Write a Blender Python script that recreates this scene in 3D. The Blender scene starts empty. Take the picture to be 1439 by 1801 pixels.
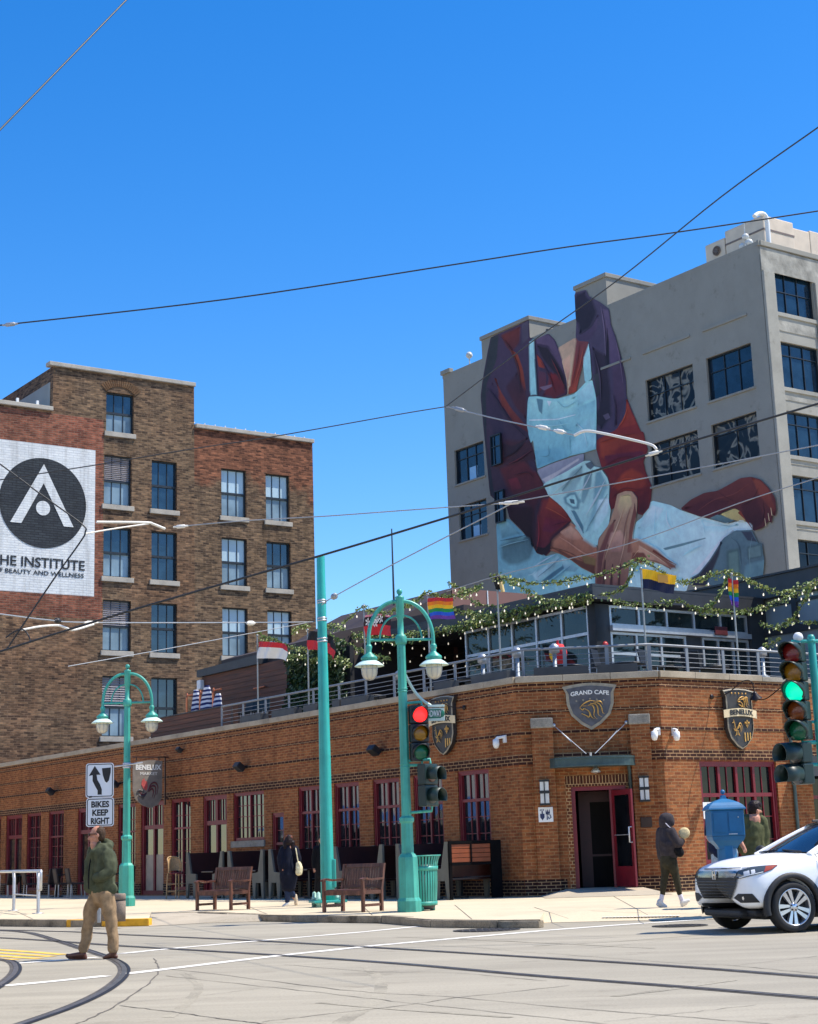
import bpy, bmesh, math, random
import numpy as np
from mathutils import Matrix, Vector, noise as mnoise
from math import radians as R, sin, cos, pi, atan2, sqrt
random.seed(7)
scene = bpy.context.scene
COL = scene.collection

# ------------------------------------------------------------------ camera
F_PX, PITCH, ROLL, YAW, CY, EYE = 2883.4, .22481, -.03359, .61485, 841.0, 1.2
_F = Vector((0, cos(PITCH), sin(PITCH))); _U0 = Vector((0, -sin(PITCH), cos(PITCH))); _X0 = Vector((1, 0, 0))
_X = _X0 * cos(ROLL) + _U0 * sin(ROLL); _U = -_X0 * sin(ROLL) + _U0 * cos(ROLL)
CAM_LOC = Vector((0, 0, EYE))
cd = bpy.data.cameras.new('camera'); cam = bpy.data.objects.new('camera', cd); COL.objects.link(cam)
cd.sensor_fit = 'HORIZONTAL'; cd.sensor_width = 36.0; cd.lens = 36.0 * F_PX / 1439.0
cd.shift_y = -(900.5 - CY) / 1439.0
cd.clip_start = .1; cd.clip_end = 3000
m = Matrix((( _X.x, _U.x, -_F.x, 0), (_X.y, _U.y, -_F.y, 0), (_X.z, _U.z, -_F.z, EYE), (0, 0, 0, 1)))
cam.matrix_world = m
scene.camera = cam

# ------------------------------------------------------------------ light
SUN_EL, SUN_AZ = R(59.5), R(88.0)          # azimuth clockwise from +Y
SUN_DIR = Vector((cos(SUN_EL) * sin(SUN_AZ), cos(SUN_EL) * cos(SUN_AZ), sin(SUN_EL)))
sl = bpy.data.lights.new('sun', 'SUN'); sl.energy = 5.0; sl.angle = R(.53); sl.color = (1, .935, .82)
so = bpy.data.objects.new('sun', sl); COL.objects.link(so); so.location = (30, 0, 60)
so.rotation_euler = SUN_DIR.to_track_quat('Z', 'Y').to_euler()
w = bpy.data.worlds.new('World'); scene.world = w; w.use_nodes = True
nt = w.node_tree; nt.nodes.clear()
sk = nt.nodes.new('ShaderNodeTexSky'); sk.sky_type = 'NISHITA'; sk.sun_disc = False
sk.sun_elevation = SUN_EL; sk.sun_rotation = SUN_AZ; sk.altitude = 200; sk.air_density = 1.0; sk.dust_density = .25; sk.ozone_density = 3.0
hs = nt.nodes.new('ShaderNodeHueSaturation'); hs.inputs['Saturation'].default_value = 1.4; hs.inputs['Hue'].default_value = .507; hs.inputs['Value'].default_value = 1.12
bg = nt.nodes.new('ShaderNodeBackground'); bg.inputs['Strength'].default_value = .15
ow = nt.nodes.new('ShaderNodeOutputWorld')
nt.links.new(sk.outputs[0], hs.inputs['Color']); nt.links.new(hs.outputs[0], bg.inputs[0]); nt.links.new(bg.outputs[0], ow.inputs[0])
scene.view_settings.view_transform = 'Standard'; scene.view_settings.look = 'None'
scene.view_settings.exposure = 0.42; scene.view_settings.gamma = 1.0
scene.render.engine = 'CYCLES'
scene.cycles.max_bounces = 6; scene.cycles.transparent_max_bounces = 32; scene.cycles.use_denoising = True

# ------------------------------------------------------------------ rays of the lens, used to find points on real planes
def ray(px, py):
    d = _F * F_PX + _X * (px - 719.5) - _U * (py - CY); return d.normalized()
def gp(px, py, z=0.0):                       # the ground point (height z) seen at a pixel
    d = ray(px, py); t = (z - EYE) / d.z; return CAM_LOC + d * t
def at(px, py, Y):                           # the point seen at a pixel, at distance Y
    d = ray(px, py); return CAM_LOC + d * (Y / d.y)

A_DIR = Vector((-sin(YAW), cos(YAW), 0)); B_DIR = Vector((cos(YAW), sin(YAW), 0)); ZV = Vector((0, 0, 1))
class Fr:                                    # a facade frame: x to the right along the face, y into it, z up
    def __init__(s, o, ang):
        s.o = Vector(o); s.ang = ang; s.x = Vector((cos(ang), sin(ang), 0)); s.y = Vector((-sin(ang), cos(ang), 0))
        s.M = Matrix.Translation(s.o) @ Matrix.Rotation(ang, 4, 'Z')
    def w(s, x, y, z): return s.M @ Vector((x, y, z))
    def inv(s, px, py, y=0.0):               # (x, z) in the face seen at a pixel
        d = ray(px, py); p0 = s.o + s.y * y; t = (p0 - CAM_LOC).dot(s.y) / d.dot(s.y)
        q = CAM_LOC + d * t - s.o; return q.dot(s.x), q.z
    def ix(s, px, py, y=0.0): return s.inv(px, py, y)[0]
    def iz(s, px, py, y=0.0): return s.inv(px, py, y)[1]

# ------------------------------------------------------------------ mesh builder (works in world coordinates)
class MB:
    def __init__(s, M=None): s.v = []; s.f = []; s.m = []; s.sm = []; s.M = M or Matrix.Identity(4)
    def add(s, vs, fs, mat=0, smooth=False):
        o = len(s.v); M = s.M; s.v.extend([M @ Vector(p) for p in vs])
        for f in fs: s.f.append([i + o for i in f]); s.m.append(mat); s.sm.append(smooth)
        return s
    def box(s, x0, x1, y0, y1, z0, z1, mat=0, M=None):
        vs = [(x, y, z) for z in (z0, z1) for y in (y0, y1) for x in (x0, x1)]
        if M is not None: vs = [M @ Vector(p) for p in vs]
        return s.add(vs, [(0, 2, 3, 1), (4, 5, 7, 6), (0, 1, 5, 4), (2, 6, 7, 3), (0, 4, 6, 2), (1, 3, 7, 5)], mat)
    def rbox(s, x0, x1, y0, y1, z0, z1, r=.02, mat=0, M=None):      # box with chamfered edges
        bm = bmesh.new(); bmesh.ops.create_cube(bm, size=1)
        for v in bm.verts: v.co = Vector(((x0 + x1) / 2 + v.co.x * (x1 - x0), (y0 + y1) / 2 + v.co.y * (y1 - y0), (z0 + z1) / 2 + v.co.z * (z1 - z0)))
        bmesh.ops.bevel(bm, geom=bm.edges[:], offset=r, segments=2, affect='EDGES', profile=.6)
        s.bm(bm, mat, M); return s
    def bm(s, bm, mat=0, M=None, smooth=False):
        bm.verts.index_update()
        s.add([(M @ v.co if M else v.co) for v in bm.verts], [[v.index for v in f.verts] for f in bm.faces], mat, smooth); bm.free()
    def quad(s, a, b, c, d, mat=0): return s.add([a, b, c, d], [(0, 1, 2, 3)], mat)
    def tube(s, pts, r, n=8, mat=0, cap=True, smooth=True):
        pts = [Vector(p) for p in pts]; k = len(pts); rs = r if isinstance(r, (list, tuple)) else [r] * k
        t0 = (pts[1] - pts[0]).normalized(); up = Vector((0, 0, 1)) if abs(t0.z) < .9 else Vector((1, 0, 0))
        nx = t0.cross(up).normalized(); vs = []; fs = []
        for i, p in enumerate(pts):
            t = (pts[min(i + 1, k - 1)] - pts[max(i - 1, 0)])
            t = t.normalized() if t.length > 1e-9 else t0
            nx = (nx - t * nx.dot(t)); nx = nx.normalized() if nx.length > 1e-6 else t.orthogonal().normalized()
            ny = t.cross(nx)
            for j in range(n):
                q = 2 * pi * j / n; vs.append(p + (nx * cos(q) + ny * sin(q)) * rs[i])
        for i in range(k - 1):
            for j in range(n): fs.append((i * n + j, i * n + (j + 1) % n, (i + 1) * n + (j + 1) % n, (i + 1) * n + j))
        s.add(vs, fs, mat, smooth)
        if cap: s.add(vs[:n], [tuple(range(n))[::-1]], mat); s.add(vs[-n:], [tuple(range(n))], mat)
        return s
    def lathe(s, prof, c=(0, 0, 0), n=16, mat=0, M=None, smooth=True, phase=0.0, cap=True):
        vs = []; fs = []; c = Vector(c)
        for (r, z) in prof:
            for j in range(n):
                q = 2 * pi * j / n + phase; p = Vector((r * cos(q), r * sin(q), z))
                vs.append(c + (M @ p if M else p))
        for i in range(len(prof) - 1):
            for j in range(n): fs.append((i * n + j, i * n + (j + 1) % n, (i + 1) * n + (j + 1) % n, (i + 1) * n + j))
        cap = cap and prof[0] != prof[-1]
        if cap and prof[0][0] > 1e-6: fs.append(tuple(range(n))[::-1])
        if cap and prof[-1][0] > 1e-6: fs.append(tuple(range((len(prof) - 1) * n, len(prof) * n)))
        return s.add(vs, fs, mat, smooth)
    def ball(s, c, r, n=10, k=6, mat=0, sc=(1, 1, 1), M=None):
        prof = [(max(1e-7, sin(pi * i / k)), -cos(pi * i / k)) for i in range(k + 1)]
        vs = []; fs = []; c = Vector(c)
        for (q, z) in prof:
            for j in range(n):
                p = Vector((q * cos(2 * pi * j / n) * r * sc[0], q * sin(2 * pi * j / n) * r * sc[1], z * r * sc[2]))
                vs.append(c + (M @ p if M else p))
        for i in range(k):
            for j in range(n): fs.append((i * n + j, i * n + (j + 1) % n, (i + 1) * n + (j + 1) % n, (i + 1) * n + j))
        return s.add(vs, fs, mat, True)
    def prism(s, pts, y0, y1, mat=0, M=None):   # outline in (x, z), extruded from depth y0 (front) to y1 (back)
        ar = sum(pts[i][0] * pts[(i + 1) % len(pts)][1] - pts[(i + 1) % len(pts)][0] * pts[i][1] for i in range(len(pts)))
        if ar < 0: pts = pts[::-1]
        n = len(pts); vs = [Vector((p[0], y0, p[1])) for p in pts] + [Vector((p[0], y1, p[1])) for p in pts]
        if M: vs = [M @ v for v in vs]
        fs = [tuple(range(n)), tuple(range(n, 2 * n))[::-1]] + [((i + 1) % n, i, i + n, (i + 1) % n + n) for i in range(n)]
        return s.add(vs, fs, mat)
    def slab(s, pts, z0, z1, mat=0, mside=None):  # outline in (x, y), extruded upward
        ar = sum(pts[i][0] * pts[(i + 1) % len(pts)][1] - pts[(i + 1) % len(pts)][0] * pts[i][1] for i in range(len(pts)))
        if ar < 0: pts = pts[::-1]
        n = len(pts); vs = [(p[0], p[1], z1) for p in pts] + [(p[0], p[1], z0) for p in pts]
        s.add(vs, [tuple(range(n)), tuple(range(n, 2 * n))[::-1]], mat)
        return s.add(vs, [((i + 1) % n, i, i + n, (i + 1) % n + n) for i in range(n)], mat if mside is None else mside)
    def loft(s, rings, closed=True, mat=0, smooth=True, cap=False):
        n = len(rings[0]); vs = [p for r in rings for p in r]; fs = []
        for i in range(len(rings) - 1):
            for j in range(n if closed else n - 1):
                fs.append((i * n + j, i * n + (j + 1) % n, (i + 1) * n + (j + 1) % n, (i + 1) * n + j))
        s.add(vs, fs, mat, smooth)
        if cap: s.add(rings[0], [tuple(range(n))[::-1]], mat); s.add(rings[-1], [tuple(range(n))], mat)
        return s
    def text(s, txt, M, size, mat=0, ext=.004, bold=0.0, wide=1.0, align='CENTER', fn=None, maxw=None):
        cu = bpy.data.curves.new('lettering', 'FONT'); cu.body = txt; cu.size = size; cu.extrude = ext; cu.offset = bold
        cu.align_x = align; cu.resolution_u = 3
        ob = bpy.data.objects.new('lettering', cu); COL.objects.link(ob)
        dg = bpy.context.evaluated_depsgraph_get(); dg.update()
        me = bpy.data.meshes.new_from_object(ob.evaluated_get(dg))
        co = [v.co.copy() for v in me.vertices]
        wd = (max(c.x for c in co) - min(c.x for c in co)) or 1
        k = wide if maxw is None else maxw / wd
        vs = []
        for c in co:
            p = Vector((c.x * k, -c.z, c.y))       # text stands in the x-z plane, facing -y
            if fn: p = fn(p)
            vs.append(M @ p)
        s.add(vs, [list(p.vertices) for p in me.polygons], mat)
        bpy.data.objects.remove(ob); bpy.data.curves.remove(cu); bpy.data.meshes.remove(me)
        return s
    def mesh(s, name, base, mats):
        inv = base.inverted(); me = bpy.data.meshes.new(name)
        me.from_pydata([inv @ p for p in s.v], [], s.f)
        for mt in mats: me.materials.append(mt)
        me.polygons.foreach_set('material_index', s.m); me.polygons.foreach_set('use_smooth', s.sm)
        uv = me.uv_layers.new(name='UVMap'); d = np.zeros(len(me.loops) * 2, dtype=np.float32); k = 0
        for f in s.f:                            # metric box projection
            p = [s.v[i] for i in f]; nn = Vector((0, 0, 0))
            for i in range(len(p)):
                q, r = p[i], p[(i + 1) % len(p)]
                nn += Vector(((q.y - r.y) * (q.z + r.z), (q.z - r.z) * (q.x + r.x), (q.x - r.x) * (q.y + r.y)))
            nn = nn.normalized() if nn.length > 1e-12 else ZV
            if abs(nn.z) > .8:
                for q in p: d[k] = q.x; d[k + 1] = q.y; k += 2
            else:
                t = Vector((-nn.y, nn.x, 0)).normalized()
                for q in p: d[k] = q.dot(t); d[k + 1] = q.z; k += 2
        uv.data.foreach_set('uv', d); me.validate(); me.update(); return me

def _mats(m): return list(m) if isinstance(m, (list, tuple)) else [m]
def tag(o, label=None, cat=None, group=None, kind=None):
    if label: o['label'] = label
    if cat: o['category'] = cat
    if group: o['group'] = group
    if kind: o['kind'] = kind
    return o
def thing(name, label, cat, loc, group=None, ang=0.0):
    o = bpy.data.objects.new(name, None); COL.objects.link(o); o.empty_display_size = .2
    o.matrix_world = Matrix.Translation(Vector(loc)) @ Matrix.Rotation(ang, 4, 'Z'); return tag(o, label, cat, group)
def base_of(o):
    M = o.matrix_basis.copy(); p = o.parent
    while p: M = p.matrix_basis @ M; p = p.parent
    return M
def part(name, mb, mats, parent, label=None, kind=None):
    o = bpy.data.objects.new(name, mb.mesh(name, base_of(parent), _mats(mats))); COL.objects.link(o); o.parent = parent
    return tag(o, label, None, None, kind)
def parts(name, mb, mats, parent, label=None):          # every separate piece becomes a part of its own
    r = list(range(len(mb.v)))
    def find(i):
        while r[i] != i: r[i] = r[r[i]]; i = r[i]
        return i
    for f in mb.f:
        for i in f[1:]: r[find(i)] = find(f[0])
    g = {}
    for k, f in enumerate(mb.f): g.setdefault(find(f[0]), []).append(k)
    for ks in g.values():
        m2 = MB(); ids = sorted({i for k in ks for i in mb.f[k]}); mp = {i: j for j, i in enumerate(ids)}; m2.v = [mb.v[i] for i in ids]
        for k in ks: m2.f.append([mp[i] for i in mb.f[k]]); m2.m.append(mb.m[k]); m2.sm.append(mb.sm[k])
        part(name, m2, mats, parent, label)
def solo(name, mb, mats, loc, label=None, cat=None, group=None, kind=None, ang=0.0):
    M = Matrix.Translation(Vector(loc)) @ Matrix.Rotation(ang, 4, 'Z')
    o = bpy.data.objects.new(name, mb.mesh(name, M, _mats(mats))); COL.objects.link(o); o.matrix_world = M
    return tag(o, label, cat, group, kind)
def kids(o): return [c for c in bpy.data.objects if c.parent == o]
def copy_tree(o, parent=None):
    c = o.copy(); COL.objects.link(c)
    if parent: c.parent = parent
    for ch in kids(o): copy_tree(ch, c)
    return c
def place(o, loc, ang=0.0, label=None):
    o.matrix_basis = Matrix.Translation(Vector(loc)) @ Matrix.Rotation(ang, 4, 'Z')
    if label: o['label'] = label
    return o

# ------------------------------------------------------------------ materials
def lin(c): c /= 255.0; return c / 12.92 if c <= .04045 else ((c + .055) / 1.055) ** 2.4
def S(r, g, b, k=1.0): return (min(1, lin(r) * k), min(1, lin(g) * k), min(1, lin(b) * k))
class N:                                     # small node-tree helper
    def __init__(s, name):
        s.mat = bpy.data.materials.new(name); s.mat.use_nodes = True; s.t = s.mat.node_tree; s.t.nodes.clear()
        s.o = s.n('OutputMaterial'); s.b = s.n('BsdfPrincipled'); s.l(s.b, 0, s.o, 0)
    def n(s, k, **kw):
        x = s.t.nodes.new('ShaderNode' + k)
        for a, v in kw.items(): setattr(x, a, v)
        return x
    def l(s, a, i, b, j): s.t.links.new(a.outputs[i], b.inputs[j])
    def set(s, **kw):
        for a, v in kw.items(): s.b.inputs[a.replace('_', ' ')].default_value = v
    def noise(s, scale, vec=None, detail=4, rough=.55, coord='pos'):
        n = s.n('TexNoise'); n.inputs['Scale'].default_value = scale; n.inputs['Detail'].default_value = detail; n.inputs['Roughness'].default_value = rough
        if vec is None:
            if coord == 'pos': g = s.n('NewGeometry'); s.l(g, 0, n, 0)
            else: g = s.n('TexCoord'); s.l(g, coord, n, 0)
        else: s.l(vec, 0, n, 0)
        return n
    def ramp(s, src, i, stops):
        r = s.n('ValToRGB'); s.l(src, i, r, 0); e = r.color_ramp.elements
        while len(e) < len(stops): e.new(.5)
        for k, (p, c) in enumerate(stops): e[k].position = p; e[k].color = (*c, 1) if len(c) == 3 else c
        return r
    def mix(s, fac, a, b, mode='MIX'):
        m = s.n('Mix', data_type='RGBA', blend_type=mode)
        for k, v in ((0, fac), (6, a), (7, b)):
            if isinstance(v, (int, float)): m.inputs[k].default_value = v
            elif isinstance(v, tuple) and not isinstance(v[0], bpy.types.Node): m.inputs[k].default_value = (*v[:3], 1)
            else: s.l(v[0], v[1], m, k)
        return m
    def bump(s, src, i, strength=.3, dist=.02):
        b = s.n('Bump'); b.inputs['Strength'].default_value = strength; b.inputs['Distance'].default_value = dist
        s.l(src, i, b, 'Height'); s.l(b, 0, s.b, 'Normal'); return b
_pc = {}
def paint(name, col, rough=.55, var=.18, scale=4.0, metal=0.0, bump=0.0, bscale=None, spec=.5, coat=0.0):
    if name in _pc: return _pc[name]
    n = N(name); q = n.noise(scale); lo = tuple(c * (1 - var) for c in col); hi = tuple(min(1, c * (1 + var)) for c in col)
    r = n.ramp(q, 0, [(.3, lo), (.7, hi)]); n.l(r, 0, n.b, 'Base Color')
    n.set(Roughness=rough, Metallic=metal); n.b.inputs['Specular IOR Level'].default_value = spec
    if coat: n.b.inputs['Coat Weight'].default_value = coat; n.b.inputs['Coat Roughness'].default_value = .05
    if bump:
        q2 = n.noise(bscale or scale * 8); n.bump(q2, 0, bump, .02)
    _pc[name] = n.mat; return n.mat
def brick(name, c1, c2, mortar, bw=.215, bh=.075, ms=.009, var=.35, stain=.25, bump=.5, msm=.1, tint=None, grad=None):
    n = N(name); tc = n.n('TexCoord'); bt = n.n('TexBrick'); n.l(tc, 'UV', bt, 0)
    bt.offset = .5; i = bt.inputs; i['Scale'].default_value = 1; i['Brick Width'].default_value = bw; i['Row Height'].default_value = bh
    i['Mortar Size'].default_value = ms; i['Mortar Smooth'].default_value = msm; i['Bias'].default_value = 0
    i['Color1'].default_value = (*c1, 1); i['Color2'].default_value = (*c2, 1); i['Mortar'].default_value = (*mortar, 1)
    # a tint for each brick, from noise sampled at the brick's own cell
    mp = n.n('Mapping'); mp.inputs['Scale'].default_value = (1 / bw, 1 / bh, 1); n.l(tc, 'UV', mp, 0)
    wn = n.noise(.9, mp, 2, .7); rr = n.ramp(wn, 0, [(.25, (1 - var,) * 3), (.5, (1, 1, 1)), (.78, (1 + var, 1 + var * .9, 1 + var * .75))])
    a = n.mix(1.0, (bt, 0), (rr, 0), 'MULTIPLY')
    st = n.noise(.55, None, 6, .65, coord='UV'); sr = n.ramp(st, 0, [(.38, (1 - stain,) * 3), (.6, (1, 1, 1))])
    b2 = n.mix(1.0, (a, 2), (sr, 0), 'MULTIPLY')
    m3 = n.n('Mapping'); m3.inputs['Scale'].default_value = (1.7, .16, 1); n.l(tc, 'UV', m3, 0); q3 = n.noise(1.3, m3, 4, .65); r3 = n.ramp(q3, 0, [(.34, (.7, .68, .66)), (.5, (1, 1, 1)), (.74, (1.1, 1.08, 1.04))]); b2 = n.mix(.8, (b2, 2), (r3, 0), 'MULTIPLY')   # rain streaks
    if tint:
        tn = n.noise(.11 if not grad else .5, None, 5, .7, coord='UV'); src = tn
        if grad:
            sx = n.n('SeparateXYZ'); n.l(tc, 'UV', sx, 0); mr = n.n('MapRange'); n.l(sx, 1, mr, 0); mr.inputs[1].default_value, mr.inputs[2].default_value, mr.inputs[3].default_value, mr.inputs[4].default_value = grad[0], grad[1], -.25, .35
            src = n.n('Math', operation='ADD'); n.l(tn, 0, src, 0); n.l(mr, 0, src, 1)
        tr = n.ramp(src, 0, [(.42, (1, 1, 1)), (.58, tint)]); b2 = n.mix(1.0, (b2, 2), (tr, 0), 'MULTIPLY')
    n.l(b2, 2, n.b, 'Base Color')
    fine = n.noise(60, None, 3, .6, coord='UV'); ad = n.n('Math', operation='MULTIPLY_ADD'); n.l(fine, 0, ad, 0); ad.inputs[1].default_value = .35
    iv = n.n('Math', operation='SUBTRACT'); iv.inputs[0].default_value = 1; n.l(bt, 1, iv, 1); n.l(iv, 0, ad, 2)
    n.bump(ad, 0, bump, .012); n.set(Roughness=.85); n.b.inputs['Specular IOR Level'].default_value = .25
    return n.mat
def glass(name, col=(.02, .026, .032), rough=.04, spec=.9, wave=.0):
    n = N(name); n.set(Base_Color=(*col, 1), Roughness=rough); n.b.inputs['Specular IOR Level'].default_value = spec
    q = n.noise(1.4, None, 2); r = n.ramp(q, 0, [(.35, tuple(c * .6 for c in col)), (.65, tuple(c * 1.5 for c in col))]); n.l(r, 0, n.b, 'Base Color')
    if wave: q2 = n.noise(wave, None, 2); n.bump(q2, 0, .12, .05)
    return n.mat
def emit(name, col, e=1.0):
    n = N(name); n.set(Base_Color=(*col, 1), Roughness=.3); n.b.inputs['Emission Color'].default_value = (*col, 1); n.b.inputs['Emission Strength'].default_value = e
    return n.mat

def worn(name, col, rough):
    n = N(name); q = n.noise(1.6, None, 6, .65); r = n.ramp(q, 0, [(.3, tuple(c * .78 for c in col)), (.52, col), (.72, tuple(min(1, c * 1.15) for c in col))])
    s_ = n.noise(19, None, 4, .7); sr = n.ramp(s_, 0, [(.27, (.3, .25, .2)), (.34, (1, 1, 1))]); a = n.mix(1, (r, 0), (sr, 0), 'MULTIPLY')
    g = n.n('NewGeometry'); m = n.n('Mapping'); m.inputs['Scale'].default_value = (14, 14, .5); n.l(g, 0, m, 0); t = n.noise(1, m, 4, .6); tr = n.ramp(t, 0, [(.36, (.72, .72, .7)), (.55, (1, 1, 1))]); b = n.mix(.8, (a, 2), (tr, 0), 'MULTIPLY')
    n.l(b, 2, n.b, 'Base Color'); rr = n.ramp(q, 0, [(.3, (rough * 1.35,) * 3), (.7, (rough * .8,) * 3)]); n.l(rr, 0, n.b, 'Roughness'); n.bump(s_, 0, .08, .01); return n.mat
TEAL = worn('teal_paint', S(66, 166, 148), .42)
TEAL2 = worn('teal_pole_paint', S(48, 166, 155), .4)
STEEL = paint('galvanised_steel', (.45, .46, .47), .4, .15, 9, .7)
ALU = paint('brushed_aluminium', (.55, .56, .57), .42, .1, 6, .6)
BLACK = paint('black_paint', (.012, .013, .015), .5, .3, 5)
CHAR = paint('charcoal_paint', (.03, .032, .036), .5, .25, 3)
WHITE = paint('white_paint', (.78, .78, .76), .5, .05, 3)
MAROON = paint('maroon_paint', S(112, 20, 34), .45, .2, 3)
GOLD = paint('gold_leaf', S(205, 160, 85), .45, .2, 12, .35)
CREAM = paint('cream_paint', S(220, 200, 160), .6, .1, 6)
DARKWOOD = paint('dark_timber', S(60, 34, 24), .5, .4, 6, bump=.2)

# ================================================================== SETTING
def concrete(name, col, joints=None, speck=.12, stain=.22, rough=.9, big=.12, streak=None):
    n = N(name)
    q = n.noise(big, None, 6, .62); r = n.ramp(q, 0, [(.3, tuple(c * (1 - stain) for c in col)), (.52, col), (.75, tuple(min(1, c * (1 + stain * .5)) for c in col))])
    f = n.noise(38, None, 5, .7); fr = n.ramp(f, 0, [(.3, (1 - speck * 1.6,) * 3), (.5, (1, 1, 1)), (.75, (1 + speck,) * 3)])
    a = n.mix(1, (r, 0), (fr, 0), 'MULTIPLY')
    # dark blots: oil, gum and tyre marks
    mid = n.noise(1.1, None, 8, .72); mr = n.ramp(mid, 0, [(.28, (.62, .6, .58)), (.42, (1, 1, 1))])
    b = n.mix(.8, (a, 2), (mr, 0), 'MULTIPLY'); last = b
    if streak:
        g = n.n('NewGeometry'); mp = n.n('Mapping'); mp.inputs['Rotation'].default_value = (0, 0, -YAW); mp.inputs['Scale'].default_value = (.12, 1.6, 1); n.l(g, 0, mp, 0)
        sq = n.noise(1.0, mp, 5, .6); sr = n.ramp(sq, 0, [(.35, (1 - streak,) * 3), (.6, (1, 1, 1))]); last = n.mix(1, (b, 2), (sr, 0), 'MULTIPLY')
    n.l(last, 2, n.b, 'Base Color'); n.bump(f, 0, .25, .01); n.set(Roughness=rough); n.b.inputs['Specular IOR Level'].default_value = .3
    return n.mat
ROAD = concrete('road_concrete', (.36, .322, .25), streak=.16)
WALK = concrete('sidewalk_concrete', (.60, .50, .345), stain=.16, big=.3)
RAMP = concrete('apron_concrete', (.44, .375, .28), stain=.2, big=.5)
KERB = concrete('kerb_concrete', (.31, .255, .18), stain=.6, big=2.2, speck=.25)
YEL = paint('kerb_yellow', S(238, 172, 40), .7, .25, 5, bump=.2)
LINE = paint('road_line_white', (.74, .70, .62), .75, .14, 3.0, bump=.2)
LINEY = paint('road_line_yellow', S(222, 180, 75), .75, .25, 4.0)
JOINT = paint('joint_filler', (.12, .105, .085), .9, .35, 2)
RUBBER = paint('rail_rubber', (.075, .066, .056), .75, .35, 3, bump=.2)
RAIL = paint('rail_steel', (.22, .205, .19), .35, .3, 4, .7)

mb = MB(); G = 900
mb.quad((-G, -60, 0), (G, -60, 0), (G, G, 0), (-G, G, 0))
solo('road', mb, ROAD, (0, 20, 0), kind='structure')

def pxs(pts, z): return [gp(x, y, z) for x, y in pts]
def ribbon(mb, pts, w, z, mat=0, wob=0.0):
    pts = [Vector((p[0], p[1], z)) for p in pts]; L = []; Q = []
    for i, p in enumerate(pts):
        t = (pts[min(i + 1, len(pts) - 1)] - pts[max(i - 1, 0)]).normalized(); nn = Vector((-t.y, t.x, 0))
        ww = w * (1 + wob * (random.random() - .5)); L.append(p + nn * ww / 2); Q.append(p - nn * ww / 2)
    for i in range(len(pts) - 1): mb.quad(Q[i], Q[i + 1], L[i + 1], L[i], mat)
def smooth_path(pts, n=8):
    pts = [Vector(p) for p in pts]; out = []
    P = [pts[0] * 2 - pts[1]] + pts + [pts[-1] * 2 - pts[-2]]
    for i in range(1, len(P) - 2):
        for k in range(n):
            t = k / n; a, b, c, d = P[i - 1], P[i], P[i + 1], P[i + 2]
            out.append(.5 * ((2 * b) + (c - a) * t + (2 * a - 5 * b + 4 * c - d) * t * t + (3 * b - a - 3 * c + d) * t ** 3))
    out.append(pts[-1]); return out

SW = .13
edgeL = [(-140, 1617), (0, 1618), (130, 1619), (200, 1618), (262, 1616.5)]
edgeM = [(350, 1604.5), (460, 1608.7), (560, 1610), (672, 1611), (759, 1617), (877, 1618), (950, 1617)]
rampR_lo = [(957, 1623), (1100, 1619.5), (1240, 1617), (1439, 1611), (1700, 1604)]
rampR_hi = [(957, 1604.5), (1100, 1600), (1240, 1596.5), (1439, 1591), (1700, 1583)]
front = pxs(edgeL, SW) + pxs([(266, 1605)], SW) + pxs(edgeM, SW) + pxs(rampR_hi, SW)
poly = [(p.x, p.y) for p in front] + [(70, 60), (70, 170), (-90, 170), (-90, 45)]
mb = MB(); mb.slab(poly, 0, SW, 0, 1)
solo('sidewalk', mb, [WALK, KERB], (0, 35, 0), kind='structure')
mb = MB()                                    # ramps where the kerb drops
lo, hi = pxs(rampR_lo, .006), pxs(rampR_hi, SW + .004)
for i in range(len(lo) - 1): mb.quad(lo[i], lo[i + 1], hi[i + 1], hi[i])
e = gp(950, 1617, SW + .003); mb.add([lo[0], hi[0], e], [(0, 1, 2)])
solo('sidewalk_ramp', mb, WALK, gp(1100, 1615), kind='structure')
mb = MB()
lo = pxs([(262, 1629), (350, 1624), (460, 1620.5)], .006); hi = pxs([(266, 1604), (350, 1603), (460, 1608)], SW + .004)
for i in range(2): mb.quad(lo[i], lo[i + 1], hi[i + 1], hi[i])
solo('driveway_apron', mb, RAMP, gp(340, 1618), kind='structure')
# kerb stone with its yellow nosing, and the worn kerb in front of the benches
def kerb(name, pts, mat, wt=.16, seg=.9, rough=0.0):
    mb = MB()
    for i in range(len(pts) - 1):
        a, b = Vector(pts[i]), Vector(pts[i + 1]); L = (b - a).length; k = max(1, int(L / seg)); t = (b - a) / k; nn = Vector((-t.y, t.x, 0)).normalized()
        for j in range(k):
            p, q = a + t * (j + .006), a + t * (j + .994); h = SW + .012 - random.random() * rough * .04; d = .012 + random.random() * rough * .04
            M = Matrix(((t.normalized().x, nn.x, 0, p.x), (t.normalized().y, nn.y, 0, p.y), (0, 0, 1, 0), (0, 0, 0, 1)))
            mb.rbox(0, (q - p).length, -d, wt, 0, h, .012 + rough * .02 * random.random(), 0, M)
    return solo(name, mb, mat, pts[0], kind='structure')
kerb('kerb_stone', [p - Vector((0, 0, SW)) for p in pxs([(-140, 1617), (0, 1618), (117, 1619)], SW)], KERB)
kerb('kerb_yellow', [p - Vector((0, 0, SW)) for p in pxs([(117, 1619), (200, 1618), (262, 1616.5)], SW)], YEL)
kerb('kerb_worn', [p - Vector((0, 0, SW)) for p in pxs(edgeM, SW)], KERB, seg=1.2, rough=1.0)
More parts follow.
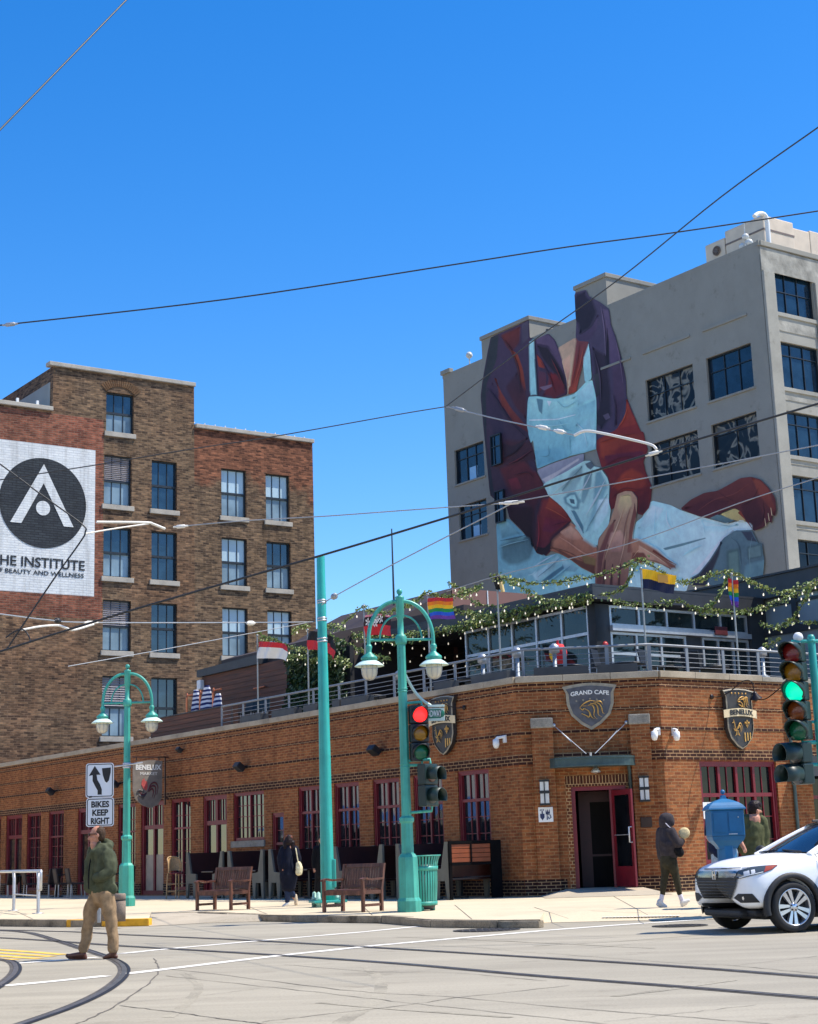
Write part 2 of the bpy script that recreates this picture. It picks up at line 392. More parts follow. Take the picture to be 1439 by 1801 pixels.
# slab joints of the sidewalk
mb = MB()
for (x0, y0, x1, y1) in ((0, 1609, 265, 1604.5), (265, 1605, 660, 1611), (560, 1602, 1240, 1594), (940, 1596, 1000, 1616), (1080, 1577, 1140, 1610), (800, 1592, 830, 1617), (640, 1596, 655, 1610), (700, 1606, 1439, 1598), (430, 1592, 470, 1608), (20, 1599, 60, 1618), (150, 1600, 170, 1618)):
    ribbon(mb, pxs([(x0, y0), (x1, y1)], SW), .014, SW + .004)
solo('sidewalk_joints', mb, JOINT, gp(600, 1600, SW), kind='structure')
# painted lines
mb = MB()
for pts, w_ in (([(8, 1734.5), (95, 1726.5), (187, 1717)], .2), ([(222, 1713.5), (480, 1682.5), (655, 1664), (960, 1637), (1100, 1626.5), (1240, 1617.5)], .2),
               ([(30, 1695), (175, 1684)], .2), ([(212, 1678), (278, 1671), (480, 1653), (640, 1639.5), (768, 1626.5)], .17)):
    P = pxs(pts, 0); Q = []
    for i in range(len(P) - 1):
        k = 14
        Q += [P[i].lerp(P[i + 1], j / k) for j in range(k)]
    ribbon(mb, Q + [P[-1]], w_, .005, 0, .12)
solo('road_marking', mb, LINE, gp(600, 1670), kind='structure')
mb = MB()
for pts in ([(-40, 1668), (0, 1671), (60, 1675), (112, 1679.5)], [(-40, 1673.5), (0, 1676.5), (50, 1680), (92, 1683)], [(-40, 1679.5), (0, 1682), (45, 1685), (70, 1686.5)], [(-40, 1686), (0, 1687.5), (30, 1688.5)]):
    ribbon(mb, pxs(pts, 0), .16, .005, 0, .1)
solo('road_marking_yellow', mb, LINEY, gp(40, 1680), kind='structure')
# tram rails let into the road: a rubber bed, a steel head and the groove beside it
rails = [
 [(-60, 1634.5), (0, 1636), (143, 1640), (210, 1644), (480, 1656.7), (940, 1684.5), (1190, 1700.5), (1439, 1720), (1600, 1733)],
 [(-60, 1648), (0, 1650), (100, 1656), (210, 1664), (460, 1679), (700, 1695.5), (940, 1716.8), (1190, 1736), (1439, 1757), (1600, 1771)],
 [(-30, 1635), (0, 1637), (50, 1641), (100, 1655), (143, 1668.5), (183, 1682), (207, 1692), (218, 1703), (215, 1717), (197, 1734), (167, 1752), (117, 1774), (40, 1801), (-20, 1822)],
 [(-40, 1684), (0, 1688.5), (20, 1692), (28, 1702), (23, 1715), (0, 1733), (-40, 1755)]]
mr, mh, mg = MB(), MB(), MB()
for k, pts in enumerate(rails):
    P = smooth_path([gp(x, y, 0) for x, y in pts], 10)
    ribbon(mr, P, .145, .004); ribbon(mh, P, .055, .0085)
    off = []
    for i, p in enumerate(P):
        t = (P[min(i + 1, len(P) - 1)] - P[max(i - 1, 0)]).normalized(); off.append(p + Vector((-t.y, t.x, 0)) * .05)
    ribbon(mg, off, .03, .0085)
tr = thing('tram_track', None, None, gp(300, 1680)); tag(tr, kind='structure')
part('rail_bed', mr, RUBBER, tr); part('rail_head', mh, RAIL, tr); part('rail_groove', mg, BLACK, tr)
# concrete joints and cracks
mb = MB()
for pts, w_ in (([(208, 1769), (300, 1780), (400, 1794), (470, 1802)], .03), ([(225, 1704), (320, 1707), (600, 1741), (790, 1754), (1000, 1773), (1250, 1793), (1400, 1806)], .022),
               ([(290, 1717), (460, 1735), (640, 1755), (740, 1767), (960, 1790), (1100, 1806)], .018), ([(460, 1798), (560, 1786), (740, 1765), (800, 1756), (1000, 1734)], .022),
               ([(200, 1764), (330, 1755), (460, 1738)], .012), ([(1060, 1798), (1190, 1784), (1330, 1768)], .014), ([(960, 1677), (1190, 1694), (1290, 1699), (1439, 1713)], .02), ([(1290, 1699), (1439, 1682)], .018),
               ([(640, 1664), (800, 1665), (960, 1678)], .014), ([(500, 1697), (655, 1709), (800, 1712), (960, 1726)], .02), ([(1010, 1671), (1200, 1653), (1439, 1637)], .012),
               ([(271, 1686), (279, 1706), (262, 1730), (205, 1768), (150, 1795), (120, 1806)], .03), ([(500, 1652), (700, 1660), (860, 1668)], .012)):
    P = smooth_path([gp(x, y, 0) for x, y in pts], 8); P = [p + Vector((random.uniform(-.012, .012), random.uniform(-.03, .03), 0)) for p in P]
    ribbon(mb, P, w_ * .62, .0035, 0, .9)
solo('road_joints', mb, JOINT, gp(600, 1750), kind='structure')
# faint tyre marks and drips
TYM = concrete('tyre_mark', (.33, .295, .227), stain=.3, big=1.5, speck=.2); mb = MB(); tz = .0008
for pts, w_ in (([(655, 1713), (668, 1734), (655, 1762), (616, 1786), (585, 1804)], .09), ([(661, 1710), (676, 1734), (664, 1764), (626, 1788), (600, 1804)], .06), ([(640, 1700), (655, 1712)], .07), ([(320, 1712), (345, 1735), (325, 1762), (290, 1790)], .05), ([(328, 1710), (353, 1735), (334, 1764), (300, 1790)], .05), ([(940, 1664), (1100, 1655), (1300, 1640), (1439, 1634)], .12), ([(1080, 1753), (1180, 1740), (1290, 1724)], .1), ([(700, 1648), (900, 1656), (1150, 1668)], .1), ([(560, 1764), (700, 1776), (900, 1790)], .07)):
    tz = tz + .00025; P = smooth_path([gp(x, y, 0) for x, y in pts], 10); ribbon(mb, P, w_, tz, 0, .5)
solo('road_stains', mb, TYM, gp(640, 1760), kind='structure')
# iron covers
IRON = paint('cast_iron', (.06, .055, .05), .6, .4, 8, .4)
def cover(px, py, r, label):
    c = gp(px, py, 0); mb = MB(); mb.lathe([(r, .004), (r, .012), (r * .93, .012), (r * .93, .007), (1e-7, .007)], c, 28)
    for i in range(-4, 5):
        for j in range(-4, 5):
            if (i * i + j * j) < 18: mb.box(c.x + (i - .35) * r * .2, c.x + (i + .35) * r * .2, c.y + (j - .35) * r * .2, c.y + (j + .35) * r * .2, .007, .013)
    return solo('manhole_cover', mb, IRON, c, label, 'manhole cover')
cover(856, 1636.5, .52, 'round cast iron manhole cover in the road before the cafe door')
cover(1196, 1629, .42, 'round dark manhole cover in the road beside the white car')
mb = MB()
for i in range(22):
    x = 1062 + i * 6.2; ribbon(mb, pxs([(x, 1619.6 - i * .12), (x + 7, 1614.5 - i * .12)], 0), .05, .055)
solo('tactile_paving', mb, LINE, gp(1130, 1617), kind='structure')

# ================================================================== THE CORNER CAFE
C1 = gp(924, 1576, .15); C1.z = 0; C2 = gp(1183, 1568, .15); C2.z = 0
FL = Fr(C1, YAW - pi / 2); FC = Fr(C1, atan2((C2 - C1).y, (C2 - C1).x)); FR = Fr(C2, YAW); WC = (C2 - C1).length
BRK = brick('cafe_brick', S(158, 97, 56), S(128, 71, 41), S(156, 118, 80), var=.38, stain=.22)
BRKD = brick('cafe_dark_brick', S(74, 40, 30), S(54, 28, 24), S(170, 135, 98), var=.4, stain=.2)
SOLD = brick('cafe_soldier_brick', S(92, 52, 36), S(70, 38, 28), S(185, 150, 110), bw=.075, bh=.24, var=.4)
BRKB = brick('cafe_base_brick', S(58, 30, 26), S(42, 24, 22), S(165, 135, 100), var=.4, stain=.25)
STONE = concrete('coping_stone', (.40, .335, .245), speck=.14, stain=.35, big=1.2)
STONED = concrete('cap_stone', (.30, .27, .22), speck=.2, stain=.5, big=2.5)
GL = glass('cafe_glass', (.012, .014, .018), .03, 1.0, 1.2)
GLD = glass('dark_glass', (.006, .007, .009), .06, .28)
SLATE = paint('canopy_slate_green', S(62, 82, 82), .5, .2, 4, .2)
PANEL = paint('pale_door_panel', S(168, 150, 128), .5, .15, 3)
ROOFM = paint('roof_membrane', (.16, .155, .15), .9, .2, 1.2)

def wall_cells(mb, fr, x0, x1, z0, z1, holes, mat=0, reveal=.2, y=0.0, mrev=None, zcuts=(), matfn=None):
    xs = sorted({x0, x1, *[h[0] for h in holes], *[h[1] for h in holes]}); zs = sorted({z0, z1, *zcuts, *[h[2] for h in holes], *[h[3] for h in holes]})
    xs = [x for x in xs if x0 <= x <= x1]; zs = [z for z in zs if z0 <= z <= z1]
    for i in range(len(xs) - 1):
        for j in range(len(zs) - 1):
            cx, cz = (xs[i] + xs[i + 1]) / 2, (zs[j] + zs[j + 1]) / 2
            if any(h[0] < cx < h[1] and h[2] < cz < h[3] for h in holes): continue
            mb.quad(fr.w(xs[i], y, zs[j]), fr.w(xs[i + 1], y, zs[j]), fr.w(xs[i + 1], y, zs[j + 1]), fr.w(xs[i], y, zs[j + 1]), matfn(cx, cz) if matfn else mat)
    mrev = mat if mrev is None else mrev
    for (a, b, c, d) in holes:
        mb.quad(fr.w(a, y, c), fr.w(a, y, d), fr.w(a, y + reveal, d), fr.w(a, y + reveal, c), mrev)
        mb.quad(fr.w(b, y, d), fr.w(b, y, c), fr.w(b, y + reveal, c), fr.w(b, y + reveal, d), mrev)
        mb.quad(fr.w(a, y, d), fr.w(b, y, d), fr.w(b, y + reveal, d), fr.w(a, y + reveal, d), mrev)
        mb.quad(fr.w(b, y, c), fr.w(a, y, c), fr.w(a, y + reveal, c), fr.w(b, y + reveal, c), mrev)

def window(fr, parent, x0, x1, z0, z1, mats, y=.1, cas=.09, vb=(), hb=(), tv=(), th=(), bw=.06, tw=.022, panel=None, name='window', label=None, gy=.05, mp=None):
    """casing + bars as the window, the glass as its pane; vb/hb are bars at fractions, tv/th thin glazing bars (frac, from, to)"""
    mb = MB(fr.M); f, b = y - .05, y + .07
    mb.box(x0, x0 + cas, f, b, z0, z1); mb.box(x1 - cas, x1, f, b, z0, z1); mb.box(x0 + cas, x1 - cas, f, b, z1 - cas, z1); mb.box(x0 + cas, x1 - cas, f, b, z0, z0 + cas)
    e = .02; mb.box(x0 - .0, x0 + cas * .5, f - e, f - .002, z0, z1); mb.box(x1 - cas * .5, x1, f - e, f - .002, z0, z1); mb.box(x0 + cas * .5, x1 - cas * .5, f - e, f - .002, z1 - cas * .5, z1)
    gx0, gx1, gz0, gz1 = x0 + cas, x1 - cas, z0 + cas, z1 - cas; W, Hh = gx1 - gx0, gz1 - gz0
    for q in vb: mb.box(gx0 + W * q - bw / 2, gx0 + W * q + bw / 2, y - .03, y + .055, gz0, gz1)
    for q in hb: mb.box(gx0, gx1, y - .034, y + .05, gz0 + Hh * q - bw * .6, gz0 + Hh * q + bw * .6)
    for q, a, c in tv: mb.box(gx0 + W * q - tw / 2, gx0 + W * q + tw / 2, y + .004, y + .046, gz0 + Hh * a, gz0 + Hh * c)
    for q, a, c in th: mb.box(gx0 + W * a, gx0 + W * c, y + .008, y + .044, gz0 + Hh * q - tw / 2, gz0 + Hh * q + tw / 2)
    o = part(name, mb, mats[0], parent, label)
    mg = MB(fr.M); pz = gz0 if panel is None else gz0 + Hh * panel
    mg.box(gx0, gx1, y + gy - .02, y + gy, pz, gz1); part('pane', mg, mats[1], o)
    if panel is not None:
        mq = MB(fr.M); mq.box(gx0, gx1, y + gy - .025, y + gy + .004, gz0, pz); part('panel', mq, mp or mats[0], o)
    return o

HT = 5.2
cafe = thing('cafe_building', 'low orange brick corner cafe with maroon windows, chamfered entrance and roof terrace', 'building', C1)
BW = .42
# openings of the long wall (x measured from the chamfer, negative to the left)
sash = [(-2.45, -1.18), (-4.36, -3.09), (-6.24, -4.99), (-8.15, -6.9), (-10.06, -8.84)]
wallL = [(a, b, .72, 3.12) for a, b in sash] + [(-11.55, -10.87, .72, 2.46), (-13.85, -12.0, 1.72, 3.13)]
doorsL = [(-15.79, -14.25), (-20.18, -18.5), (-25.3, -23.7), (-32.13, -30.5)]
tallL = [(-17.97, -16.63), (-21.95, -20.6), (-27.93, -26.55), (-30.02, -28.68), (-34.03, -32.68)]
wallL += [(a, b, .16, 3.13) for a, b in doorsL] + [(a, b, .3, 3.13) for a, b in tallL]
LEN = 44.0
mb = MB()
wall_cells(mb, FL, -LEN, 0, 0, HT - .15, wallL)
dxa, dxb = 1.18, 2.45
wall_cells(mb, FC, 0, WC, 0, HT - .15, [(dxa, dxb, .0, 2.58)], reveal=.22)
wall_cells(mb, FR, 0, 4.2, 0, HT - .15, [(1.14, 3.75, .7, 3.1)])
wall_cells(mb, FR, 4.2, 18, 0, HT - .15, [(5.0, 8.6, .5, 2.9), (10, 14, .5, 2.9)])
# back and end walls, terrace deck
bR = FR.w(18, 0, 0); bL = FL.w(-LEN, 0, 0); bk = bL + (bR - C2).normalized() * 26; bk2 = bR + A_DIR * 40
for p, q in ((bL, bk), (bk, bk2), (bk2, bR)): mb.quad(p, q, q + ZV * (HT - .15), p + ZV * (HT - .15))
part('wall', mb, BRK, cafe)
mb = MB(); cm = (C1 + C2 + bR + bk2 + bk + bL) / 6; mb.slab([(p.x, p.y) for p in [cm + (q - cm) * .985 for q in (C1, C2, bR, bk2, bk, bL)]], 4.5, 4.8); part('roof', mb, ROOFM, cafe)
# dark brick courses standing a little proud
mb = MB(); mc = MB(); ms = MB(); mbase = MB()
segs = [(FL, -LEN, 0.0, wallL), (FC, 0.0, WC, []), (FR, 0.0, 18.0, [])]
for fr, a, b, holes in segs:
    ea = -.004 if fr is not FL else 0; eb = .004
    for z0, z1 in ((4.97, 5.035), (4.83, 4.9), (4.32, 4.385), (3.83, 3.9)):
        mb.box(a - ea, b - eb, -.012, .05, z0, z1, 0, fr.M)
    mc.box(a - ea, b - eb, -.014, .05, 3.135, 3.375, 0, fr.M)
part('dark_course', mb, BRKD, cafe)
part('head_course', mc, brick('cafe_head_brick', S(78, 44, 32), S(58, 32, 26), S(176, 140, 102), bw=.215, bh=.08, var=.4), cafe)
mb = MB()
def base_strip(fr, a, b, holes):
    xs = [a]
    for h in sorted(h for h in holes if h[2] < .55): xs += [h[0], h[1]]
    xs.append(b)
    for i in range(0, len(xs), 2):
        if xs[i + 1] - xs[i] > .03: mb.box(xs[i] + .002, xs[i + 1] - .002, -.02, .05, 0, .5, 0, fr.M)
base_strip(FL, -LEN, -.004, wallL); base_strip(FC, .004, dxa - .19, []); base_strip(FC, dxb + .19, WC - .004, []); base_strip(FR, .004, 18, [])
parts('base_course', mb, BRKB, cafe)
# coping in lengths
mb = MB()
for fr, a, b in ((FL, -LEN, -.02), (FC, .0, WC), (FR, .02, 3.45)):
    k = max(1, round((b - a) / 1.15)); s_ = (b - a) / k
    for i in range(k):
        mb.rbox(a + i * s_ + .004, a + (i + 1) * s_ - .004, -.06, .34, HT - .15, HT + random.uniform(-.004, .004), .012, 0, fr.M)
part('coping', mb, STONE, cafe)
mb = MB(); mb.rbox(3.47, 18, -.05, .34, HT - .15, HT - .03, .015, 0, FR.M); part('coping', mb, STONED, cafe, 'darker stained coping')
# windows of the long wall
M2 = [MAROON, GL]
for a, b in sash:
    window(FL, cafe, a, b, .72, 3.12, M2, vb=(.5,), hb=(.72,), tv=[(.25, 0, 1), (.75, 0, 1)], th=[(.18, 0, 1), (.36, 0, 1), (.54, 0, 1)], cas=.1)
window(FL, cafe, -11.55, -10.87, .72, 2.46, M2, hb=(.5,), th=[(.75, 0, 1)], cas=.12)
window(FL, cafe, -13.85, -12.0, 1.72, 3.13, M2, vb=(.5,), tv=[(.17, 0, 1), (.33, 0, 1), (.67, 0, 1), (.83, 0, 1)], th=[(.24, 0, 1), (.5, 0, 1), (.76, 0, 1)])
for a, b in doorsL:
    pan = .42 if abs(a + 20.18) < .01 else .12
    window(FL, cafe, a, b, .16, 3.13, M2, vb=(.5,), hb=(.745,), tv=[(.25, .76, 1), (.75, .76, 1), (.12, .76, 1), (.88, .76, 1), (.38, .76, 1), (.62, .76, 1)], bw=.11, panel=pan, name='door', mp=PANEL if pan > .2 else MAROON, cas=.13)
for a, b in tallL:
    window(FL, cafe, a, b, .3, 3.13, M2, vb=(.5,), hb=(.69,), tv=[(.25, 0, 1), (.75, 0, 1)], th=[(.14, 0, 1), (.28, 0, 1), (.42, 0, 1), (.56, 0, 1), (.84, 0, 1)], bw=.05, cas=.1)
mb = MB(FL.M); mb.rbox(-13.95, -11.95, -.05, .1, 1.53, 1.715, .01)
for a, b in sash: mb.rbox(a - .05, b + .05, -.045, .1, .56, .715, .01)
parts('window_sill', mb, STONED, cafe)
# big window on the sunny side
window(FR, cafe, 1.14, 3.75, .7, 3.1, [MAROON, GLD], vb=(.25, .5, .75), hb=(.69,), tv=[(.125, 0, 1), (.375, 0, 1), (.625, 0, 1), (.875, 0, 1)], th=[(.2, 0, 1), (.45, 0, 1)], bw=.075, cas=.12, y=.12)
mb = MB(FR.M); mb.rbox(1.08, 3.8, -.05, .1, .54, .695, .01); part('window_sill', mb, STONED, cafe)
for a, b in ((5.0, 8.6), (10, 14)): window(FR, cafe, a, b, .5, 2.9, [MAROON, GLD], vb=(.33, .66), hb=(.74,), bw=.07, y=.14)
mb = MB(FR.M); mb.box(4.35, 17.5, -.55, -.016, 2.95, 3.12); mb.box(4.35, 17.5, -.57, -.5, 2.72, 3.2); part('shop_fascia', mb, CHAR, cafe)
mb = MB(FR.M); mb.box(5.2, 16, -.03, .05, 3.55, 3.8); part('red_band', mb, MAROON, cafe)
mb = MB(); mb.tube([FR.w(4.28, -.06, z) for z in (.15, 2, 4.9)], .045, 8); part('downpipe', mb, paint('downpipe_green', S(70, 88, 84), .5), cafe)
# chamfer: pilasters with stone caps, soldier lintel, canopy, pipe, threshold ramp
mb = MB(FC.M); mk = MB(FC.M)
for a, b in ((.33, .83), (2.62, 3.09)):
    mb.box(a, b, -.13, .02, .5, 3.96); mk.rbox(a - .015, b + .015, -.16, .02, 3.96, 4.2, .03)
parts('pilaster', mb, BRK, cafe); parts('pilaster_cap', mk, STONED, cafe)
mb = MB(FC.M)
for a, b in ((.31, .85), (2.6, 3.11)): mb.box(a, b, -.15, -.022, 0, .5)
parts('pilaster_base', mb, BRKB, cafe)
mb = MB(FC.M); mb.box(dxa - .12, dxb + .12, -.016, .1, 2.585, 2.83); part('lintel', mb, SOLD, cafe)
mb = MB(FC.M); mb.box(dxa - .12, dxa - .002, -.016, .1, .2, 2.582); mb.box(dxb + .002, dxb + .12, -.016, .1, .2, 2.582)
parts('jamb_course', mb, brick('cafe_jamb_brick', S(92, 52, 36), S(150, 86, 48), S(190, 155, 112), bw=.115, bh=.075), cafe)
mb = MB(FC.M); mb.box(dxa, dxa + .09, .03, .2, .2, 2.58); mb.box(dxb - .09, dxb, .03, .2, .2, 2.58); mb.box(dxa + .09, dxb - .09, .03, .2, 2.49, 2.58)
mb.box(dxa + .88, dxa + .95, .06, .18, .2, 2.49)
fm = part('door_frame', mb, MAROON, cafe)
mb = MB(FC.M)      # entrance lobby behind the open door, its darkness put into near-black paint
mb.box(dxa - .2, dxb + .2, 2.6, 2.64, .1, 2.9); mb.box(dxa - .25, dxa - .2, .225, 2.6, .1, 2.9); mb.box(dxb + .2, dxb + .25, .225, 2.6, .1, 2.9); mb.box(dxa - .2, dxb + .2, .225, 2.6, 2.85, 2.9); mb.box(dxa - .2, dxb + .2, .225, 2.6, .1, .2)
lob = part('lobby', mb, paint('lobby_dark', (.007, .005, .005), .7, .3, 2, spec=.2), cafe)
mb = MB(FC.M); mb.box(dxa + .15, dxa + .42, 1.2, 1.24, .2, 2.5); mb.box(dxa + .95, dxa + 1.1, 1.2, 1.24, .2, 2.5); mb.box(dxa + .42, dxa + .95, 1.2, 1.24, 2.25, 2.5); mb.box(dxa + .42, dxa + .95, 1.2, 1.24, .98, 1.03); part('inner_door', mb, paint('shaded_maroon', S(60, 12, 20), .5), lob)  # door maroon darkened in its colour to stand for lobby shade
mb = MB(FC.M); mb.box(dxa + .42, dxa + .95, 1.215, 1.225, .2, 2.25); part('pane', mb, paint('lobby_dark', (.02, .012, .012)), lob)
# open door leaf, hinged at the middle mullion and swung out to the right
hg = FC.w(dxa + .95, .05, 0); ML = Matrix.Translation(hg) @ Matrix.Rotation(FC.ang - R(62), 4, 'Z')
mb = MB(ML); mb.box(0, .1, -.025, .025, .3, 2.47); mb.box(.8, .9, -.025, .025, .3, 2.47); mb.box(.1, .8, -.025, .025, 2.35, 2.47); mb.box(.1, .8, -.025, .025, .3, .75)
lf = part('door', mb, MAROON, cafe)
mb = MB(ML); mb.box(.1, .8, -.01, .01, .75, 2.35); part('pane', mb, GLD, lf)
mb = MB(ML); mb.tube([(.86, -.03, 1.28), (.86, -.1, 1.28), (.86, -.1, 1.62), (.86, -.03, 1.62)], .018, 6); mb.tube([(.06, .05, .8), (.06, .05, 2.3)], .016, 6); mb.tube([(.1, -.05, 1.45), (.8, -.05, 1.45)], .012, 6); part('handle', mb, ALU, lf)
mb = MB()          # bowed canopy
prof = []
for i in range(17):
    q = i / 16; x = .72 + 1.98 * q; d = .12 + .5 * (1 - (2 * q - 1) ** 2) ** .5 if 0 < q < 1 else .12
    prof.append((x, d))
for z0, z1, e in ((3.06, 3.2, 0), (3.2, 3.24, .03), (3.02, 3.06, .025)):
    n_ = len(prof); vs = [FC.w(x, -d - e, z) for z in (z0, z1) for x, d in prof] + [FC.w(x, -.018, z) for z in (z0, z1) for x, d in prof]
    fs = []
    for i in range(n_ - 1): fs += [(i, i + 1, n_ + i + 1, n_ + i), (n_ + i, n_ + i + 1, 3 * n_ + i + 1, 3 * n_ + i), (i + 1, i, 2 * n_ + i, 2 * n_ + i + 1)]
    fs += [(0, n_, 3 * n_, 2 * n_), (n_ - 1, 3 * n_ - 1, 4 * n_ - 1, 2 * n_ - 1)]
    mb.add(vs, fs)
can = part('canopy', mb, SLATE, cafe)
mb = MB()
for x, z in ((.86, 4.02), (2.56, 4.02)): mb.tube([FC.w(x, -.02, z), FC.w(1.68 + (x - 1.7) * .12, -.6, 3.3)], .009, 6); mb.ball(FC.w(x, -.03, z), .05, 8, 5); mb.tube([FC.w(1.68 + (x - 1.7) * .75, -.2, 3.82), FC.w(1.68 + (x - 1.7) * .5, -.34, 3.6)], .015, 6)
mb.tube([FC.w(1.68, -.62, 3.32), FC.w(1.68, -.6, 3.22)], .03, 6); parts('tie_rod', mb, ALU, can)
mb = MB(); mb.tube([FC.w(2.54, -.2, 3.05), FC.w(2.56, -.09, 2.85), FC.w(2.56, -.08, .22)], .04, 8); part('rain_pipe', mb, paint('rain_pipe_green', S(50, 66, 62), .5), cafe)
mb = MB(FC.M)
mb.add([(.5, -1.7, .136), (3.3, -1.7, .136), (dxb + .25, -.16, .27), (dxa - .25, -.16, .27), (dxa - .25, .3, .285), (dxb + .25, .3, .285), (.35, -.17, .14), (3.2, -.17, .14)], [(0, 1, 2, 3), (3, 2, 5, 4), (0, 3, 6), (1, 7, 2)])
solo('door_ramp', mb, RAMP, FC.w(1.8, -.8, .14), kind='structure')

# ------------------------------------------------------------------ what hangs on its walls
SIGNW = paint('weathered_sign_board', S(84, 84, 88), .7, .3, 5, bump=.2)
SIGNE = paint('sign_edge', S(150, 140, 120), .6, .25, 8)
SIGND = paint('sign_black_board', S(52, 50, 48), .55, .35, 5)
TXT = paint('sign_white_letters', S(235, 232, 222), .6, .04)
def shield(w_, h_, n=9):                     # shield outline, top centre at (0, 0)
    L = [(-w_ * .5, -h_ * .07), (-w_ * .44, -h_ * .2), (-w_ * .43, -h_ * .45), (-w_ * .36, -h_ * .68), (-w_ * .18, -h_ * .88), (0, -h_)]
    T = [(w_ * .5 * t, -h_ * .07 * abs(t) ** 1.6) for t in [1 - 2 * i / n for i in range(1, n)]]
    return L + [(-x, z) for x, z in L[-2::-1]] + T
def crest_outline(w_, h_):
    L = [(-w_ * .5, -h_ * .04), (-w_ * .42, -h_ * .14), (-w_ * .42, -h_ * .66), (-w_ * .34, -h_ * .82), (-w_ * .15, -h_ * .95), (0, -h_)]
    return L + [(-x, z) for x, z in L[-2::-1]] + [(w_ * .25, -.01 * h_), (0, 0), (-w_ * .25, -.01 * h_)]
def strokes(mb, M, lst, r, y=-.03, mat=0):
    for pts in lst:
        P = [M @ Vector((x, y, z)) for x, z in pts]; P = smooth_path(P, 4) if len(P) > 2 else P; k = len(P)
        mb.tube(P, [r * (1 - .65 * abs(2 * i / (k - 1) - .8)) for i in range(k)], 5, mat)
LION = [[(-.17, .04), (-.1, .1), (.0, .14), (.1, .13)], [(-.17, .03), (-.13, 0), (-.1, .02), (-.06, -.01)], [(-.15, -.06), (-.08, -.09), (-.03, -.12), (-.02, -.05), (-.05, .0)],
        [(-.04, .07), (.03, .07), (.06, .0), (.05, -.1), (.1, -.16)], [(.0, .1), (.09, .08), (.12, 0), (.12, -.08), (.18, -.13)], [(.05, .12), (.14, .09), (.18, .02), (.19, -.05), (.22, -.08)],
        [(.1, .13), (.17, .12), (.2, .07)], [(-.06, .0), (-.02, -.04), (.01, -.12), (.05, -.15)], [(-.12, .06), (-.05, .06)]]
ROOST = [[(-.1, .14), (-.07, .1), (-.06, .02), (-.02, -.05), (.05, -.06)], [(-.13, .1), (-.08, .11)], [(-.02, -.05), (.03, .02), (.1, .1), (.15, .03), (.14, -.06)], [(.03, -.02), (.08, .04), (.11, -.02), (.1, -.1)],
         [(-.02, -.06), (-.03, -.13), (-.07, -.17)], [(.02, -.07), (.04, -.14), (.08, -.17)], [(-.1, -.02), (-.05, -.06), (0, -.06)], [(-.09, .17), (-.07, .13)]]
FLEUR = [[(0, .14), (.025, .06), (0, -.08)], [(0, .14), (-.025, .06), (0, -.08)], [(-.07, .02), (-.08, .07), (-.03, .04), (-.01, -.04)], [(.07, .02), (.08, .07), (.03, .04), (.01, -.04)], [(-.05, -.02), (.05, -.02)]]
# round-topped shield over the entrance
xs, zs = 1.74, 4.98; Ms = FC.M @ Matrix.Translation((xs, -.05, zs))
mb = MB(); mb.prism(shield(1.28, 1.1), -.04, .035, 0, Ms)
sg = solo('shield_sign', mb, SIGNE, FC.w(xs, 0, 3.9), 'large grey shield sign reading GRAND CAFE with a gold lion head above the corner entrance', 'sign')
mb = MB(); mb.prism([(x * .87, z * .87 - .07) for x, z in shield(1.28, 1.1)], -.05, -.041, 0, Ms); part('board', mb, SIGNW, sg)
mb = MB(); mb.text('GRAND CAFE', Ms @ Matrix.Translation((0, -.052, -.27)), .135, 0, .006, .003, maxw=.9, fn=lambda p: Vector((p.x, p.y, p.z - p.x * p.x * .18)))
part('lettering', mb, TXT, sg)
mb = MB()
for i in range(5): mb.prism([(.16 * (i - 2) + .03 * sin(k * pi / 5) * (1 if k % 2 == 0 else .45), -.38 - .02 * abs(i - 2) + .03 * cos(k * pi / 5) * (1 if k % 2 == 0 else .45)) for k in range(10)], -.06, -.052, 0, Ms)
part('star_row', mb, SIGNE, sg)
mb = MB(); strokes(mb, Ms @ Matrix.Translation((.0, -.03, -.63)) @ Matrix.Scale(1.45, 4), LION, .017); part('lion_emblem', mb, GOLD, sg)

